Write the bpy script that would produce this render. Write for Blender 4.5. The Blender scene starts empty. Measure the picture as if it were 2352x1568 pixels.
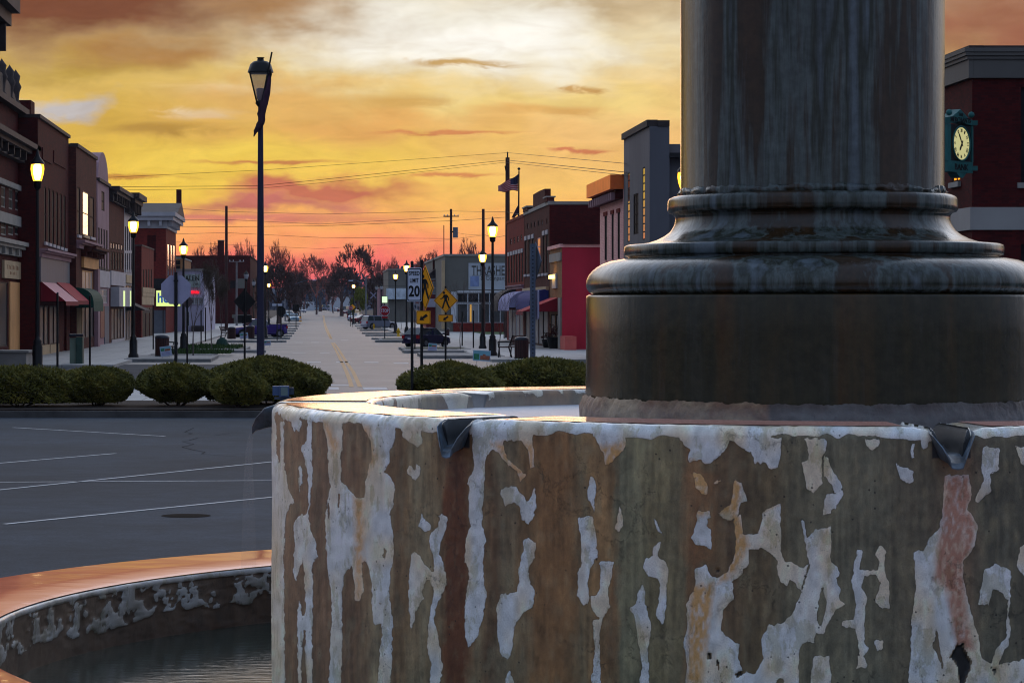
import bpy, bmesh, math, random
import numpy as np
from mathutils import Vector, Matrix
random.seed(7)
rng = np.random.default_rng(7)
SC = bpy.context.scene
COL = SC.collection
F = 5880.0          # focal length in units of the 2352-wide survey grid
EYE = 2.6           # lens height above the street
VX, VY = 722.0, 705.0
R = math.radians

def gz(y):          # street rises gently to a crest far away
    t = min(max((y - 450.0) / 400.0, 0.0), 1.0)
    return 1.5 * t * t * (3 - 2 * t)
def gy(py):         # survey row -> distance on the flat street
    return EYE * F / (py - VY)
def wx(px, y): return (px - VX) * y / F
def wz(py, y): return EYE + (VY - py) * y / F
def P(px, py, y): return Vector((wx(px, y), y, wz(py, y)))
def G(px, py): 
    y = gy(py); return Vector((wx(px, y), y, 0))
def lin(c):
    out = []
    for v in c[:3]:
        v = v / 255.0
        out.append(v / 12.92 if v <= .04045 else ((v + .055) / 1.055) ** 2.4)
    return tuple(out) + (1.0,)

# ---------------------------------------------------------------- objects
def tag(o, label=None, cat=None, group=None, kind=None):
    if label: o['label'] = label
    if cat: o['category'] = cat
    if group: o['group'] = group
    if kind: o['kind'] = kind
    return o
def thing(name, label, cat, loc=(0, 0, 0), rz=0, group=None):
    o = bpy.data.objects.new(name, None); COL.objects.link(o)
    o.empty_display_size = .2
    o.location = loc; o.rotation_euler = (0, 0, rz)
    o['label'] = label; o['category'] = cat
    if group: o['group'] = group
    return o

class MB:
    def __init__(s): s.v = []; s.f = []; s.sm = []
    def add(s, vs, fs, smooth=False):
        b = len(s.v)
        s.v.extend([tuple(v) for v in vs]); s.f.extend([tuple(i + b for i in f) for f in fs]); s.sm.extend([smooth] * len(fs))
        return s
    def box(s, x0, x1, y0, y1, z0, z1):
        return s.add([(x0,y0,z0),(x1,y0,z0),(x1,y1,z0),(x0,y1,z0),(x0,y0,z1),(x1,y0,z1),(x1,y1,z1),(x0,y1,z1)],
              [(0,3,2,1),(4,5,6,7),(0,1,5,4),(1,2,6,5),(2,3,7,6),(3,0,4,7)])
    def obox(s, O, U, V, W, u0, u1, v0, v1, w0, w1):
        c = [O + U*u + V*v + W*w for w in (w0,w1) for (u,v) in ((u0,v0),(u1,v0),(u1,v1),(u0,v1))]
        return s.add(c, [(0,3,2,1),(4,5,6,7),(0,1,5,4),(1,2,6,5),(2,3,7,6),(3,0,4,7)])
    def quad(s, a, b, c, d): return s.add([a,b,c,d], [(0,1,2,3)])
    def poly(s, pts): return s.add(pts, [tuple(range(len(pts)))])
    def tube(s, p0, p1, r0, r1=None, n=8, caps=True):
        r1 = r0 if r1 is None else r1
        p0 = Vector(p0); p1 = Vector(p1); d = (p1 - p0)
        if d.length < 1e-6: return s
        d.normalize(); a = d.orthogonal().normalized(); b = d.cross(a)
        vs = []
        for p, r in ((p0, r0), (p1, r1)):
            for i in range(n):
                t = 2*math.pi*i/n; vs.append(p + a*(r*math.cos(t)) + b*(r*math.sin(t)))
        fs = [(i, (i+1) % n, n+(i+1) % n, n+i) for i in range(n)]
        s.add(vs, fs, n > 5)
        if caps: s.add(vs[:n][::-1], [tuple(range(n))]); s.add(vs[n:], [tuple(range(n))])
        return s
    def lathe(s, prof, n=24, c=(0,0), smooth=True, cap=True):
        b = len(s.v); vs = []; fs = []
        for (r, z) in prof:
            for i in range(n):
                t = 2*math.pi*i/n; vs.append((c[0]+r*math.cos(t), c[1]+r*math.sin(t), z))
        for k in range(len(prof)-1):
            for i in range(n):
                j = (i+1) % n; fs.append((k*n+i, k*n+j, (k+1)*n+j, (k+1)*n+i))
        s.add(vs, fs, smooth)
        if cap:
            if prof[0][0] > 1e-4: s.add(vs[:n][::-1], [tuple(range(n))])
            if prof[-1][0] > 1e-4: s.add(vs[-n:], [tuple(range(n))])
        return s
    def prism(s, pts, off):     # polygon extruded by a vector
        n = len(pts); off = Vector(off); a = [Vector(p) for p in pts]; b = [p + off for p in a]
        s.add(a + b, [tuple(range(n))[::-1], tuple(range(n, 2*n))] + [(i, (i+1) % n, n+(i+1) % n, n+i) for i in range(n)])
        return s
    def path(s, pts, rad, n=6):
        for a, b in zip(pts[:-1], pts[1:]): s.tube(a, b, rad, rad, n, False)
        return s
    def build(s, name, mat, parent=None, world=False):
        me = bpy.data.meshes.new(name)
        vs = s.v
        if world and parent is not None:
            l = parent.location; vs = [(v[0]-l[0], v[1]-l[1], v[2]-l[2]) for v in vs]
        elif parent is None and vs:
            # origin at the base centre of the mesh
            a = np.array(vs); c = ((a[:,0].min()+a[:,0].max())/2, (a[:,1].min()+a[:,1].max())/2, a[:,2].min())
            vs = [tuple(v) for v in (a - np.array(c))]
        me.from_pydata(vs, [], s.f); me.validate()
        if len(me.polygons) == len(s.sm): me.polygons.foreach_set('use_smooth', s.sm)
        me.materials.append(mat)
        o = bpy.data.objects.new(name, me); COL.objects.link(o)
        if parent is not None: o.parent = parent
        elif vs: o.location = c
        return o

def solo(name, mb, mat, label, cat, group=None):
    return tag(mb.build(name, mat), label, cat, group)
def struct(name, mb, mat):
    return tag(mb.build(name, mat), kind='structure')
def kids(o): return [c for c in bpy.data.objects if c.parent == o]
def copy_tree(o, parent=None):
    c = o.copy(); COL.objects.link(c)
    if parent is not None: c.parent = parent
    for ch in kids(o): copy_tree(ch, c)
    return c
def clone(o, loc, label=None, rz=None, scale=None, group=None):
    c = copy_tree(o); c.location = loc
    if label: c['label'] = label
    if rz is not None: c.rotation_euler = (0, 0, rz)
    if scale is not None: c.scale = (scale,)*3
    if group: c['group'] = group
    return c

def text_mb(string, h, w=None, depth=.01, bold=.0):
    """lettering as extruded mesh in local XY (x right, y up), centred"""
    cu = bpy.data.curves.new('lettering', 'FONT'); cu.body = string; cu.size = 1; cu.extrude = .001; cu.offset = bold
    cu.resolution_u = 3
    o = bpy.data.objects.new('lettering', cu); COL.objects.link(o)
    dg = bpy.context.evaluated_depsgraph_get(); dg.update()
    me = bpy.data.meshes.new_from_object(o.evaluated_get(dg))
    vs = np.array([v.co[:] for v in me.vertices]); fs = [tuple(p.vertices) for p in me.polygons]
    bpy.data.objects.remove(o); bpy.data.curves.remove(cu); bpy.data.meshes.remove(me)
    mn = vs.min(0); mx = vs.max(0); vs = vs - (mn+mx)/2
    sy = h/(mx[1]-mn[1]); sx = sy if w is None else w/(mx[0]-mn[0])
    vs = vs*np.array([sx, sy, depth/.002])
    return vs, fs
def text_on(mb, string, O, U, W, N, h, w=None, depth=.01, bold=0.0):
    vs, fs = text_mb(string, h, w, depth, bold)
    mb.add([O + U*float(v[0]) + W*float(v[1]) + N*float(v[2]) for v in vs], fs)

# ---------------------------------------------------------------- materials
def nodes(name):
    m = bpy.data.materials.new(name); m.use_nodes = True
    nt = m.node_tree; b = nt.nodes['Principled BSDF']
    return m, nt, b
def N_(nt, t, **kw):
    n = nt.nodes.new(t)
    for k, v in kw.items():
        if k.startswith('i_'): n.inputs[k[2:].replace('_', ' ')].default_value = v
        else: setattr(n, k, v)
    return n
def noise(nt, scale=5, detail=4, rough=.55, vec=None, stretch=None, dist=0.0, dims='3D'):
    n = N_(nt, 'ShaderNodeTexNoise'); n.noise_dimensions = dims; n.inputs['Scale'].default_value = scale
    n.inputs['Detail'].default_value = detail; n.inputs['Roughness'].default_value = rough; n.inputs['Distortion'].default_value = dist
    if vec is None:
        tc = nt.nodes.get('TC') or N_(nt, 'ShaderNodeTexCoord', name='TC'); vec = tc.outputs['Object']
    if stretch:
        mp = N_(nt, 'ShaderNodeMapping'); mp.inputs['Scale'].default_value = stretch
        nt.links.new(vec, mp.inputs['Vector']); vec = mp.outputs[0]
    nt.links.new(vec, n.inputs['Vector'])
    return n
def ramp(nt, fac, stops, interp='LINEAR'):
    r = N_(nt, 'ShaderNodeValToRGB'); cr = r.color_ramp; cr.interpolation = interp
    c4 = lambda c: tuple(c)[:4] if len(c) == 4 else tuple(c)+(1,)
    cr.elements[1].position = stops[-1][0]; cr.elements[1].color = c4(stops[-1][1])
    cr.elements[0].position = stops[0][0]; cr.elements[0].color = c4(stops[0][1])
    for p, c in stops[1:-1]:
        e = cr.elements.new(p); e.color = c4(c)
    nt.links.new(fac, r.inputs[0]); return r
def mth(nt, op, a, b=None, c=None, clamp=False):
    n = N_(nt, 'ShaderNodeMath', operation=op); n.use_clamp = clamp
    for i, v in enumerate((a, b, c)):
        if v is None: continue
        if isinstance(v, (int, float)): n.inputs[i].default_value = v
        else: nt.links.new(v, n.inputs[i])
    return n.outputs[0]
def mixc(nt, fac, a, b, blend='MIX'):
    n = N_(nt, 'ShaderNodeMix', data_type='RGBA', blend_type=blend)
    for k, v in ((0, fac), (6, a), (7, b)):
        if isinstance(v, (int, float)): n.inputs[k].default_value = v
        elif isinstance(v, tuple): n.inputs[k].default_value = v
        else: nt.links.new(v, n.inputs[k])
    return n.outputs[2]
def bump(nt, b, h, strength=.3, dist=.01):
    n = N_(nt, 'ShaderNodeBump'); n.inputs['Strength'].default_value = strength; n.inputs['Distance'].default_value = dist
    nt.links.new(h, n.inputs['Height']); nt.links.new(n.outputs[0], b.inputs['Normal']); return n
_mc = {}
def mat(name, col, rough=.7, metal=0, var=.25, scale=2.0, spec=.22, bmp=0, stretch=None, detail=4):
    """procedural paint / stone / metal: base colour broken up by noise"""
    if name in _mc: return _mc[name]
    m, nt, b = nodes(name)
    c = col if len(col) == 4 else tuple(col)+(1,)
    n = noise(nt, scale, detail, .6, stretch=stretch)
    lo = tuple(x*(1-var) for x in c[:3])+(1,); hi = tuple(min(x*(1+var), 1) for x in c[:3])+(1,)
    r = ramp(nt, n.outputs[0], [(.3, lo), (.7, hi)])
    nt.links.new(r.outputs[0], b.inputs['Base Color'])
    b.inputs['Roughness'].default_value = rough; b.inputs['Metallic'].default_value = metal
    b.inputs['Specular IOR Level'].default_value = spec
    if bmp: bump(nt, b, n.outputs[0], bmp, .02)
    _mc[name] = m; return m
def emis(name, col, strength, trans=0.0):
    if name in _mc: return _mc[name]
    m, nt, b = nodes(name)
    e = N_(nt, 'ShaderNodeEmission'); e.inputs[0].default_value = tuple(col[:3])+(1,); e.inputs[1].default_value = strength
    out = nt.nodes['Material Output']
    if trans:
        t = N_(nt, 'ShaderNodeBsdfTransparent'); mx = N_(nt, 'ShaderNodeMixShader'); mx.inputs[0].default_value = trans
        nt.links.new(e.outputs[0], mx.inputs[1]); nt.links.new(t.outputs[0], mx.inputs[2]); nt.links.new(mx.outputs[0], out.inputs[0])
    else: nt.links.new(e.outputs[0], out.inputs[0])
    _mc[name] = m; return m
def brick(name, c1, c2, mortar, scale=1.0, rough=.85, axis='YZ', var=.35):
    """brick courses .075 m high; pattern runs on object coordinates of the wall plane"""
    if name in _mc: return _mc[name]
    m, nt, b = nodes(name)
    tc = N_(nt, 'ShaderNodeTexCoord', name='TC'); sp = N_(nt, 'ShaderNodeSeparateXYZ'); nt.links.new(tc.outputs['Object'], sp.inputs[0])
    s = mth(nt, 'ADD', sp.outputs[0], sp.outputs[1])
    cb = N_(nt, 'ShaderNodeCombineXYZ'); nt.links.new(s, cb.inputs[0]); nt.links.new(sp.outputs[2], cb.inputs[1])
    bt = N_(nt, 'ShaderNodeTexBrick'); nt.links.new(cb.outputs[0], bt.inputs['Vector'])
    bt.inputs['Color1'].default_value = lin(c1); bt.inputs['Color2'].default_value = lin(c2); bt.inputs['Mortar'].default_value = lin(mortar)
    bt.inputs['Scale'].default_value = 1/scale; bt.inputs['Mortar Size'].default_value = .012; bt.inputs['Brick Width'].default_value = .42; bt.inputs['Row Height'].default_value = .16
    n = noise(nt, .7, 6, .65, vec=tc.outputs['Object'], stretch=(1,1,.5))
    r = ramp(nt, n.outputs[0], [(.25, (1-var,)*3), (.75, (1+var*.6,)*3)])
    o = mixc(nt, 1.0, bt.outputs[0], r.outputs[0], 'MULTIPLY')
    nt.links.new(o, b.inputs['Base Color']); b.inputs['Roughness'].default_value = rough; b.inputs['Specular IOR Level'].default_value = .08
    bump(nt, b, bt.outputs[1], -.3, .01)
    _mc[name] = m; return m
# ---------------------------------------------------------------- camera
cam = bpy.data.cameras.new('camera'); co = bpy.data.objects.new('camera', cam); COL.objects.link(co)
co.location = (0, 0, EYE); co.rotation_euler = (R(90), 0, 0)
cam.sensor_width = 36; cam.lens = 36*F/2352
cam.shift_x = (1176-VX)/2352; cam.shift_y = -(784-VY)/2352
cam.clip_start = .1; cam.clip_end = 6000
cam.dof.use_dof = False; cam.dof.focus_distance = 9.5; cam.dof.aperture_fstop = 64
SC.camera = co
SC.view_settings.view_transform = 'Standard'; SC.view_settings.look = 'None'
SC.view_settings.exposure = 0; SC.view_settings.gamma = 1
SC.cycles.use_denoising = True; SC.cycles.pixel_filter_type = 'BLACKMAN_HARRIS'; SC.cycles.filter_width = 1.1
SC.cycles.max_bounces = 6; SC.cycles.diffuse_bounces = 3; SC.cycles.glossy_bounces = 3; SC.cycles.transparent_max_bounces = 12
SC.cycles.sample_clamp_indirect = 4; SC.cycles.caustics_reflective = False; SC.cycles.caustics_refractive = False
SC.render.resolution_x = 1024; SC.render.resolution_y = 682

# ---------------------------------------------------------------- sunrise sky
w = bpy.data.worlds.new('World'); SC.world = w; w.use_nodes = True
nt = w.node_tree; bg = nt.nodes['Background']
tc = N_(nt, 'ShaderNodeTexCoord', name='TC')
sp = N_(nt, 'ShaderNodeSeparateXYZ'); nt.links.new(tc.outputs['Generated'], sp.inputs[0])
yy = mth(nt, 'MAXIMUM', sp.outputs[1], .02)
# gnomonic direction coordinates around the street axis: su grows to the south, sv grows downward
su = mth(nt, 'ADD', mth(nt, 'MULTIPLY', mth(nt, 'DIVIDE', sp.outputs[0], yy), 5.88), .722)
el = mth(nt, 'MULTIPLY', mth(nt, 'DIVIDE', sp.outputs[2], yy), 5.88)
sv = mth(nt, 'SUBTRACT', .705, el)
cb = N_(nt, 'ShaderNodeCombineXYZ'); nt.links.new(su, cb.inputs[0]); nt.links.new(sv, cb.inputs[1])
C = cb.outputs[0]
# warp
n1 = noise(nt, 3.0, 4, .55, vec=C, stretch=(1.2, 2.5, 1), dims='2D')
n2 = noise(nt, 2.7, 4, .55, vec=C, stretch=(1.5, 3.2, 1), dims='2D')
n3 = noise(nt, 6.0, 5, .6, vec=C, stretch=(1.2, 4.0, 1), dist=.4, dims='2D')
wu = mth(nt, 'MULTIPLY_ADD', mth(nt, 'SUBTRACT', n1.outputs[0], .5), .5, su)
wv = mth(nt, 'MULTIPLY_ADD', mth(nt, 'SUBTRACT', n2.outputs[0], .5), .14, sv)
xu = mth(nt, 'MULTIPLY_ADD', mth(nt, 'SUBTRACT', n3.outputs[0], .5), .22, su)
xv = mth(nt, 'MULTIPLY_ADD', mth(nt, 'SUBTRACT', n3.outputs[0], .5), .030, sv)
t = mth(nt, 'DIVIDE', mth(nt, 'SUBTRACT', .705, mth(nt, 'MULTIPLY_ADD', mth(nt, 'SUBTRACT', n2.outputs[0], .5), .12, sv)), .705)
t = mth(nt, 'MAXIMUM', t, 0.0)
base = ramp(nt, t, [(0.0, lin((205,110,115))), (.08, lin((236,104,108))), (.15, lin((248,118,104))), (.21, lin((254,160,100))), (.30, lin((253,182,94))), (.40, lin((247,196,92))),
                    (.52, lin((240,196,88))), (.66, lin((232,196,108))), (.92, lin((205,175,125))), (1.0, lin((190,160,125)))])
col = base.outputs[0]
def blob(col, cu, cv, ru, rv, c, strength, warp=1.0, hard=1.0):
    U_, V_ = (xu, xv) if rv < .02 else (wu, wv)
    a = mth(nt, 'DIVIDE', mth(nt, 'SUBTRACT', U_, cu), ru)
    b = mth(nt, 'DIVIDE', mth(nt, 'SUBTRACT', V_, cv), rv)
    d = mth(nt, 'ADD', mth(nt, 'MULTIPLY', a, a), mth(nt, 'MULTIPLY', b, b))
    e = mth(nt, 'POWER', 2.718, mth(nt, 'MULTIPLY', d, -1.0))
    if hard != 1.0:
        e = mth(nt, 'MULTIPLY', mth(nt, 'SUBTRACT', e, .5-.5/hard), hard, clamp=True)
    return mixc(nt, mth(nt, 'MULTIPLY', e, strength, clamp=True), col, lin(c))
# right-hand paler orange, left yellow
col = blob(col, 1.45, .30, .5, .16, (240,185,120), .75)
col = blob(col, 0.30, .28, .5, .14, (206,165,62), .85)
col = blob(col, 0.28, .42, .5, .06, (240,200,66), .7)
col = blob(col, 0.50, .36, .35, .05, (243,208,86), .8)
col = blob(col, 1.12, .10, .62, .14, (238,218,158), .95)
col = blob(col, 1.06, .055, .50, .125, (236,230,214), .97, hard=1.25)
col = blob(col, 1.06, .100, .34, .065, (252,248,238), .95, hard=1.3)
col = blob(col, 1.30, .235, .35, .03, (238,212,128), .6)
col = blob(col, 1.42, .01, .20, .03, (176,146,100), .7)
col = blob(col, 2.35, .06, .35, .13, (150,92,70), .95)
col = blob(col, .12, .00, .62, .115, (120,70,48), .97, hard=1.3)
col = blob(col, .36, .125, .22, .035, (165,112,62), .8)
col = blob(col, .62, .02, .13, .05, (165,118,68), .8)
col = blob(col, .10, .15, .22, .03, (178,145,48), .6)
col = blob(col, .10, .232, .14, .025, (190,186,190), .9, hard=1.5)
col = blob(col, .46, .262, .09, .014, (226,208,176), .8, hard=1.5)
col = blob(col, .56, .205, .14, .012, (222,200,160), .7)
col = blob(col, .68, .225, .20, .03, (222,172,98), .8)
col = blob(col, .80, .285, .32, .045, (226,165,92), .85)
col = blob(col, .36, .295, .13, .017, (180,138,62), .9, hard=1.4)
col = blob(col, .90, .232, .12, .016, (214,168,92), .8, hard=1.4)
col = blob(col, 1.24, .252, .15, .012, (222,172,98), .85, hard=1.4)
col = blob(col, 1.34, .208, .05, .008, (198,152,88), .9, .5, 1.5)
col = blob(col, 1.05, .146, .12, .009, (196,156,92), .95, hard=1.6)
col = blob(col, .76, .440, .24, .030, (196,106,82), .95, hard=1.6)
col = blob(col, .62, .478, .26, .022, (192,100,98), .9, hard=1.4)
col = blob(col, .62, .372, .17, .005, (196,118,72), .85, hard=1.5)
col = blob(col, 1.03, .305, .17, .005, (208,128,80), .85, hard=1.5)
col = blob(col, 1.05, .404, .12, .005, (206,122,76), .8, hard=1.5)
col = blob(col, 1.32, .345, .05, .006, (206,120,80), .9, hard=1.5)
col = blob(col, .28, .405, .12, .007, (196,135,58), .9, hard=1.5)
col = blob(col, .50, .50, .4, .012, (206,108,104), .8, hard=1.2)
# fine streaky break-up
r3 = ramp(nt, n3.outputs[0], [(.3, (.96,.93,.90)), (.55, (1.06,1.06,1.06)), (.75, (1.13,1.12,1.12))])
col = mixc(nt, 1.0, col, r3.outputs[0], 'MULTIPLY')
# rest of the dome: pale glow overhead in the east, dim blue in the west
z = sp.outputs[2]; y = sp.outputs[1]
n4 = noise(nt, 1.8, 2, .6, vec=tc.outputs['Generated'], stretch=(1,1,2.5))
dome = ramp(nt, mth(nt, 'ADD', z, mth(nt, 'MULTIPLY', mth(nt, 'SUBTRACT', n4.outputs[0], .5), .25)),
            [(0.0, lin((136,142,164))), (.25, lin((152,168,196))), (.6, lin((168,190,226))), (1.0, lin((150,174,212)))]).outputs[0]
east = ramp(nt, y, [(.25, (0,0,0)), (.95, (1,1,1))], 'EASE').outputs[0]
dome = mixc(nt, east, dome, ramp(nt, z, [(.08, (1.3,1.2,1.15)), (.22, (2.3,2.3,2.4)), (.45, (1.5,1.6,1.85)), (.9, (.6,.68,.85))]).outputs[0])
mz = N_(nt, 'ShaderNodeMapRange'); mz.interpolation_type = 'SMOOTHSTEP'; nt.links.new(z, mz.inputs[0]); mz.inputs[1].default_value = .13; mz.inputs[2].default_value = .34; mz.inputs[3].default_value = 1; mz.inputs[4].default_value = 0
my = N_(nt, 'ShaderNodeMapRange'); my.interpolation_type = 'SMOOTHSTEP'; nt.links.new(y, my.inputs[0]); my.inputs[1].default_value = .55; my.inputs[2].default_value = .95
f = mth(nt, 'MULTIPLY', mz.outputs[0], my.outputs[0])
nt.links.new(col, bg.inputs[0]); bg.inputs[1].default_value = 1.0
bg2 = N_(nt, 'ShaderNodeBackground'); nt.links.new(dome, bg2.inputs[0]); bg2.inputs[1].default_value = 1.0
ms = N_(nt, 'ShaderNodeMixShader'); nt.links.new(f, ms.inputs[0]); nt.links.new(bg2.outputs[0], ms.inputs[1]); nt.links.new(bg.outputs[0], ms.inputs[2])
nt.links.new(ms.outputs[0], nt.nodes['World Output'].inputs[0])

sun = bpy.data.lights.new('sun', 'SUN'); sun.energy = .14; sun.angle = R(12); sun.color = (1, .55, .32)
so = bpy.data.objects.new('sun', sun); COL.objects.link(so)
d = Vector((.10, 1, .07)).normalized()         # low in the east, just right of the street axis
so.rotation_euler = d.to_track_quat('Z', 'Y').to_euler()
# ================================================================ the fountain
XC, YC = 1.767, 9.10            # axis
RO, RI = 1.918, 1.554           # upper basin, outer and inner edge of its rim
ZR = EYE - .3375                # rim height
SPOUTS = [R(.6 + 45*k) for k in range(8)]
fount = thing('fountain', 'round tiered fountain with flaking white paint and thick wet column in the foreground', 'fountain', (XC, YC, 0))

def cyl(phi, r, z): return (XC + r*math.sin(phi), YC - r*math.cos(phi), z)
def px_phi(px, r=RO):
    """angle round the basin of a survey column (front side)"""
    a, b = R(-101.4), R(60)
    k = (px-VX)/F
    for _ in range(50):
        m = (a+b)/2
        x = XC + r*math.sin(m) - k*(YC - r*math.cos(m))
        if x > 0: b = m
        else: a = m
    return (a+b)/2

# ---- flaked paint, traced as outlines on the wall (survey sheets A and B)
A = [
 [(158,200),(175,300),(178,420),(186,500),(196,470),(197,300),(212,300),(214,420),(212,480),(225,600),(245,650),(262,690),(240,712),(225,740),(216,900),(211,1000),(216,1200),(216,1400),(220,1600),(150,1600),(152,300)],
 [(252,280),(300,290),(296,320),(285,345),(272,338),(262,346),(255,320)],
 [(288,512),(298,520),(300,600),(292,642),(286,600)],
 [(328,280),(350,280),(345,420),(352,540),(345,620),(340,700),(330,745),(345,830),(370,900),(380,960),(350,975),(355,1100),(350,1300),(352,1600),(325,1600),(318,1400),(320,1310),(310,1310),(300,1420),(298,1600),(285,1600),(280,1350),(282,1250),(285,1170),(295,1185),(300,1240),(320,1235),(315,1100),(312,1010),(305,965),(290,1010),(272,1072),(258,1030),(265,900),(262,790),(275,765),(325,745),(332,700),(330,560),(310,470),(298,440),(305,415),(325,385)],
 [(395,280),(500,290),(495,400),(488,480),(492,600),(520,615),(560,660),(605,670),(610,590),(640,470),(635,400),(600,330),(600,290),(760,310),(755,380),(725,440),(728,500),(700,540),(735,570),(750,620),(745,700),(725,740),(740,820),(748,920),(735,1000),(722,1130),(735,1220),(745,1290),(738,1400),(730,1600),(668,1600),(680,1400),(692,1330),(690,1270),(650,1288),(642,1200),(640,1100),(630,1020),(612,980),(590,985),(598,1060),(600,1110),(580,1172),(560,1160),(555,1080),(545,990),(505,1040),(495,1150),(497,1300),(490,1600),(430,1600),(440,1400),(445,1250),(440,1120),(425,1020),(418,900),(415,780),(425,690),(440,620),(430,520),(425,400)],
 [(780,310),(880,330),(885,400),(860,420),(820,395),(790,370)],
 [(808,525),(830,515),(850,535),(862,502),(878,520),(876,560),(850,578),(820,555)],
 [(885,745),(895,775),(925,800),(920,830),(900,835),(868,800),(880,770)],
 [(985,745),(1008,770),(1000,820),(975,880),(965,930),(990,990),(1005,1080),(985,1130),(960,1180),(940,1250),(960,1330),(985,1480),(970,1600),(915,1600),(930,1490),(912,1400),(915,1290),(930,1200),(940,1110),(920,1070),(905,1065),(880,1130),(890,1160),(850,1220),(845,1290),(830,1300),(818,1190),(820,1080),(828,970),(845,920),(870,950),(900,1000),(940,1030),(945,980),(930,920),(915,880),(930,830),(960,820),(970,760)],
 [(1130,300),(1210,300),(1235,420),(1195,470),(1190,515),(1188,600),(1175,720),(1175,800),(1195,870),(1180,960),(1185,1080),(1200,1150),(1180,1250),(1150,1350),(1110,1395),(1095,1340),(1095,1200),(1100,1110),(1115,1060),(1110,1000),(1092,980),(1095,880),(1120,800),(1110,720),(1115,620),(1105,590),(1140,520),(1128,440)],
 [(1210,320),(1420,350),(1432,520),(1410,530),(1400,440),(1380,400),(1320,390),(1280,400),(1300,480),(1345,520),(1390,560),(1360,595),(1345,540),(1290,500),(1250,440),(1215,430)],
 [(1262,625),(1340,615),(1370,650),(1400,690),(1420,660),(1430,600),(1438,700),(1430,760),(1400,793),(1370,770),(1355,700),(1320,690),(1290,708)],
 [(1370,870),(1400,865),(1440,885),(1430,950),(1405,1000),(1400,1060),(1430,1120),(1432,1180),(1420,1210),(1390,1210),(1360,1250),(1330,1300),(1325,1400),(1300,1458),(1270,1430),(1250,1330),(1247,1200),(1270,1140),(1340,1130),(1355,1080),(1355,1000),(1380,930)],
 [(1705,560),(1730,590),(1728,640),(1720,740),(1710,700),(1690,680),(1688,640)],
 [(1642,765),(1715,755),(1728,850),(1740,950),(1700,1010),(1690,1080),(1695,1190),(1665,1185),(1640,1140),(1645,1060),(1640,1040),(1660,980),(1655,850)],
 [(1290,1540),(1310,1510),(1330,1560),(1330,1600),(1280,1600)],
]
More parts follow.
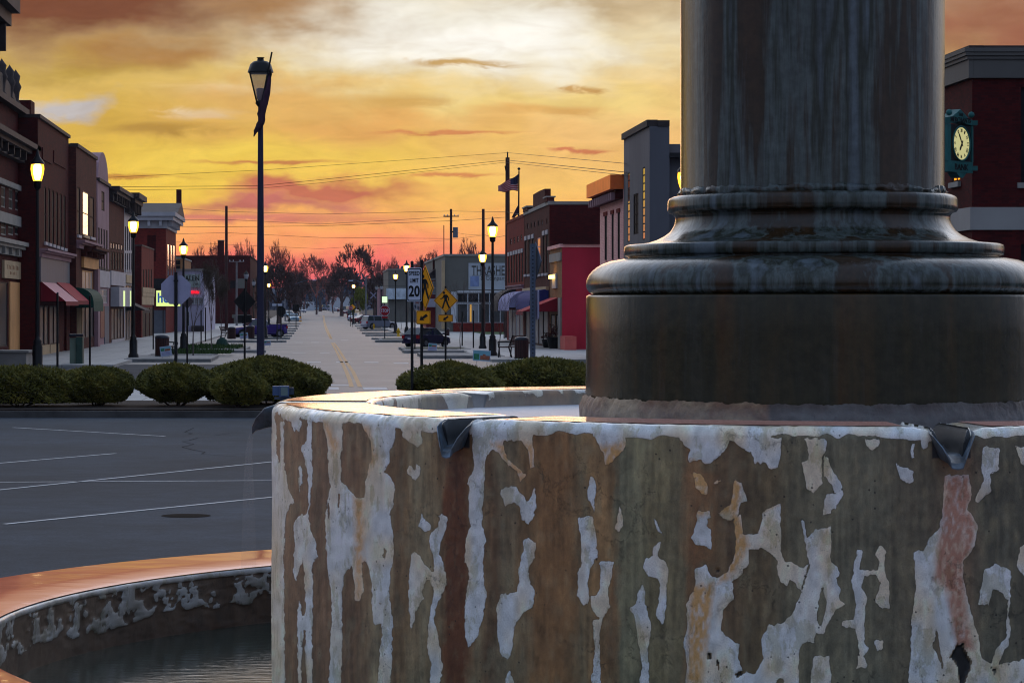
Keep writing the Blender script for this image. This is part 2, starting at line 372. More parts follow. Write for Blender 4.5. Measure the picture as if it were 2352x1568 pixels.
B = [
 [(30,360),(190,355),(187,430),(105,510),(90,515),(82,455),(60,420)],
 [(440,360),(700,365),(690,420),(640,470),(600,500),(570,505),(555,470),(520,495),(490,490),(500,430),(470,410)],
 [(700,370),(945,380),(945,440),(930,520),(900,530),(870,500),(820,500),(800,450),(760,430),(730,410)],
 [(1055,380),(1165,385),(1160,440),(1140,480),(1145,600),(1105,643),(1070,630),(1060,560),(1045,500),(1080,490),(1075,430)],
 [(1150,460),(1175,480),(1195,540),(1235,590),(1247,645),(1228,690),(1205,720),(1175,750),(1145,755),(1155,700),(1165,655),(1210,650),(1190,600),(1155,560)],
 [(1350,385),(1420,385),(1420,415),(1385,435),(1360,415)],
 [(1500,500),(1520,510),(1585,540),(1588,590),(1570,603),(1520,570)],[(1575,400),(1592,400),(1588,470),(1576,480)],[(1620,380),(1665,380),(1660,430),(1635,432)],
 [(520,545),(555,550),(590,600),(590,640),(560,652),(530,620)],[(615,590),(650,580),(640,600),(620,602)],
 [(715,580),(750,600),(780,680),(750,690),(740,740),(700,780),(665,770),(640,740),(700,700),(712,650)],
 [(535,730),(595,735),(600,760),(580,800),(605,830),(605,918),(570,895),(525,890),(508,860),(530,800)],
 [(715,760),(750,750),(758,850),(838,842),(855,740),(940,690),(945,860),(940,930),(962,975),(1015,990),(1050,1008),(1075,985),(1060,1060),(1040,1120),(1015,1090),(985,1055),(975,1095),(940,1080),(925,1020),(930,970),(880,930),(855,910),(788,920),(785,990),(740,1050),(705,1080),(720,1160),(690,1190),(660,1220),(650,1310),(700,1360),(740,1380),(735,1450),(760,1510),(820,1520),(860,1450),(845,1360),(880,1290),(940,1280),(1000,1240),(1030,1160),(1070,1060),(1085,975),(1190,980),(1220,1000),(1230,1048),(1210,1060),(1232,1110),(1222,1155),(1262,1187),(1215,1205),(1165,1290),(1150,1330),(1115,1325),(1105,1370),(1050,1372),(1030,1400),(1030,1600),(475,1600),(490,1480),(470,1370),(490,1280),(485,1180),(530,1100),(525,1010),(580,990),(610,1060),(650,1050),(690,1020),(720,960),(725,870)],
 [(1040,775),(1058,780),(1070,860),(1105,830),(1190,800),(1185,990),(1080,990),(1065,900)],
 [(1100,1440),(1180,1435),(1190,1600),(1085,1600)],
 [(318,755),(335,770),(355,820),(370,848),(345,835)],[(160,700),(180,800),(160,830),(135,825),(150,770)],
 [(360,880),(345,960),(385,980),(398,1040),(385,1120),(388,1200),(370,1285),(335,1240),(345,1180),(358,1120),(350,1060),(300,1050),(275,1010),(285,965),(320,950),(330,900)],
 [(270,1088),(285,1130),(285,1180),(300,1240),(315,1300),(295,1400),(300,1480),(310,1600),(250,1600),(270,1480),(255,1400),(245,1320),(235,1240),(205,1205),(240,1180),(250,1120)],
 [(60,980),(130,975),(125,1060),(105,1110),(110,1200),(70,1255),(25,1210),(20,1150),(60,1130),(70,1040)],
 [(30,1260),(75,1250),(60,1340),(70,1600),(15,1600),(40,1420)],
 [(1315,915),(1340,930),(1325,1020),(1410,1025),(1425,980),(1398,940),(1425,900),(1460,930),(1440,980),(1455,1050),(1475,1110),(1465,1170),(1480,1210),(1440,1205),(1400,1180),(1415,1130),(1430,1080),(1400,1040),(1345,1050),(1335,1100),(1362,1150),(1350,1250),(1350,1370),(1370,1400),(1345,1440),(1365,1490),(1310,1495),(1325,1420),(1305,1300),(1240,1290),(1245,1265),(1300,1258),(1310,1180),(1285,1070),(1300,1010)],
 [(1400,1360),(1440,1355),(1440,1400),(1410,1412)],
 [(1710,820),(1725,840),(1680,1040),(1700,1160),(1715,1250),(1680,1380),(1740,1530),(1800,1600),(1560,1600),(1575,1400),(1580,1250),(1600,1100),(1590,930),(1640,930),(1670,860)],
 [(1740,560),(1860,560),(1870,650),(1850,720),(1900,800),(1890,900),(1830,980),(1830,1060),(1860,1200),(1900,1330),(1920,1450),(1990,1480),(2125,1450),(2170,1600),(1800,1600),(1740,1530),(1700,1300),(1690,1100),(1675,1060),(1700,900),(1725,760)],
 [(1925,420),(2005,420),(2005,540),(1960,550),(1965,640),(1930,660),(1900,700),(1885,690),(1900,640),(1930,590),(1920,540)],
 [(1930,1020),(1990,990),(2060,1020),(2060,1120),(2050,1240),(2060,1300),(2050,1380),(2020,1430),(2000,1490),(1960,1480),(1990,1400),(2040,1350),(2040,1240),(2045,1160),(2000,1110),(1970,1120),(1955,1190),(1900,1185),(1920,1090)],
 [(2085,420),(2160,420),(2160,520),(2110,500)],[(2110,900),(2160,900),(2160,1100),(2090,1000)],
]
NEG = [[(475,650),(488,655),(485,720),(475,715)],[(700,905),(712,930),(705,970),(692,955)],[(425,700),(436,690),(440,740),(430,770)]]
NEGB = [[(1130,1130),(1150,1100),(1165,1180),(1140,1300),(1118,1260)],[(1050,1385),(1090,1378),(1100,1480),(1075,1580),(1040,1500)],[(920,1550),(960,1545),(960,1600),(925,1600)]]
PIT = [[(1800,1380),(1830,1375),(1850,1430),(1870,1470),(1850,1520),(1820,1600),(1800,1480),(1765,1440)],[(715,1520),(740,1510),(770,1512),(730,1535)],[(585,1430),(600,1428),(605,1450),(590,1455)],[(630,1460),(645,1470),(640,1495)],[(1970,1490),(1990,1500),(1980,1520)],[(630,1005),(645,1010),(640,1022),(628,1018)]]
STAIN_TAN = [[(395,285),(425,300),(480,400),(470,460),(440,430),(425,400)],[(540,320),(620,330),(660,470),(620,560),(600,470),(545,360)],[(555,660),(600,690),(600,1000),(585,1170),(562,1160)],[(1220,400),(1430,400),(1435,640),(1380,660),(1300,500)]]
STAIN_B = [[(60,420),(190,400),(160,560),(150,700),(130,900),(60,930),(40,760),(80,560)],[(500,480),(760,560),(740,740),(620,740),(500,760),(480,600)],[(750,480),(940,540),(930,700),(850,740),(770,640)],[(720,700),(790,900),(700,1060),(640,1080)],[(500,1100),(620,1080),(560,1568),(490,1568)]]
STAIN_PINK = [[(1740,560),(1860,560),(1870,650),(1850,720),(1890,800),(1880,900),(1830,980),(1840,1200),(1880,1400),(1800,1400),(1740,1100),(1690,1060),(1725,760)]]
OXA, OXB, OY = 551.2, 1347.5, 826.8
def cv(polys, ox): return [np.array([(ox + a/2.1155, OY + b/2.1155) for a, b in p]) for p in polys]
def sdf(polys, X, Y, cap=6.0):
    """signed distance (inside positive) to a set of outlines, capped"""
    out = np.full(X.shape, -cap)
    for p in polys:
        m = (X > p[:,0].min()-cap) & (X < p[:,0].max()+cap) & (Y > p[:,1].min()-cap) & (Y < p[:,1].max()+cap)
        if not m.any(): continue
        x = X[m]; y = Y[m]; d = np.full(x.shape, 1e9); ins = np.zeros(x.shape, bool)
        n = len(p)
        for i in range(n):
            ax, ay = p[i]; bx, by = p[(i+1) % n]; ex, ey = bx-ax, by-ay
            tt = np.clip(((x-ax)*ex + (y-ay)*ey)/(ex*ex+ey*ey+1e-9), 0, 1)
            d = np.minimum(d, np.hypot(x-ax-tt*ex, y-ay-tt*ey))
            c = ((ay > y) != (by > y))
            with np.errstate(divide='ignore', invalid='ignore'):
                c &= x < (bx-ax)*(y-ay)/(by-ay+1e-12) + ax
            ins ^= c
        v = np.clip(np.where(ins, d, -d), -cap, cap)
        out[m] = np.maximum(out[m], v)
    return out
_vn = {}
def vnoise(x, y, seed=0):
    """smooth value noise"""
    r = _vn.get(seed)
    if r is None: r = _vn[seed] = np.random.default_rng(seed).random((256, 256))
    xi = np.floor(x).astype(int); yi = np.floor(y).astype(int); fx = x-xi; fy = y-yi
    fx = fx*fx*(3-2*fx); fy = fy*fy*(3-2*fy)
    g = lambda a, b: r[a % 256, b % 256]
    return (g(xi,yi)*(1-fx)+g(xi+1,yi)*fx)*(1-fy) + (g(xi,yi+1)*(1-fx)+g(xi+1,yi+1)*fx)*fy

# grid: columns round the basin, rows down the profile
ph_f = np.arange(R(-103), R(16), R(.13)); ph_b = np.arange(R(16), R(257), R(.8))
phis = np.concatenate([ph_f, ph_b]); NPH = len(phis)
rb = .035
prof = []
for z_ in np.linspace(-1.55, -rb, 250): prof.append((RO, z_, 0))
for k in range(1, 9):
    a = math.pi/2*k/8; prof.append((RO - rb*(1-math.cos(a)), -rb + rb*math.sin(a), 1))
for r_ in np.linspace(RO-rb, RI+.025, 22)[1:]: prof.append((r_, 0, 2))
for k in range(1, 6):
    a = math.pi/2*k/5; prof.append((RI+.025*(1-math.sin(a)), -.025*(1-math.cos(a)), 3))
for z_ in np.linspace(-.03, -.16, 10)[1:]: prof.append((RI, z_, 4))
prof = np.array(prof); NR = len(prof)
PH, RR = np.meshgrid(phis, prof[:,0], indexing='xy'); _, ZZ = np.meshgrid(phis, prof[:,1], indexing='xy'); _, KK = np.meshgrid(phis, prof[:,2], indexing='xy')
# notches for the spouts
dmin = np.full(PH.shape, 9.0)
for s_ in SPOUTS:
    dd = np.abs((PH - s_ + math.pi) % (2*math.pi) - math.pi); dmin = np.minimum(dmin, dd)
arc = dmin*RR
lim = np.where(arc < .030, -.090, np.where(arc < .058, -.090 + .090*np.sin(np.clip((arc-.030)/.028, 0, 1)*math.pi/2)**.55, 0.0))
lim = np.where((arc >= .058) & (arc < .115), -.012*((.115-arc)/.057)**2, lim)
ZT = np.minimum(ZZ, lim)
# lumpy, chipped stone
s1 = vnoise(PH*RO*14+50, ZZ*14+30, 1); s2 = vnoise(PH*RO*60+50, (ZZ+RR)*60+70, 2); s3 = vnoise(PH*RO*4+9, ZZ*3+9, 3)
RD = RR + (s3-.5)*.005*(KK < 2) + (s1-.5)*.0012*(KK < 2) + (s2-.5)*.0010*(KK < 3)
ZT = ZT + (s1-.5)*.003*((KK > 0) & (KK < 4)) + (s2-.5)*.0025*((KK > 0) & (KK < 2)) + 0
PX = XC + RD*np.sin(PH); PY = YC - RD*np.cos(PH); PZ = ZR + ZT
sx = VX + F*PX/PY; sy = VY - F*(PZ-EYE)/PY       # where each point of the wall lies on the survey sheets
front = (KK < 2) & (PH < R(40))
wob = (vnoise(sx*.12+3, sy*.12+8, 5)-.5)*7; wob2 = (vnoise(sx*.35+3, sy*.35+8, 6)-.5)*3
X_ = sx + wob*.6 + wob2*.6; Y_ = sy + (vnoise(sx*.15+30, sy*.1+8, 7)-.5)*7 + wob2
paint = sdf(cv(A, OXA) + cv(B, OXB), np.where(front, X_, -999), Y_)
neg = sdf(cv(NEG, OXA) + cv(NEGB, OXB), np.where(front, X_, -999), Y_)
paint = np.where(neg > -2, np.minimum(paint, -neg), paint)
# band of paint along the rim edge, ragged below
edge = .015 + .024*vnoise(PH*RO*9+4, PH*0, 11) + .016*vnoise(PH*RO*34+4, PH*0, 12)
paint = np.maximum(paint, np.clip((ZZ + edge)*700, -6, 6))
# elsewhere (hidden sides) random flakes
rnd = (vnoise(PH*RO*7, ZZ*3+20, 15)*.6 + vnoise(PH*RO*22, ZZ*9+20, 16)*.4 - .5)*40
paint = np.where(~front & (KK < 2), np.maximum(rnd, paint*(ZZ > -.05) - 6*(ZZ <= -.05)), paint)
paint = np.where(KK == 2, 6, paint); paint = np.where(KK >= 3, np.clip(rnd*1.0+ (ZZ+.07)*120, -6, 6), paint)
pit = sdf(cv(PIT, OXB), np.where(front, X_, -999), Y_)
# base colour of the bare, stained concrete (survey columns -> measured tints / daylight tint)
key = [(620,(120,92,74)),(645,(116,86,66)),(700,(104,76,58)),(760,(106,78,62)),(820,(108,80,60)),(870,(132,122,104)),(905,(108,82,58)),(935,(112,90,64)),(965,(128,120,102)),(1010,(118,98,72)),(1022,(104,76,50)),(1036,(100,54,22)),(1062,(108,66,32)),(1085,(112,98,78)),(1125,(104,78,56)),(1160,(104,96,82)),(1210,(118,90,58)),(1235,(126,90,50)),(1290,(130,92,50)),(1320,(116,92,62)),(1335,(112,100,78)),(1375,(142,108,66)),(1400,(122,96,62)),(1420,(98,104,92)),(1470,(116,120,102)),(1500,(112,108,84)),(1565,(106,102,84)),(1590,(118,86,56)),(1625,(104,86,62)),(1670,(98,78,58)),(1715,(88,76,58)),(1770,(96,84,64)),(1810,(98,98,88)),(1900,(94,98,92)),(2010,(90,94,90)),(2080,(86,84,78)),(2130,(84,84,80)),(2200,(116,94,82)),(2265,(78,82,80)),(2400,(76,78,78))]
kx = np.array([k[0] for k in key]); kc = np.array([lin(k[1])[:3] for k in key])
sxw = sx + (vnoise(sx*.05+2, sy*.012, 21)-.5)*34 + (vnoise(sx*.2+2, sy*.02, 22)-.5)*8
bare = np.stack([np.interp(sxw, kx, kc[:,i]) for i in range(3)], -1)
strk = vnoise(sx*.14, sy*.008+4, 23)*.38 + vnoise(sx*.45, sy*.03+4, 24)*.16 + vnoise(sx*.05, sy*.03, 25)*.22 + vnoise(sx*.12+7, sy*.10, 26)*.24
bare *= (.40 + 1.2*strk)[..., None]
pale = np.clip((vnoise(sx*.09+9, sy*.03+9, 27)-.55)*3.0, 0, 1)*.35; bare = bare*(1-pale[...,None]) + np.array(lin((122,120,105))[:3])*pale[...,None]
pnt = np.broadcast_to(np.array(lin((158,172,184))[:3]), bare.shape).copy()
warm = np.clip(vnoise(sx*.03+1, sy*.015+3, 31)*2.2-.7, 0, 1)*.6; mott = (.80+.4*vnoise(sx*.08+5, sy*.05+1, 33))[...,None]
pnt = (pnt*(1-warm[...,None]) + np.array(lin((166,156,126))[:3])*warm[...,None])*mott
def stain(polys, ox, c, amt, tgt):
    d = sdf(cv(polys, ox), np.where(front, X_, -999), Y_, 14); k = np.clip(d/14+.5, 0, 1)*amt
    k = k*np.clip(.35+vnoise(sx*.2, sy*.1, 37)*1.2, 0, 1)
    return tgt*(1-k[...,None]) + np.array(lin(c)[:3])*k[...,None]
pnt = stain(STAIN_TAN, OXA, (158,132,98), .95, pnt); pnt = stain(STAIN_B, OXB, (152,126,86), 1.0, pnt); pnt = stain(STAIN_PINK, OXB, (134,104,94), 1.0, pnt)
bare = stain([[(1010,500),(1100,500),(1110,800),(1100,1600),(1000,1600),(985,900)]], OXA, (96,50,18), 1.0, bare)
bare = stain([[(1440,430),(1640,400),(1650,1000),(1640,1600),(1390,1600),(1430,1100)]], OXA, (134,92,46), .35, bare)
bare = stain([[(470,520),(640,560),(620,980),(480,1000)],[(100,1000),(160,1000),(140,1500),(80,1500)]], OXB, (140,88,40), .4, bare)
LIGHT = np.array([.42,.50,.60])
g_ = bare.mean(-1, keepdims=True); bare = (bare*.64 + g_*.36)*np.array([.74,.76,.64])
bare = np.clip(bare/LIGHT, .01, .85); pnt = np.clip(pnt/LIGHT, .01, .9)
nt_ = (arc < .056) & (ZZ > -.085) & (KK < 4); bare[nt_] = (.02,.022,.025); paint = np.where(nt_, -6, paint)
bare[pit > 0] = (.01,.01,.01); paint = np.where(pit > -1.5, -6, paint)
# paint stands proud of the stone; pits are sunk
lift = np.clip(paint, -1.0, 1.0)*.0005 - np.clip(pit+1, 0, 3)*.003
PX = PX + lift*np.sin(PH)*(KK < 2); PY = PY - lift*np.cos(PH)*(KK < 2)
verts = np.stack([PX-XC, PY-YC, PZ], -1).reshape(-1, 3)
ii, jj = np.meshgrid(np.arange(NR-1), np.arange(NPH), indexing='ij'); j2 = (jj+1) % NPH
faces = np.stack([ii*NPH+jj, ii*NPH+j2, (ii+1)*NPH+j2, (ii+1)*NPH+jj], -1).reshape(-1, 4)
me = bpy.data.meshes.new('basin_wall'); me.from_pydata(verts.tolist(), [], faces.tolist())
me.polygons.foreach_set('use_smooth', [True]*len(me.polygons))
def attr(me, name, arr, typ='FLOAT'):
    a = me.attributes.new(name, typ, 'POINT')
    if typ == 'FLOAT': a.data.foreach_set('value', arr.reshape(-1).astype(np.float32))
    else:
        c = np.concatenate([arr.reshape(-1,3), np.ones((arr.reshape(-1,3).shape[0],1))], 1); a.data.foreach_set('color', c.reshape(-1).astype(np.float32))
attr(me, 'paint', paint/12+.5); attr(me, 'bare', bare, 'FLOAT_COLOR'); attr(me, 'coat', pnt, 'FLOAT_COLOR')

def wall_mat(name, wet=True):
    m, nt, b = nodes(name)
    ap = N_(nt, 'ShaderNodeAttribute', attribute_name='paint'); ab = N_(nt, 'ShaderNodeAttribute', attribute_name='bare'); ac = N_(nt, 'ShaderNodeAttribute', attribute_name='coat')
    nf = noise(nt, 70, 6, .7); ng = noise(nt, 14, 8, .72, stretch=(1,1,.55)); nh = noise(nt, 420, 3, .65); nv = noise(nt, 30, 5, .6, stretch=(1.6,1.6,.12))
    tc_ = nt.nodes['TC']; vo = N_(nt, 'ShaderNodeTexVoronoi'); vo.inputs['Scale'].default_value = 34; nt.links.new(tc_.outputs['Object'], vo.inputs['Vector'])
    vc = N_(nt, 'ShaderNodeTexVoronoi', feature='DISTANCE_TO_EDGE'); vc.inputs['Scale'].default_value = 9
    wv_ = mixc(nt, .06, tc_.outputs['Object'], nf.outputs[1]); nt.links.new(wv_, vc.inputs['Vector'])
    f0 = mth(nt, 'ADD', ap.outputs['Fac'], mth(nt, 'MULTIPLY', mth(nt, 'SUBTRACT', nf.outputs[0], .5), .52))
    f = mth(nt, 'MULTIPLY', mth(nt, 'SUBTRACT', f0, .46), 16, clamp=True)
    f = mth(nt, 'MULTIPLY', f, ramp(nt, nf.outputs[0], [(.31, (0,0,0)), (.345, (1,1,1))]).outputs[0])           # small chips inside the paint
    rim_ = mth(nt, 'SUBTRACT', 1.0, mth(nt, 'MULTIPLY', mth(nt, 'ABSOLUTE', mth(nt, 'SUBTRACT', f0, .45)), 14), clamp=True)   # darker line along the flake edges
    spk = ramp(nt, ng.outputs[0], [(.25, (.74,.73,.70)), (.45, (.95,.95,.94)), (.8, (1.08,1.08,1.09))])
    spk2 = ramp(nt, nh.outputs[0], [(.32, (.68,)*3), (.6, (1.10,)*3)])
    spkb = mixc(nt, 1.0, ramp(nt, ng.outputs[0], [(.3, (.50,.50,.46)), (.45, (.92,.92,.9)), (.55, (1.1,1.08,1.02)), (.72, (1.5,1.5,1.42))]).outputs[0], ramp(nt, nv.outputs[0], [(.3, (.88,.87,.86)), (.7, (1.1,1.1,1.1))]).outputs[0], 'MULTIPLY')
    cb_ = mixc(nt, 1.0, ab.outputs['Color'], spkb, 'MULTIPLY'); cp = mixc(nt, 1.0, ac.outputs['Color'], spk.outputs[0], 'MULTIPLY')
    l2 = mth(nt, 'MULTIPLY', mth(nt, 'SUBTRACT', noise(nt, 19, 8, .7, stretch=(1,1,.5)).outputs[0], .53), 24, clamp=True)
    cp = mixc(nt, l2, cp, mixc(nt, 1.0, cp, (.78,.76,.66,1), 'MULTIPLY'))
    c = mixc(nt, 1.0, mixc(nt, f, cb_, cp), spk2.outputs[0], 'MULTIPLY')
    pits = mth(nt, 'MULTIPLY', mth(nt, 'LESS_THAN', vo.outputs['Distance'], .10), ramp(nt, noise(nt, 6, 2, .5).outputs[0], [(.5, (0,0,0)), (.54, (1,1,1))]).outputs[0])
    crk = mth(nt, 'MULTIPLY', mth(nt, 'LESS_THAN', vc.outputs['Distance'], .008), ramp(nt, noise(nt, 4, 2, .5).outputs[0], [(.52, (0,0,0)), (.58, (.7,.7,.7))]).outputs[0])
    dk = mth(nt, 'MAXIMUM', mth(nt, 'MAXIMUM', pits, crk), mth(nt, 'MULTIPLY', rim_, mth(nt, 'MULTIPLY', .55, mth(nt, 'SUBTRACT', 1.0, mth(nt, 'MULTIPLY', f, .6)))))
    c = mixc(nt, mth(nt, 'MULTIPLY', dk, .85), c, (.02,.016,.012,1))
    nt.links.new(c, b.inputs['Base Color'])
    gn = N_(nt, 'ShaderNodeNewGeometry'); sp_ = N_(nt, 'ShaderNodeSeparateXYZ'); nt.links.new(gn.outputs['Normal'], sp_.inputs[0])
    wetf = mth(nt, 'MULTIPLY', mth(nt, 'SUBTRACT', sp_.outputs[2], .45), 3.0, clamp=True)
    rr = mth(nt, 'MULTIPLY_ADD', wetf, -.40, .50); nt.links.new(rr, b.inputs['Roughness'])
    hgt = mth(nt, 'ADD', mth(nt, 'MULTIPLY', f, mth(nt, 'MULTIPLY_ADD', l2, -.25, .5)), mth(nt, 'ADD', mth(nt, 'MULTIPLY', ng.outputs[0], .9), mth(nt, 'ADD', mth(nt, 'MULTIPLY', nh.outputs[0], .30), mth(nt, 'MULTIPLY', dk, -.7))))
    bp = bump(nt, b, hgt, .55, .004)
    nt.links.new(mth(nt, 'MULTIPLY_ADD', wetf, -.5, .6), bp.inputs['Strength'])
    return m
M_wall = wall_mat('flaked_paint_concrete')
me.materials.append(M_wall)
o = bpy.data.objects.new('basin_wall', me); COL.objects.link(o); o.parent = fount

# ---- lower basin: inner wall with broad wet rim
R2I, R2O, Z2 = 2.93, 3.48, EYE - 1.143
def lower_ring():
    phs = np.concatenate([np.arange(R(-250), R(-40), R(.35)), np.arange(R(-40), R(110), R(2))]); n = len(phs)
    pr = [(R2O, -Z2+.02, 0)] + [(R2O, z, 0) for z in (-.9, -.5, -.2, -.02)] + [(R2O-.01, 0, 2)] + [(r_, -.002, 2) for r_ in np.linspace(R2O-.03, R2I+.03, 8)]
    pr += [(R2I+.015*(1-math.sin(a)), -.015*(1-math.cos(a)), 4) for a in np.linspace(.2, math.pi/2, 4)] + [(R2I, z, 4) for z in np.linspace(-.02, -.42, 70)]
    pr = np.array(pr)
    PH, RR = np.meshgrid(phs, pr[:,0]); _, ZZ = np.meshgrid(phs, pr[:,1]); _, KK = np.meshgrid(phs, pr[:,2])
    q = vnoise(PH*R2I*14, ZZ*14+5, 41)*.5 + vnoise(PH*R2I*40, ZZ*34+5, 42)*.3 + vnoise(PH*R2I*90, ZZ*80+5, 50)*.2
    low = -.17 + .06*vnoise(PH*R2I*3, ZZ*0, 43) - .03*vnoise(PH*R2I*11, ZZ*0, 44)
    pt = np.clip((q-.525)*50, -6, 6); pt = np.where(ZZ < low, -6, pt); pt = np.where(ZZ > -.022, 5, pt)
    pt = np.where(KK == 0, np.clip((q-.45)*30, -6, 6), pt)
    RD = RR - np.where(KK == 4, (q-.5)*.010 + np.clip(pt, -1, 1)*.0025, 0)
    X = RD*np.sin(PH); Y = -RD*np.cos(PH); Z = Z2 + ZZ + 0
    br = np.stack([np.interp(vnoise(PH*R2I*9, ZZ*2+3, 45), [0,.5,1], c) for c in ((.045,.075,.13),(.028,.045,.09),(.02,.03,.065))], -1)
    cp = np.stack([np.interp(vnoise(PH*R2I*15, ZZ*12+3, 47), [0,.5,1], c) for c in ((.20,.32,.42),(.20,.32,.45),(.18,.32,.48))], -1)
    bl = (vnoise(PH*R2I*8+3, ZZ*8, 49) > .93)[..., None]; cp = np.where(bl, np.array([.05,.16,.25]), cp)
    NR, NP = PH.shape
    me = bpy.data.meshes.new('lower_basin')
    ii, jj = np.meshgrid(np.arange(NR-1), np.arange(NP), indexing='ij'); j2 = (jj+1) % NP
    me.from_pydata(np.stack([X, Y, Z], -1).reshape(-1,3).tolist(), [], np.stack([ii*NP+jj, ii*NP+j2, (ii+1)*NP+j2, (ii+1)*NP+jj], -1).reshape(-1,4).tolist())
    me.polygons.foreach_set('use_smooth', [True]*len(me.polygons))
    attr(me, 'paint', pt/12+.5); attr(me, 'bare', br, 'FLOAT_COLOR'); attr(me, 'coat', cp, 'FLOAT_COLOR')
    me.materials.append(M_wall)
    o = bpy.data.objects.new('lower_basin', me); COL.objects.link(o); o.parent = fount
lower_ring()

# ---- water
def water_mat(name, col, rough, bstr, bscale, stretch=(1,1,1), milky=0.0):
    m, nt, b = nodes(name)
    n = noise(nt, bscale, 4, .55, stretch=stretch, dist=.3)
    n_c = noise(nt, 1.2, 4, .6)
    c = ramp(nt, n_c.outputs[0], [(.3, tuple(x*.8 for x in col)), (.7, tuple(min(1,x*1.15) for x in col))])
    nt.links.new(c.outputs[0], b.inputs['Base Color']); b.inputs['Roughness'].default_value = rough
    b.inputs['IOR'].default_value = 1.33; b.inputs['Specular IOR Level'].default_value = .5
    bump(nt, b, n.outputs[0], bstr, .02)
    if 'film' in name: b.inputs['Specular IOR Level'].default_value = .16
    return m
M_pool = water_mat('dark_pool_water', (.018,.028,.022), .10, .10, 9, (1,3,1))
M_film = water_mat('rippled_water_film', (.98,.255,.125), .07, .12, 1.6, (1,2.6,1))  # film: coral base colour paints in the sky's reflection on the water
M_milk = water_mat('blurred_milky_water', (.50,.54,.60), .45, .05, 6, (1,1,1))
def disc(name, r0, r1, z, m, n=160):
    b_ = MB(); vs = [cyl(2*math.pi*i/n, r, z) for r in (r0, r1) for i in range(n)]
    b_.add(vs, [(i, (i+1) % n, n+(i+1) % n, n+i) for i in range(n)], True)
    return struct(name, b_, m)
disc('water', .5, RI+.004, ZR-.062, M_milk)
disc('water', RO-.03, R2I+.02, Z2-.245, M_pool)
# film of water standing on the broad lower rim, its outer edge brimming unevenly
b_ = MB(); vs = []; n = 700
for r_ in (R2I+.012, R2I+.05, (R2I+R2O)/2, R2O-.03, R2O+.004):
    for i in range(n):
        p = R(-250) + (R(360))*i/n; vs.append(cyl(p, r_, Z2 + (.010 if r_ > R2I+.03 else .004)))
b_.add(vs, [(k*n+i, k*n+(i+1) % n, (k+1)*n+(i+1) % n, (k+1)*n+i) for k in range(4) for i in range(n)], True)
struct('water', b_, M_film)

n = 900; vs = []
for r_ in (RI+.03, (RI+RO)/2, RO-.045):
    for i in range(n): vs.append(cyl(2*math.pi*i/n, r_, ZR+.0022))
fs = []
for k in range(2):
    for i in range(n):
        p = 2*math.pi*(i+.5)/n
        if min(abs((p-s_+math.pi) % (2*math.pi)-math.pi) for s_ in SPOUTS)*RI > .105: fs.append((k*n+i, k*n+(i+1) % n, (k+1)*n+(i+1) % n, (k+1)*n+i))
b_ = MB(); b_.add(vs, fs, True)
M_thin = water_mat('thin_wet_film', (.85,.42,.32), .08, .10, 6, (1,3,1))  # peach base colour stands in for the sunrise sky mirrored here
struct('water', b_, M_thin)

# ---- wet column
M_col, nt, b = nodes('wet_dark_stone')
nA = noise(nt, 2.2, 6, .6, stretch=(3.2,3.2,.22)); nB = noise(nt, 30, 5, .6); nC = noise(nt, 9, 5, .6, stretch=(4,4,.3)); nD = noise(nt, 150, 3, .6)
c = ramp(nt, nA.outputs[0], [(.34, (.042,.022,.010)), (.43, (.028,.017,.008)), (.49, (.070,.085,.080)), (.55, (.020,.022,.013)), (.64, (.085,.105,.118))]).outputs[0]
c = mixc(nt, 1.0, c, ramp(nt, nB.outputs[0], [(.3, (.7,.7,.7)), (.7, (1.25,1.25,1.25))]).outputs[0], 'MULTIPLY')
c = mixc(nt, mth(nt, 'MULTIPLY', ramp(nt, nC.outputs[0], [(.58, (0,0,0)), (.75, (1,1,1))]).outputs[0], .27), c, (.12,.135,.15,1))
nt.links.new(c, b.inputs['Base Color'])
b.inputs['Roughness'].default_value = .22; b.inputs['Specular IOR Level'].default_value = .34
nt.links.new(mth(nt, 'MULTIPLY_ADD', nC.outputs[0], .20, .10), b.inputs['Roughness'])
h = mth(nt, 'ADD', mth(nt, 'MULTIPLY', nB.outputs[0], .6), mth(nt, 'ADD', mth(nt, 'MULTIPLY', nD.outputs[0], .15), mth(nt, 'MULTIPLY', nC.outputs[0], .8)))
bump(nt, b, h, .22, .006)
M_drum = M_col.copy(); M_drum.name = 'wet_drum_stone'
for n_ in M_drum.node_tree.nodes:
    if n_.type == 'MATH' and n_.operation == 'MULTIPLY' and abs(n_.inputs[1].default_value-.27) < 1e-6: n_.inputs[1].default_value = .08
    if n_.type == 'VALTORGB' and len(n_.color_ramp.elements) == 5:
        for e, c_ in zip(n_.color_ramp.elements, [(.052,.025,.008), (.046,.030,.013), (.034,.026,.012), (.027,.023,.012), (.036,.030,.018)]): e.color = c_+(1,)
M_drum.node_tree.nodes['Principled BSDF'].inputs['Specular IOR Level'].default_value = .25
DAX = math.hypot(XC, YC)
def rad(px):                     # half-width seen at survey column px (left silhouette) -> radius
    return DAX*math.sin(math.atan2(XC, YC) - math.atan2(px-VX, F))
YS = 9.16
def zz_(py): return EYE + (VY-py)*YS/F
base_prof = [(1563,452),(1546,453.5),(1538,457),(1534.5,462),(1533.5,470),(1533.5,484),(1536,490),(1546,493.5),(1550.5,499),(1551,508),(1549,516),(1545,524),(1538,534),(1526,543),(1508,552),(1488,558.5),(1462,562.5),(1441,563.5),(1434.5,566),(1432.5,571),(1432.5,582),(1434,588),(1443,591),(1443,594),(1425,596),(1402,600),(1385,606),(1371,614),(1360,623),(1352,633),(1347,645),(1346,655),(1348,664),(1353,671),(1360,675.5)]
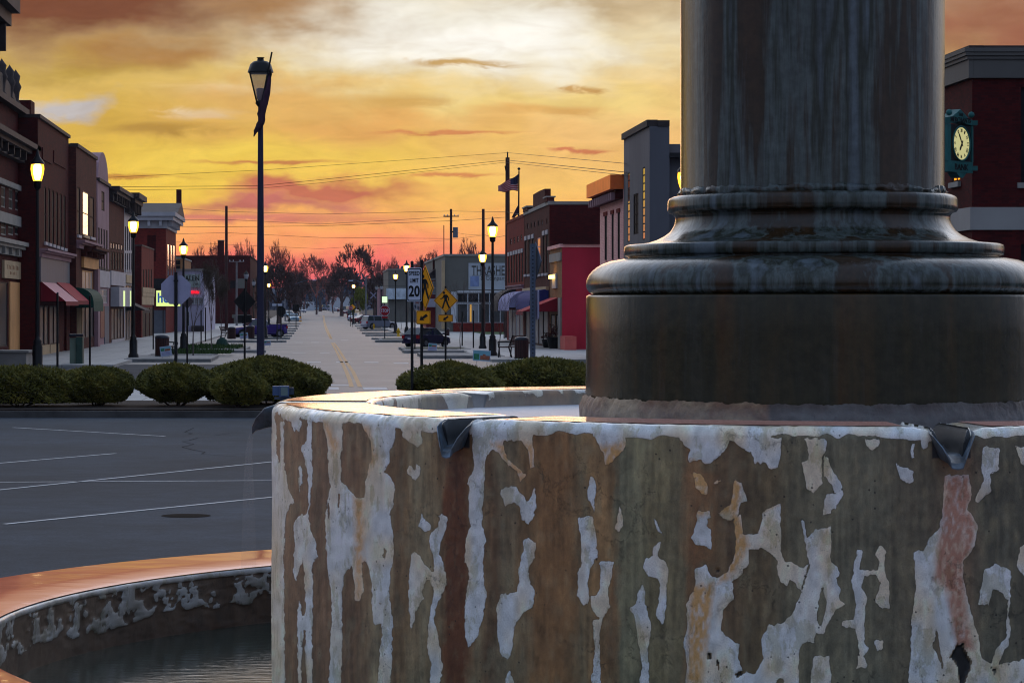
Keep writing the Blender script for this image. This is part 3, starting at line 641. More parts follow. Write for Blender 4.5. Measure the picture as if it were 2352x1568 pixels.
def smooth_prof(pr, k=3):
    out = []
    for i in range(len(pr)-1):
        for j in range(k): 
            t_ = j/k; out.append((pr[i][0]*(1-t_)+pr[i+1][0]*t_, pr[i][1]*(1-t_)+pr[i+1][1]*t_))
    out.append(pr[-1]); return out
def turned(name, pr, parent=fount, n=220, jitter=.0012, mat_=M_col):
    mb = MB(); pr = [(rad(a), zz_(b)) for a, b in pr]
    vs = []; 
    for (r_, z_) in pr:
        for i in range(n):
            p = 2*math.pi*i/n
            q = .3*math.sin(p*9+z_*7)*math.sin(z_*23+p*4)
            rr = r_ + q*jitter*2
            vs.append((rr*math.sin(p), -rr*math.cos(p), z_))
    mb.add(vs, [(k*n+i, (k+1)*n+i, (k+1)*n+(i+1) % n, k*n+(i+1) % n) for k in range(len(pr)-1) for i in range(n)], True)
    return mb.build(name, mat_, parent)
turned('column_shaft', [(1562,440+6),(1563,436),(1563,200),(1563,0),(1563.5,-300),(1566,-700),(1570,-1100)], jitter=.0008)
turned('column_base', smooth_prof(base_prof, 2))
turned('pedestal_drum', [(1366,676),(1352,677.5),(1347.5,679.5),(1346,684),(1346,760),(1345.5,840),(1345,902),(1345,935)], jitter=.001, mat_=M_drum)
# crumbling joint under the shaft
mb = MB(); n = 260; vs = []
for k, (px, py) in enumerate([(1565,438),(1560,441),(1557,446),(1559,452)]):
    for i in range(n):
        p = 2*math.pi*i/n; q = random.random(); r_ = rad(px) + (q-.5)*.010; z_ = zz_(py) + (vnoise(np.array([p*9.0]), np.array([k*1.0]), 63)[0]-.5)*.020*(k < 2)
        vs.append((r_*math.sin(p), -r_*math.cos(p), z_))
mb.add(vs, [(k*n+i, (k+1)*n+i, (k+1)*n+(i+1) % n, k*n+(i+1) % n) for k in range(3) for i in range(n)], True)
mb.build('mortar_joint', M_col, fount)
# rough rendered skirt round the drum's foot
M_skirt, nt, b = nodes('crumbling_mortar')
tcp = N_(nt, 'ShaderNodeTexCoord', name='TC'); sx_ = N_(nt, 'ShaderNodeSeparateXYZ'); nt.links.new(tcp.outputs['Object'], sx_.inputs[0])
n_ = noise(nt, 5, 6, .65); n2_ = noise(nt, 30, 6, .7)
wst = ramp(nt, mth(nt, 'ADD', sx_.outputs[0], mth(nt, 'MULTIPLY', n_.outputs[0], .05)), [(-.0, (1,1,1)), (.01, (0,0,0))])
fx = mth(nt, 'MULTIPLY', mth(nt, 'SUBTRACT', -.28, sx_.outputs[0]), 60, clamp=True)      # left stretch is newer, paler mortar
c = mixc(nt, fx, ramp(nt, n_.outputs[0], [(.3, (.03,.016,.012)), (.5, (.075,.05,.04)), (.7, (.12,.11,.10))]).outputs[0], ramp(nt, n_.outputs[0], [(.3, (.22,.10,.05)), (.45, (.16,.07,.03)), (.62, (.30,.20,.11))]).outputs[0])
c = mixc(nt, 1.0, c, ramp(nt, n2_.outputs[0], [(.3, (.6,)*3), (.7, (1.3,)*3)]).outputs[0], 'MULTIPLY')
nt.links.new(c, b.inputs['Base Color']); b.inputs['Roughness'].default_value = .5
bump(nt, b, n2_.outputs[0], .7, .012)
mb = MB(); n = 700; rows = 16; vs = []
for k in range(rows+1):
    t_ = k/rows
    for i in range(n):
        p = 2*math.pi*i/n; a_ = np.array([p*6.0]); z0 = t_
        q = vnoise(a_*3, np.array([t_*3.0]), 65)[0]*.5 + vnoise(a_*9, np.array([t_*6.0]), 66)[0]*.3 + vnoise(a_*2, np.array([0.]), 67)[0]*.3 - .5
        prof_ = math.sin(min(1, t_*1.5+.1)*math.pi/2)*.020 + .001
        top = .010*vnoise(a_*4, np.array([3.]), 68)[0] - .004*(k == 0)*random.random()
        r_ = rad(1345) + prof_ + q*.018
        vs.append((r_*math.sin(p), -r_*math.cos(p), zz_(909) + top*(1-t_) - t_*.105))
mb.add(vs, [(k*n+i, (k+1)*n+i, (k+1)*n+(i+1) % n, k*n+(i+1) % n) for k in range(rows) for i in range(n)], True)
mb.build('mortar_skirt', M_skirt, fount)

# ---- folded lead spouts
M_lead, nt, b = nodes('weathered_lead')
n_ = noise(nt, 18, 5, .6); n2_ = noise(nt, 60, 4, .6)
c = ramp(nt, n_.outputs[0], [(.3, (.05,.055,.06)), (.5, (.11,.13,.15)), (.66, (.13,.19,.26)), (.8, (.26,.28,.30))])
nt.links.new(c.outputs[0], b.inputs['Base Color']); b.inputs['Roughness'].default_value = .38; b.inputs['Metallic'].default_value = .4
bump(nt, b, n2_.outputs[0], .4, .004)
def spout_mb(phi, lean=0.0):
    mb = MB(); t_ = .0035
    e_r = Vector((math.sin(phi), -math.cos(phi), 0)); e_t = Vector((math.cos(phi), math.sin(phi), 0)); up = Vector((0,0,1))
    st = [(-.22, .030, .050, -.010, -.078), (-.03, .034, .058, -.004, -.078), (.0, .034, .064, -.014, -.084), (.026, .032, .060, -.022, -.090), (.056, .024, .040, -.054, -.098), (.070, .016, .024, -.086, -.112)]
    outer = []
    for (s_, fw, tw, zt, zb) in st:
        c0 = e_r*(RO + s_) + up*ZR + e_t*lean*s_
        ring = [c0 + e_t*(-tw) + up*zt, c0 + e_t*(-(tw+fw)/2*1.02) + up*(zt*.5+zb*.5), c0 + e_t*(-fw) + up*zb, c0 + up*(zb-.003), c0 + e_t*fw + up*zb, c0 + e_t*((tw+fw)/2*1.02) + up*(zt*.5+zb*.5), c0 + e_t*tw + up*zt]
        outer.append(ring)
    m_ = len(outer[0]); vs = [p for r_ in outer for p in r_]
    vin = []
    for r_ in outer:
        cen = sum(r_, Vector())/m_ + up*.03
        for p in r_: vin.append(p + (cen-p).normalized()*t_)
    nv = len(vs); fs = []
    for k in range(len(outer)-1):
        for i in range(m_-1):
            a_ = k*m_+i; fs.append((a_, a_+m_, a_+m_+1, a_+1)); fs.append((nv+a_, nv+a_+1, nv+a_+m_+1, nv+a_+m_))
        for i in (0, m_-1):
            a_ = k*m_+i; fs.append((a_, nv+a_, nv+a_+m_, a_+m_))
    k = len(outer)-1
    for i in range(m_-1): a_ = k*m_+i; fs.append((a_, nv+a_, nv+a_+1, a_+1))
    mb.add(vs+vin, fs)
    return mb
for k, s_ in enumerate(SPOUTS): spout_mb(s_, (.35 if k == 7 else 0)).build('spout', M_lead, fount)
# thin stream falling from the left-hand spout
M_str, nt, b = nodes('falling_water')
tr = N_(nt, 'ShaderNodeBsdfTransparent'); mx = N_(nt, 'ShaderNodeMixShader'); gl = N_(nt, 'ShaderNodeBsdfPrincipled'); gl.inputs['Base Color'].default_value = (.55,.5,.48,1); gl.inputs['Roughness'].default_value = .3
tcp = N_(nt, 'ShaderNodeTexCoord', name='TC'); s_ = N_(nt, 'ShaderNodeSeparateXYZ'); nt.links.new(tcp.outputs['Object'], s_.inputs[0])
fz = ramp(nt, mth(nt, 'MULTIPLY', s_.outputs[2], 1.0), [(0.0, (.03,)*3), (.55, (.10,)*3), (.72, (.35,)*3), (.78, (.9,)*3)])
nt.links.new(fz.outputs[0], mx.inputs[0]); nt.links.new(tr.outputs[0], mx.inputs[1]); nt.links.new(gl.outputs[0], mx.inputs[2]); nt.links.new(mx.outputs[0], nt.nodes['Material Output'].inputs[0])
mb = MB(); sp_phi = SPOUTS[6]; pr_ = cyl(sp_phi, RO+.070, ZR-.110); dr = (math.sin(sp_phi), -math.cos(sp_phi))
prev = None
pts = [(Vector((pr_[0]+dr[0]*.012*min(1, k/5)**.7, pr_[1], pr_[2]-.011*k-.0012*k*k)), .006+.0014*k) for k in range(18)]
for (a_, ra), (b2, rb_) in zip(pts[:-1], pts[1:]): mb.tube(a_, b2, ra, rb_, 10, False)
st_ = mb.build('water', M_str); tag(st_, kind='structure')
# ================================================================ ground and street surfaces
def asphalt(name, c, rough=.6, seed=0.0, warmc=None):
    m, nt, b = nodes(name)
    n1 = noise(nt, .35, 6, .6); n2 = noise(nt, 24, 4, .7); n3 = noise(nt, 1.0, 5, .6, stretch=(.14,.22,1))
    hi = tuple(x*1.35 for x in c); lo = tuple(x*.72 for x in c)
    r1 = ramp(nt, n1.outputs[0], [(.3, lo), (.7, hi)]).outputs[0]
    r2 = ramp(nt, n2.outputs[0], [(.3, (.62,)*3), (.7, (1.4,)*3)]).outputs[0]
    c_ = mixc(nt, 1.0, r1, r2, 'MULTIPLY')
    r3 = ramp(nt, n3.outputs[0], [(.32, (.68,.68,.69)), (.5, (1,1,1)), (.68, (1.3,1.29,1.27))]).outputs[0]
    c_ = mixc(nt, 1.0, c_, r3, 'MULTIPLY')
    n5 = noise(nt, 2.6, 6, .75); c_ = mixc(nt, 1.0, c_, ramp(nt, n5.outputs[0], [(.3, (.66,)*3), (.52, (1,1,1)), (.72, (1.35,)*3)]).outputs[0], 'MULTIPLY')
    nt.links.new(c_, b.inputs['Base Color'])
    b.inputs['Roughness'].default_value = rough; b.inputs['Specular IOR Level'].default_value = .18
    bump(nt, b, n2.outputs[0], .25, .02)
    return m
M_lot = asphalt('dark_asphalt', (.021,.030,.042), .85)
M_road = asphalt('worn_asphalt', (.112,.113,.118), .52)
M_walk, nt, b = nodes('pavement_concrete')
n1 = noise(nt, 1.0, 6, .65); tcn = nt.nodes['TC']
bt = N_(nt, 'ShaderNodeTexBrick'); bt.offset = 0; bt.inputs['Scale'].default_value = 1; bt.inputs['Brick Width'].default_value = 1.5; bt.inputs['Row Height'].default_value = 1.5; bt.inputs['Mortar Size'].default_value = .02
bt.inputs['Color1'].default_value = (.38,.37,.35,1); bt.inputs['Color2'].default_value = (.33,.325,.31,1); bt.inputs['Mortar'].default_value = (.16,.155,.15,1); nt.links.new(tcn.outputs['Object'], bt.inputs['Vector'])
nt.links.new(mixc(nt, 1.0, bt.outputs[0], ramp(nt, n1.outputs[0], [(.3, (.75,)*3), (.7, (1.15,)*3)]).outputs[0], 'MULTIPLY'), b.inputs['Base Color']); b.inputs['Roughness'].default_value = .7
M_kerb = mat('kerb_concrete', (.22,.22,.215), .75, var=.3, scale=1.5)
M_earth = mat('bare_earth', (.055,.042,.032), .95, var=.5, scale=3)
M_mulch = mat('bark_mulch', (.022,.014,.010), .95, var=.6, scale=14, bmp=.6)
M_line = mat('worn_white_road_paint', (.42,.43,.44), .6, var=.35, scale=9, detail=8)
M_yel = mat('worn_yellow_road_paint', (.44,.24,.08), .6, var=.2, scale=5, detail=8)
M_tar = mat('tar_seal', (.006,.006,.007), .9, var=.3, spec=.02)
M_iron = mat('cast_iron', (.006,.005,.005), .9, 0, var=.3, scale=20, spec=.03)

def sheet(name, x0, x1, ys, z, m):
    mb = MB(); vs = []; fs = []
    for y_ in ys: vs += [(x0, y_, gz(y_)+z), (x1, y_, gz(y_)+z)]
    mb.add(vs, [(2*k, 2*k+1, 2*k+3, 2*k+2) for k in range(len(ys)-1)], True)
    return struct(name, mb, m)
YS_far = list(range(440, 860, 20)) + [900, 1290]
sheet('ground', -440, 440, [-28, 100, 300] + YS_far, -.02, M_earth)
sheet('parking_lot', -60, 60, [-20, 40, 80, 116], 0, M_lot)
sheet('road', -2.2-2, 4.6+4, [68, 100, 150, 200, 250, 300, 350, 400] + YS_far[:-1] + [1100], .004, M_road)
sheet('road', -9.2, -4.2, [116, 200, 300, 400] + YS_far[:-1], .0, M_road)
sheet('road', 8.6, 9.6, [116, 200, 300, 400] + YS_far[:-1], .0, M_road)
def slab(name, x0, x1, y0, y1, h, m, z0=0.0, chamf=0.0):
    mb = MB().box(x0, x1, y0, y1, z0-.05, z0+h)
    return struct(name, mb, m)
# pavements either side (gap where the side street crosses)
slab('pavement', -16, -8.6, 109.5, 158, .13, M_walk); slab('pavement', -16, -8.2, 158, 470, .132, M_walk)
slab('pavement', 8.4, 40, 121, 252, .13, M_walk); slab('pavement', 8.0, 16, 252, 470, .132, M_walk)
# corner build-outs and beds
def bed(x0, x1, y0, y1, fill, label=None):
    mb = MB().box(x0, x1, y0, y1, -.05, .15); struct('kerb', mb, M_kerb)
    if fill: mb = MB().box(x0+.25, x1-.25, y0+1.2, y1-1.2, .1, .157); struct('planting_bed', mb, fill)
M_bedfill = mat('sparse_bed_cover', (.075,.075,.045), .95, var=.6, scale=9, detail=8)
M_grass = mat('short_grass', (.045,.085,.022), .95, var=.5, scale=12, detail=8)
for (x0, x1, y0, y1, f_) in [(-9.0,-4.9,121,131,None), (-8.5,-5.3,133,141,M_bedfill), (-8.4,-3.0,146,149,None), (-8.3,-4.0,150.5,160,M_bedfill), (5.05,8.6,144,147.5,None), (5.2,9.2,150,158,M_bedfill), (5.5,9.6,129,137,M_kerb), (4.5,8.2,188,191,None), (5.0,8.2,195,201,M_bedfill)]:
    bed(x0, x1, y0, y1, f_)
# dashes and bars across the road: (survey x0, x1, y, depth of stripe)
mbw = MB()
def strip(mb, pts, w_, z=.009):
    for (a, b_) in zip(pts[:-1], pts[1:]):
        d = Vector((b_[0]-a[0], b_[1]-a[1])); d.normalize(); nx, ny = -d.y*w_/2, d.x*w_/2
        mb.add([(a[0]+nx,a[1]+ny,z+gz(a[1])),(a[0]-nx,a[1]-ny,z+gz(a[1])),(b_[0]-nx,b_[1]-ny,z+gz(b_[1])),(b_[0]+nx,b_[1]+ny,z+gz(b_[1]))], [(0,1,2,3)])
def hbar(mb, px0, px1, py, dep, z=.009):
    y_ = gy(py); mb.add([(wx(px0,y_),y_-dep/2,z),(wx(px1,y_),y_-dep/2,z),(wx(px1,y_),y_+dep/2,z),(wx(px0,y_),y_+dep/2,z)], [(0,1,2,3)])
for (a, b_, py, dep) in [(705,737,832,1.9),(772,804,831.4,1.9),(837,870,832.3,1.9),(904,938,833.8,1.9),(755,801,884.6,1.0),(755,778,892,2.2),(834,889,892.5,2.2),
                         (679,696,786.6,2.0),(715,732,786.4,2.0),(783,800,781.5,1.8),(735,757,811,1.2),(672,702,811.5,1.0)]:
    mbw = MB(); hbar(mbw, a, b_, py, dep)
    tag(mbw.build('road_dash', M_line), kind='structure')

mby = MB()
def gp(a, b_): p = G(673.7+a/4.266, 551.2+b_/4.266); return (p.x, p.y)
for pts in ([(572,1440),(552,1370),(520,1290),(482,1210),(448,1140),(412,1070),(378,1008)], [(655,1440),(622,1370),(585,1290),(525,1205),(478,1125),(435,1055),(398,1006)],
            [(366,970),(342,925),(322,885),(307,840),(298,800),(290,762)], [(377,968),(357,925),(338,885),(320,840),(308,800),(300,762)]):
    mby = MB(); strip(mby, [gp(*p) for p in pts], .15); tag(mby.build('centre_line', M_yel), kind='structure')
# car-park lines near the fountain
mbl = MB()
def gp5(a, b_): p = G(a/2.0319, (1300+b_/1.2445)/1.63265); return (p.x, p.y)
for a, b_ in [((-80,550),(540,498)), ((-80,676),(1290,535)), ((-80,632.5),(1290,624.5)), ((20,828),(1290,700)), ((60,377),(770,418))]:
    mbl = MB(); strip(mbl, [gp5(*a), gp5(*b_)], .085, .006); tag(mbl.build('parking_line', M_line), kind='structure')
mbc = MB()
for pts in ([(905,378),(862,398),(900,405),(878,410)], [(925,425),(880,438),(848,442),(905,455),(850,468),(905,482),(958,492),(940,500),(1010,506),(1100,512)], [(1000,415),(1070,404),(1150,402)], [(200,528),(180,531)]):
    mbc = MB(); strip(mbc, [gp5(*p) for p in pts], .018, .005); tag(mbc.build('asphalt_crack', M_tar), kind='structure')
p = G(427, 1184)
mb = MB().lathe([(.01,.005),(.25,.005),(.27,.004),(.31,.003)], 36); mb.v = [(v[0]+p.x, v[1]+p.y, v[2]) for v in mb.v]
solo('manhole_cover', mb, M_iron, 'round dark iron manhole cover set in the car park asphalt', 'manhole cover')
# kerbed planting islands in front of the shrubs
def island(x0, x1, y0, y1, rr=2.2):
    pts = []
    for (cx, cy, a0) in ((x1-rr, y0+rr*.6, -90), (x1-rr, y1-rr*.6, 0), (x0+rr, y1-rr*.6, 90), (x0+rr, y0+rr*.6, 180)):
        for k in range(9): a = R(a0+90*k/8); pts.append((cx+rr*math.cos(a), cy+rr*.6*math.sin(a)))
    mb = MB().prism([(x, y, -.02) for x, y in pts], (0,0,.17)); struct('kerb', mb, M_kerb_dark)
    cx, cy = (x0+x1)/2, (y0+y1)/2
    ins = [(cx+(x-cx)*(1-.4/(x1-x0)*1), cy+(y-cy)*(1-.4/(y1-y0))) for x, y in pts]
    mb = MB().prism([(x, y, .1) for x, y in ins], (0,0,.085)); struct('planting_bed', mb, M_mulch)
M_kerb_dark = mat('stained_kerb_concrete', (.062,.058,.056), .8, var=.35, scale=2)
island(-14, .3, 60.2, 66.5); island(1.75, 14, 60.8, 67)
struct('pavement', MB().box(-9, -.4, 66.5, 82, -.05, .06), M_walk)
# ================================================================ buildings
M_bdark = brick('dark_red_brick', (84,24,24), (58,18,20), (58,32,32), .5)
M_bred = brick('red_brick', (132,44,38), (100,34,32), (100,58,50), .5)
M_bbrown = brick('brown_brick', (92,46,40), (68,36,34), (72,48,44), .5)
M_bpink = brick('painted_pink_brick', (236,184,176), (222,166,160), (200,146,142), .5, var=.15)
M_btan = brick('tan_brick', (150,112,78), (128,94,66), (120,96,76), .5, var=.2)
M_bmauve = mat('mauve_stucco', lin((150,118,124)), .85, var=.15, scale=.6, detail=8)
M_white = mat('weathered_white_paint', lin((168,164,168)), .7, var=.15, scale=.9, detail=8)
M_cream = mat('cream_stone', lin((176,152,120)), .75, var=.18, scale=.8, detail=8)
M_peach = mat('peach_panel', lin((206,150,96)), .7, var=.15, scale=.8, detail=8)
M_stone = mat('grey_limestone', lin((140,136,130)), .8, var=.22, scale=.8, detail=8)
M_dkstone = mat('dark_trim', lin((60,52,52)), .75, var=.3, scale=1, detail=8)
M_blueP = mat('blue_grey_siding', lin((70,82,98)), .6, var=.25, scale=1.2, stretch=(6,6,.3), detail=6)
M_graySt = mat('grey_stucco', lin((106,102,104)), .85, var=.2, scale=.5, stretch=(1,1,.3), detail=8)
M_grayW = mat('grey_block_wall', lin((104,102,96)), .85, var=.12, scale=.5, detail=8)
M_redW = mat('crimson_painted_wall', lin((164,34,54)), .75, var=.28, scale=.35, detail=8, stretch=(1,1,.5))
M_salmon = mat('salmon_painted_block', lin((196,96,88)), .75, var=.1, scale=2)
M_roof = mat('flat_roof_felt', lin((60,58,60)), .9, var=.3, scale=.6)
M_black = mat('black_paint', (.012,.012,.014), .55, var=.2, scale=4)
M_dark = mat('unlit_interior', (.010,.010,.011), .8, var=.4, scale=.7)
M_wframe = mat('window_frame_paint', lin((40,30,30)), .8, var=.2, spec=.05)
M_wwhite = mat('white_frame_paint', lin((190,192,198)), .6, var=.1)
M_sunset_coping = mat('coping_painted_sunset', (1.0,.19,.05), .35, .6, var=.2, scale=1.2)  # sunset reflected in the metal is put into the orange base colour
def glassm(name, col, rough, spec=.5):
    m, nt, b = nodes(name); n = noise(nt, .6, 3, .5)
    r = ramp(nt, n.outputs[0], [(.3, tuple(x*.6 for x in col)), (.7, tuple(x*1.3 for x in col))]); nt.links.new(r.outputs[0], b.inputs['Base Color'])
    b.inputs['Roughness'].default_value = rough; b.inputs['Specular IOR Level'].default_value = spec
    bump(nt, b, n.outputs[0], .06, .3); return m
G_dark = glassm('dull_dark_glass', (.016,.015,.018), .6, .06)
G_shop = glassm('shop_window_glass', (.05,.052,.055), .3, .15)
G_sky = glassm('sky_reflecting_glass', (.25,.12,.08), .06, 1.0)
G_pale = glassm('pale_blind_glass', (.22,.22,.23), .4, .2)
E_warm = emis('lit_window_warm', (1.0,.42,.05), 2.2); E_pale = emis('lit_sign_pale', (.75,.9,.42), 1.1); E_orange = emis('lit_window_orange', (1,.33,.02), 1.6)

def wall_panel(mb, O, U, N, L, z0, z1, holes, t=.22):
    """solid wall L long with rectangular openings (u0,u1,z0,z1) whose reveals are t deep; O at the foot, N outward"""
    Z = Vector((0,0,1)); us = sorted({0.0, L} | {max(0, min(L, h[i])) for h in holes for i in (0,1)}); zs = sorted({z0, z1} | {max(z0, min(z1, h[i])) for h in holes for i in (2,3)})
    q = lambda a, b, c, d: mb.quad(a, b, c, d)
    for i in range(len(us)-1):
        for j in range(len(zs)-1):
            cu, cz = (us[i]+us[i+1])/2, (zs[j]+zs[j+1])/2
            if us[i+1]-us[i] < 1e-6 or zs[j+1]-zs[j] < 1e-6: continue
            if any(h[0] < cu < h[1] and h[2] < cz < h[3] for h in holes): continue
            q(O+U*us[i]+Z*zs[j], O+U*us[i+1]+Z*zs[j], O+U*us[i+1]+Z*zs[j+1], O+U*us[i]+Z*zs[j+1])
    for h in holes:
        a, b, c, d = h[:4]; p = [O+U*a+Z*c, O+U*b+Z*c, O+U*b+Z*d, O+U*a+Z*d]; r = [x - N*t for x in p]
        for i in range(4): q(p[i], p[(i+1) % 4], r[(i+1) % 4], r[i])

class Bld:
    """building on one side of the street: side -1 = north (left), +1 = south (right)"""
    def __init__(s, name, label, side, xf, xn, xfar, ytop, depth, mw, cat='building', group='shops along the street', mside=None, top_at='near'):
        s.side, s.xf = side, side*abs(xf)
        s.Y0 = F*abs(xf)/abs(xn-VX); s.Y1 = F*abs(xf)/abs(xfar-VX)
        s.H = wz(ytop, s.Y0 if top_at == 'near' else s.Y1)
        s.root = thing(name, label, cat, (s.xf + side*depth/2, (s.Y0+s.Y1)/2, 0), 0, group)
        s.D = depth; s.mw = mw; s.holes = []; s.items = []; s.mside = mside or mw
        s.U = Vector((0,1,0)); s.N = Vector((-side,0,0)); s.W = Vector((0,0,1)); s.O = Vector((s.xf, s.Y0, 0))
        s.sholes = []; s.sitems = []
    def y(s, px): return F*abs(s.xf)/max(abs(px-VX), 1)
    def u(s, px): return s.y(px) - s.Y0
    def z(s, px, py): return wz(py, s.y(px))
    def rect(s, x0, x1, yt, yb):
        """survey rectangle on the facade -> (u0,u1,z0,z1)"""
        u0, u1 = sorted((s.u(x0), s.u(x1))); xm = (x0+x1)/2
        return (u0, u1, max(.02, s.z(xm, yb)), s.z(xm, yt))
    def win(s, x0, x1, yt, yb, glass=None, sill=True, frame=None, lintel=None, mull=0, bars=1, name='window', silm=None):
        r = s.rect(x0, x1, yt, yb); s.holes.append(r); s.items.append((name, r, glass or G_dark, sill, frame or M_wframe, lintel, mull, bars, silm)); return r
    def side_rect(s, x0, x1, yt, yb):      # on the wall that faces west, at distance Y0
        u0, u1 = sorted((abs(wx(x0, s.Y0)-s.xf), abs(wx(x1, s.Y0)-s.xf))); return (u0, u1, max(.02, wz(yb, s.Y0)), wz(yt, s.Y0))
    def pbox(s, name, r, n0, n1, m, parent=None):
        """box standing on the facade: r=(u0,u1,z0,z1) between n0 and n1 outward"""
        mb = MB().obox(s.O, s.U, s.N, s.W, r[0], r[1], n0, n1, r[2], r[3]); return mb.build(name, m, parent or s.root, parent is None) if parent is None else s._sub(mb, name, m, parent)
    def _sub(s, mb, name, m, parent):
        l = s.root.location; mb.v = [(v[0]-l[0], v[1]-l[1], v[2]-l[2]) for v in mb.v]; return mb.build(name, m, parent)
    def opening(s, it, O, U, N):
        name, r, glass, sill, frame, lintel, mull, bars, silm = it; t = (.014 if glass is G_sky else .05) if abs(N.x) > .5 else .16; pr_ = .010 if glass is G_sky else .03
        mb = MB().obox(O, U, N, s.W, r[0], r[1], -t-.03, -t, r[2], r[3]); p = mb.build(name, glass, s.root, True)
        fb = MB(); fw = min(.07, (r[1]-r[0])*.07)
        for (a, b) in ((r[0], r[0]+fw), (r[1]-fw, r[1])): fb.obox(O, U, N, s.W, a, b, -t+.002, -t+pr_, r[2], r[3])
        for (a, b) in ((r[2], r[2]+fw), (r[3]-fw, r[3])): fb.obox(O, U, N, s.W, r[0]+fw, r[1]-fw, -t+.002, -t+pr_, a, b)
        for k in range(1, bars+1): zc = r[2]+(r[3]-r[2])*k/(bars+1); fb.obox(O, U, N, s.W, r[0]+fw, r[1]-fw, -t+.002, -t+pr_*.8, zc-fw/2, zc+fw/2)
        for k in range(1, mull+1): uc = r[0]+(r[1]-r[0])*k/(mull+1); fb.obox(O, U, N, s.W, uc-fw/2, uc+fw/2, -t+.002, -t+pr_*.9, r[2]+fw, r[3]-fw)
        s._sub(fb, 'window_frame', frame, p)
        if sill: s._sub(MB().obox(O, U, N, s.W, r[0]-.12, r[1]+.12, .002, .10, r[2]-.16, r[2]), 'sill', silm or M_stone, p)
        if lintel: s._sub(MB().obox(O, U, N, s.W, r[0]-.12, r[1]+.12, .002, .06, r[3], r[3]+.28), 'lintel', lintel, p)
    def finish(s, cap=M_stone, caph=.25, capn=.12, bodyz=None):
        mb = MB(); wall_panel(mb, s.O, s.U, s.N, s.Y1-s.Y0, 0, s.H, s.holes, .24)
        # west-facing wall and the rest of the block
        SO = Vector((s.xf, s.Y0, 0)); SU = Vector((s.side, 0, 0)); SN = Vector((0,-1,0))
        mb.build('facade', s.mw, s.root, True)
        ms = MB(); wall_panel(ms, SO, SU, SN, s.D, 0, bodyz or s.H, s.sholes, .24)
        x0, x1 = sorted((s.xf + s.side*.26, s.xf + s.side*s.D)); hz = bodyz or s.H
        b = MB(); 
        b.quad((x0,s.Y1,0),(x1,s.Y1,0),(x1,s.Y1,hz),(x0,s.Y1,hz)); xb = s.xf+s.side*s.D; b.quad((xb,s.Y0,0),(xb,s.Y1,0),(xb,s.Y1,hz),(xb,s.Y0,hz))
        ms.v += b.v; ms.f += [tuple(i+len(ms.v)-len(b.v) for i in f) for f in b.f]; ms.sm += b.sm
        ms.build('side_wall', s.mside, s.root, True)
        MB().box(min(s.xf+s.side*.27, s.xf+s.side*(s.D-.02)), max(s.xf+s.side*.27, s.xf+s.side*(s.D-.02)), s.Y0+.27, s.Y1-.02, .02, hz-.35).build('interior', M_dark, s.root, True)
        MB().box(x0, x1, s.Y0+.02, s.Y1-.02, hz-.32, hz-.02 if caph else hz).build('roof', M_roof, s.root, True)
        if caph:
            c = MB().obox(s.O, s.U, s.N, s.W, 0, s.Y1-s.Y0, -.35, capn, s.H, s.H+caph)
            if bodyz is None: c.obox(SO, SU, SN, s.W, .35, s.D, -.35, .06, s.H, s.H+caph*.9)
            c.build('coping', cap, s.root, True)
        for it in s.items: s.opening(it, s.O, s.U, s.N)
        for it in s.sitems: s.opening(it, SO, SU, SN)
        return s.root
    def cornice(s, px0, px1, yt, yb, proj, m, dent=0, name='cornice', dm=None):
        """moulded cornice across the facade with optional brackets"""
        r = s.rect(px0, px1, yt, yb); h = r[3]-r[2]; mb = MB()
        mb.obox(s.O, s.U, s.N, s.W, r[0], r[1], .002, proj, r[3]-h*.28, r[3]); mb.obox(s.O, s.U, s.N, s.W, r[0]+.03, r[1]-.03, .002, proj*.72, r[3]-h*.5, r[3]-h*.28-.002)
        mb.obox(s.O, s.U, s.N, s.W, r[0]+.06, r[1]-.06, .002, proj*.35, r[2], r[3]-h*.5-.002)
        o = mb.build(name, m, s.root, True)
        if dent:
            for k in range(dent):
                uc = r[0] + (r[1]-r[0])*(k+.5)/dent; b = MB().obox(s.O, s.U, s.N, s.W, uc-.10, uc+.10, proj*.36, proj*.66, r[2]+h*.02, r[3]-h*.5-.01); s._sub(b, 'bracket', dm or m, o)
        return o
    def band(s, name, px0, px1, yt, yb, proj, m, n0=.002): return s.pbox(name, s.rect(px0, px1, yt, yb), n0, proj, m)
    def shop(s, px0, px1, yt, yb, n=3, glass=None, frame=None, stall=None):
        """shopfront: panes between mullions over a stall riser"""
        r = s.rect(px0, px1, yt, yb); w_ = (r[1]-r[0])/n
        for k in range(n):
            q = (r[0]+w_*k+.06, r[0]+w_*(k+1)-.06, r[2], r[3]); s.holes.append(q); s.items.append(('window', q, glass or G_shop, False, frame or M_black, None, 0, 0, None))
        if stall: s.pbox('stall_riser', (r[0], r[1], .05, r[2]), .002, .05, stall)

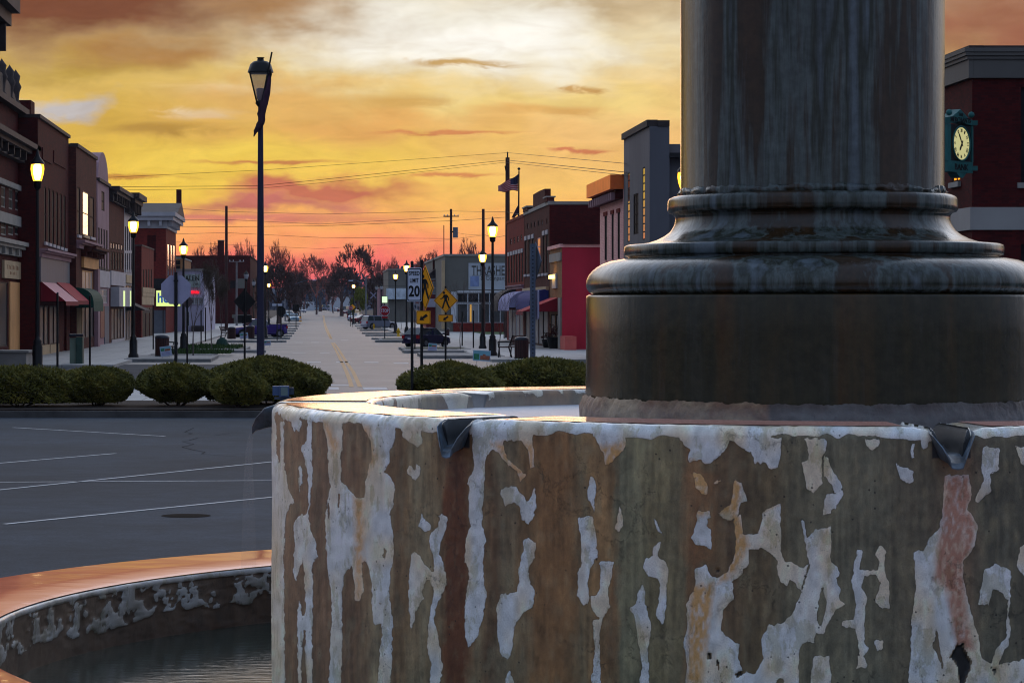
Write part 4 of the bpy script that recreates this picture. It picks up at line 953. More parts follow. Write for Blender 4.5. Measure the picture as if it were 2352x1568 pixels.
def awning(name, label, side, xf, px0, px1, yt, yb, proj, m, mvalance=None, curve=0.0, group='awnings over the shop fronts', ribs=None, flat_end=True):
    """fabric awning: top edge on the facade at survey row yt, hem at yb (rows taken at px0)"""
    xfs = side*abs(xf); Y0 = F*abs(xf)/abs(px0-VX); Y1 = F*abs(xf)/abs(px1-VX); zt = wz(yt, Y0); n_ = 10 if curve else 1
    # the hem stands out from the wall, so its row is read nearer the street axis
    zb = wz(yb, Y0); vh = .22
    root = thing(name, label, 'awning', (xfs, (Y0+Y1)/2, zb-vh), 0, group)
    pts = []
    for k in range(n_+1):
        t = k/n_
        if curve: a = t*math.pi/2; pts.append((math.sin(a)*proj, zb + (zt-zb)*math.cos(a)**(1/curve)))
        else: pts.append((t*proj, zt + (zb-zt)*t))
    mb = MB(); sgn = -side
    L = lambda p, y: (xfs + sgn*(p[0]+.03), y, p[1])
    for a, b in zip(pts[:-1], pts[1:]): mb.quad(L(a, Y0), L(b, Y0), L(b, Y1), L(a, Y1))
    mb.build('canopy', m, root, True)
    for y_ in (Y0, Y1):
        e = MB(); e.poly([L(p, y_) for p in pts] + [L((0, zb), y_)]); e.build('end_panel', mvalance or m, root, True)
    v = MB(); v.quad(L((proj, zb), Y0), L((proj, zb), Y1), L((proj, zb-vh), Y1), L((proj, zb-vh), Y0)); v.build('valance', mvalance or m, root, True)
    f = MB(); f.tube((xfs+sgn*.02, Y0+.03, zb), (xfs+sgn*proj, Y0+.03, zb), .02, n=5); f.tube((xfs+sgn*.02, Y1-.03, zb), (xfs+sgn*proj, Y1-.03, zb), .02, n=5)
    f.build('awning_frame', M_black, root, True)
    return root

# ---------------- north side (left)
b = Bld('building', 'nearest ornate dark building with arched stone trim and storefront sign at left edge', -1, 15.1, -90, 50, 175, 14, M_bdark)
for k, x in enumerate((-60, -40, -20, 2, 19, 34)): b.win(x, x+ (12 if x > 0 else 16), 505-(x < 0)*10, 650-110, G_dark, sill=False, frame=M_stone)
for x in (-62, -42, -22, 3, 20, 35): b.win(x, x+9, 428+(.30*x), 476+.22*x, G_dark, sill=False, frame=M_stone)
b.band('arcade_trim', -88, 48, 402, 415, .16, M_stone); b.band('arcade_sill', -88, 48, 480, 505, .16, M_stone)
b.cornice(-88, 50, 545, 580, .55, M_stone, 8); b.cornice(-88, 50, 300, 345, 1.0, M_dkstone, 9)
b.band('sign_board', 4, 46, 600, 640, .14, M_cream); b.band('pilaster', 47, 50, 585, 815, .22, M_stone); b.band('pilaster', -88, -70, 585, 815, .22, M_stone)
b.shop(-66, 18, 645, 800, 3, G_shop); b.band('panel', 20, 44, 648, 812, .08, M_peach)
mb = MB(); r = b.rect(8, 42, 606, 634)          # worn gilt strokes, too faded to read
for row in (0, 1):
    for k in range(9 if row == 0 else 5):
        u0 = r[0]+(r[1]-r[0])*(.08+.094*k + (.18 if row else 0)); z0 = r[2]+(r[3]-r[2])*(.52 if row == 0 else .1); mb.obox(b.O, b.U, b.N, b.W, u0, u0+.09, .141, .155, z0, z0+(r[3]-r[2])*(.36 if row == 0 else .24)*(1-.12*(k % 3)))
rt = b.finish(M_dkstone, .3, .4); mb.build('gilt_marks', mat('faded_gilt', lin((120,62,30)), .5), rt, True)
# roof-edge crest: low arched pediment with finials
mb = MB(); n = 12; y0, y1 = b.y(-60), b.y(36)
pts = [(b.xf+.1, y0+(y1-y0)*k/n, b.H+.3+1.1*math.sin(math.pi*k/n)**.6) for k in range(n+1)]
mb.prism([(p[0], p[1], p[2]) for p in pts] + [(b.xf+.1, y1, b.H+.3), (b.xf+.1, y0, b.H+.3)], (-.5,0,0)); mb.build('pediment', M_dkstone, rt, True)
for yq in (b.y(4), b.y(22), b.y(36)):
    f = MB().lathe([(.22,0),(.25,.3),(.16,.5),(.2,1.4),(.3,1.9),(.18,2.4),(.24,3.0),(.06,3.5),(.0,3.7)], 10); f.v = [(v[0]+b.xf, v[1]+yq, v[2]*.5+b.H+.3) for v in f.v]; f.build('finial', M_dkstone, rt, True)

# tall corner block whose cornice breaks into the very top left corner
b = Bld('building', 'tall dark block at the top left corner showing only its heavy bracketed cornice', -1, 13.2, -110, -22, -60, 12, M_bdark)
b.cornice(-108, -24, -45, 95, 1.25, M_dkstone, 4); b.finish(M_dkstone, .5, 1.2)

b = Bld('building', 'red brick shop with seven tall slit windows and blue panel over maroon awnings', -1, 14.1, 87, 157.5, 270, 14, M_bdark)
for i in range(6):
    x0 = (345+30.5*i)/3.412; b.win(x0, x0+5, 398+(105+14*i)/3.412, 398.1+(538+10*i)/3.412, G_dark, silm=M_white)
b.cornice(88, 157, 577, 596, .5, M_bmauve, 0); b.band('siding_panel', 89, 156, 596, 650, .1, M_blueP)
b.shop(92, 112, 702, 792, 2, G_shop, stall=M_cream); b.shop(114, 134, 702, 790, 2, G_shop, stall=M_cream); b.band('pilaster', 148, 156, 650, 815, .12, M_bdark)
for (x0, x1) in ((96, 118), (122, 150)): b.band('recessed_brick_panel', x0, x1, 345+.35*(x0-96), 372+.35*(x0-96), .06, M_bdark)
rt = b.finish(M_dkstone, .18, .12)
MB().box(b.xf-2.6, b.xf-1.2, b.y(122), b.y(130), b.H-.3, b.H+1.5).build('chimney', M_bdark, rt, True)
b = Bld('building', 'brown brick shop with three large upper windows and peach panelled storefront', -1, 13.7, 175, 221.5, 337, 14, M_bbrown)
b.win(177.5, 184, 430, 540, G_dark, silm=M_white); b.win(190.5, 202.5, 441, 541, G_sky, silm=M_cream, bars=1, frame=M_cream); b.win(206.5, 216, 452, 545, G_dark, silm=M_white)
b.cornice(175.5, 221, 557, 575, .5, M_bmauve, 0); b.cornice(186, 221, 570, 592, .9, M_bbrown, 6)
b.band('fascia_panel', 187, 221, 592, 617, .16, M_peach); b.win(189, 214, 622, 672, E_pale if 0 else G_pale, sill=True, silm=M_peach, frame=M_peach, mull=2, bars=0)
b.shop(187, 216, 690, 775, 3, G_shop); b.band('pilaster', 216.5, 221, 618, 805, .25, M_bmauve)
for k in range(3): b.band('pilaster', 177+k*4, 176.3+k*4, 705, 808, .12, M_cream)
b.finish(M_dkstone, .2, .1)
b = Bld('building', 'mauve gabled shop with arched parapet, slit windows and dark red door', -1, 14.0, 224, 250.5, 415, 14, M_bmauve)
for k in range(4): b.win(225.5+6*k, 229+6*k, 523+2*k, 612+2*k, G_dark, silm=M_dkstone)
b.win(233, 240, 440, 484, G_dark, sill=False); b.band('fascia', 225, 250, 622, 660, .1, M_white); b.win(227, 247, 664, 696, G_pale, sill=False, mull=2, frame=M_white)
b.band('door', 229, 238, 703, 775, .06, mat('dark_red_door', lin((96,24,28)), .5)); b.band('panel', 239, 249, 703, 790, .05, M_blueP)
rt = b.finish(M_dkstone, .2, .15)
mb = MB(); y0, y1 = b.y(225), b.y(250); n = 10
arc = [(b.xf-.02, y0+(y1-y0)*k/n, b.H+.2 + 1.9*(math.sin(math.pi*k/n))**.5) for k in range(n+1)]
mb.prism(arc + [(b.xf-.02, y1, b.H+.2), (b.xf-.02, y0, b.H+.2)], (-1.4,0,0)); mb.build('arched_gable', M_bmauve, rt, True)
b = Bld('building', 'dark brick shop with leaded transom windows and pale storefront panels', -1, 14.0, 251, 285, 436, 14, M_bbrown)
for k in range(5): b.win(254+6*k, 258.5+6*k, 556+1.2*k, 572+k, G_pale, sill=False, bars=0); b.win(254+6*k, 258.5+6*k, 577+k, 620, G_dark, sill=False)
b.cornice(251.5, 285, 437, 470, .7, M_dkstone, 6); b.band('fascia', 252, 285, 624, 656, .12, M_white); b.band('bay_panel', 254, 283, 660, 704, .6, M_white)
b.band('light_strip', 263.5, 267, 668, 703, .63, E_pale, .602); b.band('light_strip', 279.5, 281.5, 668, 703, .63, E_pale, .602)
b.shop(256, 284, 708, 778, 4, G_shop, stall=M_white); b.finish(M_dkstone, .2, .3)
b = Bld('building', 'narrow white fronted shop with heavy dark cornice beside pale panel shop', -1, 14.0, 285.5, 305, 452, 14, M_white)
for k in range(4): b.win(287+4.4*k, 289.6+4.4*k, 520, 576, G_dark, sill=False); b.win(287+4.4*k, 289.6+4.4*k, 581, 620, G_dark, silm=M_white)
b.cornice(286, 305, 448, 492, 1.1, M_dkstone, 5); b.shop(287, 303, 655, 780, 3, G_shop); b.band('fascia', 286, 303, 632, 650, .15, M_cream); b.finish(M_dkstone, .2, .9)
b = Bld('building', 'low red brick shop with slit windows and corrugated sign band', -1, 14.0, 325, 353, 565, 14, M_bred, mside=M_bdark)
for k in range(4): b.win(328+6*k, 331+6*k, 618, 660, G_dark, sill=False)
b.cornice(325.5, 353, 661, 700, .12, M_cream, 0, 'corrugated_band'); b.shop(327, 352, 706, 778, 3, G_dark); b.finish(M_dkstone, .12, .06)
b = Bld('building', 'tall brick corner building with grand white cornice and arched side window', -1, 14.0, 381, 404, 500, 16, M_bred, mside=M_bred)
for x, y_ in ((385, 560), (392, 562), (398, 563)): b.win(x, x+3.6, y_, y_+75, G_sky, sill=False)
r = b.side_rect(338, 358, 540, 600); b.sholes.append((r[0], r[1], r[2], r[3])); b.sitems.append(('window', r, M_bdark, False, M_bdark, None, 0, 0, None))
# big white cornice wrapping both faces
rt = b.finish(M_white, .15, .2); z1 = b.H+.15; mb = MB()
for (pr, za, zb_) in ((.95, z1-.02, z1+.35), (.75, z1-.4, z1-.022), (.12, z1-1.15, z1-.402)):
    mb.box(b.xf-16, b.xf+pr, b.Y0-pr, b.Y0-.002, za, zb_); mb.box(b.xf+.002, b.xf+pr, b.Y0-.001, b.Y1, za, zb_)
o = mb.build('cornice', M_white, rt, True)
for k in range(14): q = MB().box(b.xf-.6-k*1.1, b.xf-.35-k*1.1, b.Y0-.6, b.Y0-.13, z1-.95, z1-.403); b._sub(q, 'bracket', M_white, o)
for k in range(7): q = MB().box(b.xf+.13, b.xf+.6, b.Y0+.3+k*2.2, b.Y0+.6+k*2.2, z1-.95, z1-.403); b._sub(q, 'bracket', M_white, o)
p = MB(); p.prism([(b.xf+.9, b.y(385), z1+.35), (b.xf+.9, b.y(404), z1+.35), (b.xf+.9, b.y(397), z1+1.7)], (-5,0,0)); p.build('pediment', M_dkstone, rt, True)
MB().box(b.xf+.1, b.xf+.6, b.y(404)-1.2, b.y(404)-.4, z1+.2, wz(436, b.y(403))).build('chimney', M_bdark, rt, True)
# its ground floor: dark fascia, lit sign, grey roller front on the west face
Yw = b.Y0
def wbox(root, name, px0, px1, yt, yb, n0, n1, m, Y=None, parent=None):
    Y = Y or Yw; mb = MB().box(wx(px0,Y), wx(px1,Y), Y-n1, Y-n0, max(.02, wz(yb,Y)), wz(yt,Y)); return mb.build(name, m, parent or root, True)
wbox(rt, 'fascia', 353.5, 382, 640, 664, .002, .3, M_black)
wbox(rt, 'shutter', 354, 380, 712, 776, .002, .08, mat('grey_shutter', lin((96,98,106)), .6, var=.1, scale=3)); wbox(rt, 'pilaster', 374, 376, 712, 776, .082, .16, M_dkstone)
sg = thing('illuminated_sign', 'lit yellow sign with blue letters behind the stop sign back', 'sign', P(386, 704, Yw-1.2))
Ys = Yw-1.4
MB().box(wx(357.5,Ys), wx(415,Ys), Ys, Ys+.3, wz(704,Ys), wz(666,Ys)).build('sign_box', mat('sign_case', lin((60,70,90)), .5), sg, True)
MB().box(wx(359,Ys), wx(414,Ys), Ys-.02, Ys-.002, wz(703,Ys), wz(667,Ys)).build('lit_face', emis('lit_yellow_face', (.80,.95,.30), 1.05), sg, True)
mb = MB(); text_on(mb, 'he', P(375, 684, Ys-.03), Vector((1,0,0)), Vector((0,0,1)), Vector((0,-1,0)), .95, 1.05, .02, .03); mb.build('lettering', emis('lit_blue_letters', (.02,.10,.42), .8), sg, True)
MB().box(wx(372,Ys), wx(374,Ys), Ys+.3, Yw-.002, wz(680,Ys), wz(676,Ys)).build('bracket', M_black, sg, True)

# free-standing blocks further down the street, flat fronts facing west
def block(name, label, x0, x1, y0, y1, top, m, cap=M_stone, cat='building', group='shops along the street', capn=.12):
    root = thing(name, label, cat, ((x0+x1)/2, (y0+y1)/2, 0), 0, group)
    MB().box(x0, x1, y0, y1, gz(y0)-.3, top).build('wall', m, root, True)
    c = MB(); c.box(x0-capn, x1+capn, y0-capn, y1, top, top+.2); c.build('coping', cap, root, True)
    return root
def flat_win(root, px0, px1, yt, yb, Y, glass, frame=M_wframe, name='window', mull=0, bars=0, d=.05):
    a, b_, c, d_ = wx(px0,Y), wx(px1,Y), wz(yb,Y), wz(yt,Y)
    p = MB().box(a, b_, Y-d, Y-.003, c, d_).build(name, glass, root, True); fb = MB(); fw = .06 if Y < 300 else .12
    for (u, v) in ((a-fw, a), (b_, b_+fw)): fb.box(u, v, Y-d-.05, Y-.004, c-fw, d_+fw)
    for (u, v) in ((c-fw, c), (d_, d_+fw)): fb.box(a, b_, Y-d-.05, Y-.004, u, v)
    for k in range(1, mull+1): xm = a+(b_-a)*k/(mull+1); fb.box(xm-fw/2, xm+fw/2, Y-d-.03, Y-d-.002, c, d_)
    for k in range(1, bars+1): zm = c+(d_-c)*k/(bars+1); fb.box(a, b_, Y-d-.031, Y-d-.002, zm-fw/2, zm+fw/2)
    l = root.location; fb.v = [(v[0]-l[0], v[1]-l[1], v[2]-l[2]) for v in fb.v]; fb.build('window_frame', frame, p)
    return p
Y = 259; gb = block('building', 'white painted shop with green lettered sign board beyond the bare trees', -30, wx(469,Y), Y, 288, wz(622,Y), mat('lilac_white_wall', lin((176,172,194)), .8, var=.12, scale=.6))
gs = MB().box(wx(420,Y), wx(460,Y), Y-.12, Y-.003, wz(660,Y), wz(630,Y)).build('sign_board', mat('sage_sign_board', lin((168,184,180)), .6), gb, True)
mb = MB(); X1, Z1, Nm = Vector((1,0,0)), Vector((0,0,1)), Vector((0,-1,0))
text_on(mb, 'ALEN', P(441, 639, Y-.13), X1, Z1, Nm, .52, 1.45, .02, .02); text_on(mb, 'ON', P(450, 653, Y-.13), X1, Z1, Nm, .28, .5, .02)
l = gb.location; mb.v = [(v[0]-l[0], v[1]-l[1], v[2]-l[2]) for v in mb.v]; mb.build('lettering', mat('dark_green_letters', (.01,.03,.025), .5), gs)
flat_win(gb, 437, 466, 684, 698, Y, G_pale, M_wwhite, mull=2); wbox(gb, 'lit_red_sign', 439, 457, 668, 674, .003, .12, emis('red_neon', (1,.01,.03), 1.6), Y)
flat_win(gb, 428, 434, 716, 748, Y, G_shop, M_wwhite); wbox(gb, 'plinth', 440, 469, 748, 764, .003, .3, M_dkstone, Y)
Y = 385; bb = block('building', 'long brown brick warehouse with square chimney far behind the bare trees', wx(400,Y), wx(575,Y), Y, 430, wz(590,Y), M_bdark, M_bdark)
for px in (530, 537.5): flat_win(bb, px, px+5, 646, 660, Y, G_dark)
wbox(bb, 'wall_panel', 545, 562, 640, 662, .003, .06, M_grayW, Y); wbox(bb, 'loading_canopy', 534, 574, 722, 730, .003, 1.6, M_grayW, Y); wbox(bb, 'rolling_door', 537, 556, 730, 745, .003, .08, M_stone, Y)
MB().box(wx(499,Y), wx(513,Y), Y+2, Y+3.6, wz(590,Y), wz(552,Y)).build('chimney', M_bdark, bb, True); MB().box(wx(498,Y), wx(514,Y), Y+1.9, Y+3.7, wz(552,Y), wz(550.5,Y)).build('chimney_cap', M_stone, bb, True)
Y = 345; yb_ = block('building', 'small ochre block with dark windows between lamp and brick corner building', wx(380,Y), wx(418,Y), Y, 370, wz(594,Y), mat('ochre_wall', lin((150,104,66)), .85, var=.15, scale=.5))
for px, py in ((400,600),(408,600),(400,612),(408,612)): flat_win(yb_, px, px+4, py, py+6, Y, G_dark)
Y = 560; block('building', 'low grey shed with pale end wall far along the left pavement', wx(578,Y), wx(600,Y), Y, 600, wz(648,Y), M_grayW)

# ---------------- south side (right)
b = Bld('building', 'lower brown brick shop next to gabled building with six dark slit windows', 1, 14.5, 1204, 1164.5, 497.5, 18, M_bred, mside=M_bbrown)
for k in range(6): b.win(1167.5+6.1*k, 1170.8+6.1*k, 588-1.6*k, 650-.6*k, G_dark, sill=False, lintel=M_white)
for k in range(4): b.win(1172+8*k, 1175+8*k, 548-3*k, 562-3*k, G_pale, sill=False)
b.cornice(1166, 1203, 655, 664, .2, M_bmauve, 0); b.shop(1168, 1202, 712, 782, 4, G_pale, frame=M_wwhite); b.finish(M_bred, .2, .05)
b = Bld('building', 'dark brick building with pointed gable on its parapet and long blank side wall', 1, 14.5, 1262, 1204.5, 470, 24, M_bbrown, mside=M_bdark)
for k, x in enumerate((1206, 1214, 1222, 1247, 1254.5)): b.win(x, x+4.2, 552-(x-1206)*.28, 630-(x-1206)*.06, G_dark, silm=M_white, lintel=M_white)
b.win(1234.5, 1241, 546, 588, G_sky, sill=True, silm=M_bpink, frame=M_bpink); b.win(1230, 1243, 594, 630, G_dark, silm=M_white)
for k, x in enumerate((1211, 1219, 1227, 1235, 1244, 1255)): b.win(x, x+2.4, 513-(x-1211)*.27, 526-(x-1211)*.27, G_dark if k % 2 else G_pale, sill=False, bars=0)
b.shop(1207, 1258, 706, 790, 5, G_pale, frame=M_black); b.band('fascia', 1206, 1261, 660, 668, .2, M_cream)
rt = b.finish(M_stone, .22, .08)
mb = MB(); ya, yb2, zt = b.y(1253), b.y(1226), b.H+.2
mb.prism([(b.xf-.05, ya, zt), (b.xf-.05, ya, zt+.9), (b.xf-.05, (ya+yb2)/2-.3, wz(439, b.y(1240))), (b.xf-.05, (ya+yb2)/2+.3, wz(439, b.y(1240))), (b.xf-.05, yb2, zt+.9), (b.xf-.05, yb2, zt)], (.38,0,0)); mb.build('gable', M_bbrown, rt, True)
for (xa, xb2, yt) in ((1262, 1255, 453.5), (1216, 1206, 477)): MB().box(b.xf-.15, b.xf+.30, b.y(xa)+.01, b.y(xb2), b.H+.2, wz(yt+3, b.y(xb2))).build('parapet_pier', M_bbrown, rt, True); MB().box(b.xf-.22, b.xf+.38, b.y(xa)-.1, b.y(xb2)+.1, wz(yt+3, b.y(xb2))+.002, wz(yt, b.y(xb2))).build('pier_cap', M_stone, rt, True)
b = Bld('building', 'tan brick shop with lit wall sconce and a tall crimson side wall', 1, 14.5, 1291, 1262.5, 568, 24, M_btan, mside=M_redW)
b.band('stone_frieze', 1264, 1290, 582, 601, .08, M_stone); b.win(1264.5, 1274, 722, 790, G_shop, sill=False); b.win(1276.5, 1284, 722, 790, G_pale, sill=False); b.band('shop_pier', 1285, 1290, 684, 800, .1, M_stone)
b.band('sconce_plate', 1271, 1280.5, 629, 662, .1, M_white); b.band('sconce_light', 1272, 1278, 632, 640, .32, emis('sconce_bulb', (1,.6,.15), 6), .12)
rt = b.finish(M_bpink, .2, .15)
MB().box(wx(1292,149.8)+.02, 38, 149.62, 149.79, wz(561,149.8), wz(566,149.8)+.2).build('wall_cap', M_bdark, rt, True)
pl = solo('stucco_block', MB().box(wx(1291.5,148.5), wx(1318,148.5), 147, 149.7, .13, wz(772,148)), M_salmon, 'salmon painted block standing at the foot of the crimson wall', 'block')
b = Bld('building', 'pink painted brick building with metal roof coping in painted sunset glow and three slit windows', 1, 14.5, 1432, 1378, 401, 24, M_bpink)
for (x0, x1, yt, yb2) in ((1388.5,1394.4,496,598), (1404.5,1409.6,492,597), (1418.5,1424,488,594)):
    b.win(x0, x1, yt, yb2, G_dark, silm=M_bpink); r = b.rect(x0-1, x1+1, yt-9, yt); b.pbox('arch_head', r, .002, .05, M_bred)
b.cornice(1374, 1432, 434, 444, .6, M_bmauve, 0, 'moulding'); b.band('corbel_table', 1375, 1431, 444, 466, .35, M_bdark)
r = b.rect(1375, 1431, 447, 468)
for k in range(12): uc = r[0]+(r[1]-r[0])*(k+.5)/12; b.pbox('corbel', (uc-.13, uc+.13, r[2], r[3]-.1), .352, .55, M_bmauve)
rt = b.finish(None or M_dkstone, .02, .05)
MB().box(14.5-.62, 15.1, b.Y0, b.Y1+.6, wz(434,b.Y0), wz(401,b.Y0)).build('metal_coping', M_sunset_coping, rt, True)
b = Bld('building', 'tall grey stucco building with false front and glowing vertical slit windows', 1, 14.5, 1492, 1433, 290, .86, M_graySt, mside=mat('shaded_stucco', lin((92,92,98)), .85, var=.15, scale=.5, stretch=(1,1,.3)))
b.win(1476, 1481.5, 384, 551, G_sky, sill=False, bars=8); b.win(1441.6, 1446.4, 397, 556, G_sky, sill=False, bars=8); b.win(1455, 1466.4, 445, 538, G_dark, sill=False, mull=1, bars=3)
rt = b.finish(M_dkstone, .28, .12)
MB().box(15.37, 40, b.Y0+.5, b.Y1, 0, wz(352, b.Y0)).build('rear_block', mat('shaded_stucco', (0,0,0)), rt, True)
mb = MB(); mb.prism([(15.37, b.Y0+.3, wz(352,b.Y0)), (40, b.Y0+.3, wz(352,b.Y0)), (40, b.Y0+.3, wz(333,b.Y0)), (15.37, b.Y0+.3, wz(330,b.Y0))], (0, 8, 0)); mb.build('rear_roof', M_graySt, rt, True)
MB().box(15.37, 40, b.Y0-.05, b.Y0+.29, wz(362,b.Y0), wz(351,b.Y0)).build('rear_cornice', M_black, rt, True)

# bank on the corner
b = Bld('building', 'dark brick bank with grey cornice and pale stone band at right edge', 1, 20, 2233, 2100, 112, 26, M_bdark, group=None)
Y0 = b.Y0
b.win(2187, 2205, 400, 418.6, E_orange, silm=M_stone, bars=0, mull=1)
r = b.side_rect(2345, 2390, 200, 420); b.sholes.append(r); b.sitems.append(('window', r, G_dark, True, M_wframe, None, 0, 1, M_stone))
r = b.side_rect(2345, 2390, 560, 690); b.sholes.append(r); b.sitems.append(('window', r, G_dark, True, M_wframe, None, 0, 1, M_stone))
rt = b.finish(M_dkstone, .1, .1)
mb = MB()
M_bankc = mat('grey_painted_cornice', lin((92,88,84)), .7, var=.12, scale=.5)
for (pr, ya, yb2) in ((.30,112,121),(.26,121.4,129),(.20,129.4,137),(.14,137.4,180)):
    za, zb_ = wz(yb2, Y0), wz(ya, Y0); mb.box(20.002, 46, Y0-pr, Y0-.002, za, zb_); mb.box(20-pr, 20-.002, Y0-pr, b.Y1, za, zb_)
mb.build('cornice', M_bankc, rt, True)
mb = MB(); za, zb_ = wz(528, Y0), wz(476, Y0); mb.box(20.002, 46, Y0-.08, Y0-.002, za, zb_); mb.box(20-.08, 20-.002, Y0-.08, b.Y1, za, zb_); mb.build('stone_band', mat('pale_band', lin((150,146,142)), .75, var=.12, scale=.5), rt, True)
# projecting bank clock
M_verd = mat('verdigris_paint', lin((38,92,90)), .55, var=.2, scale=3)
ck = thing('wall_clock', 'teal framed illuminated round bank clock hung on the brick corner', 'clock', (wx(2208,76.3), 76.3, wz(398,76.3)))
ang = R(47); Uc = Vector((math.cos(ang), math.sin(ang), 0)); Nc = Vector((math.sin(ang), -math.cos(ang), 0)); Wc = Vector((0,0,1)); Oc = P(2207, 330, 76.3)
mb = MB().obox(Oc, Uc, Nc, Wc, -.62, .62, -.30, -.02, -.52, .55); mb.build('clock_case', M_black, ck, True)
mb = MB(); mb.obox(Oc, Uc, Nc, Wc, -.78, .70, -.34, .02, -.86, -.53)
mb.prism([Oc+Uc*u_+Wc*w_+Nc*.02 for u_, w_ in ((-.84,.56),(-.84,.74),(-.55,.78),(-.25,.92),(-.05,1.02),(.15,.92),(.42,.78),(.72,.72),(.72,.56),(.3,.6),(-.05,.66),(-.4,.6))], Nc*-.36)
mb.obox(Oc, Uc, Nc, Wc, -.82, -.63, -.34, .02, -.53, .56); mb.obox(Oc, Uc, Nc, Wc, .63, .72, -.34, .02, -.53, .56); mb.prism([Oc+Uc*u_+Wc*w_+Nc*.02 for u_, w_ in ((-.3,-.87),(.3,-.87),(.1,-1.02),(-.1,-1.02))], Nc*-.3)
mb.build('clock_frame', M_verd, ck, True)
for u_ in (-.75, .58): 
    s_ = MB().lathe([(.0,-.1),(.07,-.07),(.1,0),(.07,.07),(0,.1)], 10, cap=False); c_ = Oc+Uc*u_+Wc*.88; s_.v = [(v[0]+c_.x, v[1]+c_.y-.1, v[2]+c_.z) for v in s_.v]; s_.build('ball_finial', M_verd, ck, True)
for w_ in (.66, -.7): MB().obox(Oc, Vector((1,0,0)), Vector((0,-1,0)), Wc, .15, .62, -.7, -.45, w_-.08, w_+.06).build('bracket', M_verd, ck, True)
face = MB().add([Oc + Uc*.49*math.cos(t) + Wc*.49*math.sin(t) + Nc*.012 for t in [2*math.pi*k/40 for k in range(40)]], [tuple(range(40))]).build('clock_face', emis('lit_clock_face', (.80,.76,.36), .66), ck, True)
rim = MB(); pts = [Oc + Uc*.51*math.cos(t) + Wc*.51*math.sin(t) + Nc*.02 for t in [2*math.pi*k/40 for k in range(41)]]; rim.path(pts, .03, 6); b._sub; l = ck.location
def sub(mb, name, m, par, root): l = root.location; mb.v = [(v[0]-l[0], v[1]-l[1], v[2]-l[2]) for v in mb.v]; return mb.build(name, m, par)
sub(rim, 'rim', M_verd, face, ck)
mb = MB()
for k, nm in enumerate(['XII','I','II','III','IIII','V','VI','VII','VIII','IX','X','XI']):
    a = R(90-30*k); ur = Uc*math.cos(a)+Wc*math.sin(a); ut = Uc*math.sin(a)-Wc*math.cos(a); text_on(mb, nm, Oc+ur*.39+Nc*.02, ut, ur, Nc, .10, .035+.022*len(nm), .01)
sub(mb, 'numerals', M_black, face, ck)
mb = MB()
for a, L_, w_ in ((R(90+32), .37, .03), (R(90+148), .26, .04)):   # hands near five to seven
    ur = Uc*math.cos(a)+Wc*math.sin(a); ut = Uc*math.sin(a)-Wc*math.cos(a); mb.prism([Oc-ur*.10-ut*w_*.5+Nc*.035, Oc-ur*.10+ut*w_*.5+Nc*.035, Oc+ur*L_*.75+ut*w_+Nc*.035, Oc+ur*L_+Nc*.035, Oc+ur*L_*.75-ut*w_+Nc*.035], Nc*.01)
sub(mb, 'hands', M_black, face, ck)
mb = MB(); text_on(mb, 'THE', Oc+Wc*.86-Uc*.05+Nc*.03, Uc, Wc, Nc, .10, .28); text_on(mb, 'MERCHANTS', Oc+Wc*.70-Uc*.05+Nc*.03, Uc, Wc, Nc, .15, 1.2, .01, .01); text_on(mb, 'BANK', Oc-Wc*.70+Nc*.03, Uc, Wc, Nc, .18, .8, .01, .01); mb.build('lettering', M_black, ck, True)

# grey store beyond, facing west
Y = 255; tb = block('building', 'grey block store with faded blue painted sign and large gridded windows', wx(1021.8,Y), 26, Y, 300, wz(588,Y), M_grayW)
wbox(tb, 'brick_base', 1041, 1300, 741, 765, .003, .2, M_bred, Y); wbox(tb, 'pier', 1014.8, 1021.7, 598, 755, -.4, .15, M_cream, Y); wbox(tb, 'pier', 1036, 1048, 670, 741, .003, .25, M_wwhite, Y); wbox(tb, 'fascia', 1049, 1300, 667.5, 672, .003, .25, M_wwhite, Y)
for k in range(6):
    x0 = 1050.5+k*25; x1 = x0+22.5
    flat_win(tb, x0, x1, 674, 694, Y, G_dark, M_wwhite); flat_win(tb, x0, x1, 698, 740, Y, G_shop if k != 1 else G_pale, M_wwhite)
wbox(tb, 'lit_strip', 1079, 1083, 699, 739, .06, .08, emis('amber_interior', (.9,.5,.12), .55), Y)
sb = MB().box(wx(1076,Y), 26, Y-.08, Y-.003, wz(665,Y), wz(604,Y)).build('painted_sign', mat('faded_pale_sign', lin((168,174,182)), .8, var=.15, scale=.7, detail=8), tb, True)
mb = MB(); text_on(mb, 'THRASHER', P(1127, 621, Y-.09), X1, Z1, Nm, .95, 3.8, .01, .01); text_on(mb, '& Company', P(1134, 640, Y-.09), X1, Z1, Nm, .55, 2.6, .01); mb.box(wx(1084,Y), wx(1200,Y), Y-.1, Y-.085, wz(633,Y), wz(632,Y)); sub(mb, 'lettering', mat('faded_letters', lin((70,66,62)), .8, var=.4, scale=3), sb, tb)
wbox(tb, 'painted_panel', 1080, 1100, 634, 658, .085, .09, mat('faded_blue_panel', lin((120,136,176)), .8, var=.3, scale=1.5), Y)
for (a, c, t_, d) in ((1040,1075,582,587.9),(1117,1122,582,598),(1134,1138,580,598)): MB().box(wx(a,Y), wx(c,Y), Y+6, Y+7.5, wz(588,Y)+.2, wz(t_,Y)).build('roof_vent', M_graySt, tb, True)
Y = 275; rh = block('house', 'dark red brick house with steep dark roof and white sash window', wx(979,Y), wx(1021,Y), Y, 286, wz(643,Y), mat('maroon_brick_wall', lin((110,34,38)), .85, var=.2, scale=1.2), cat='house', group=None, cap=M_wwhite)
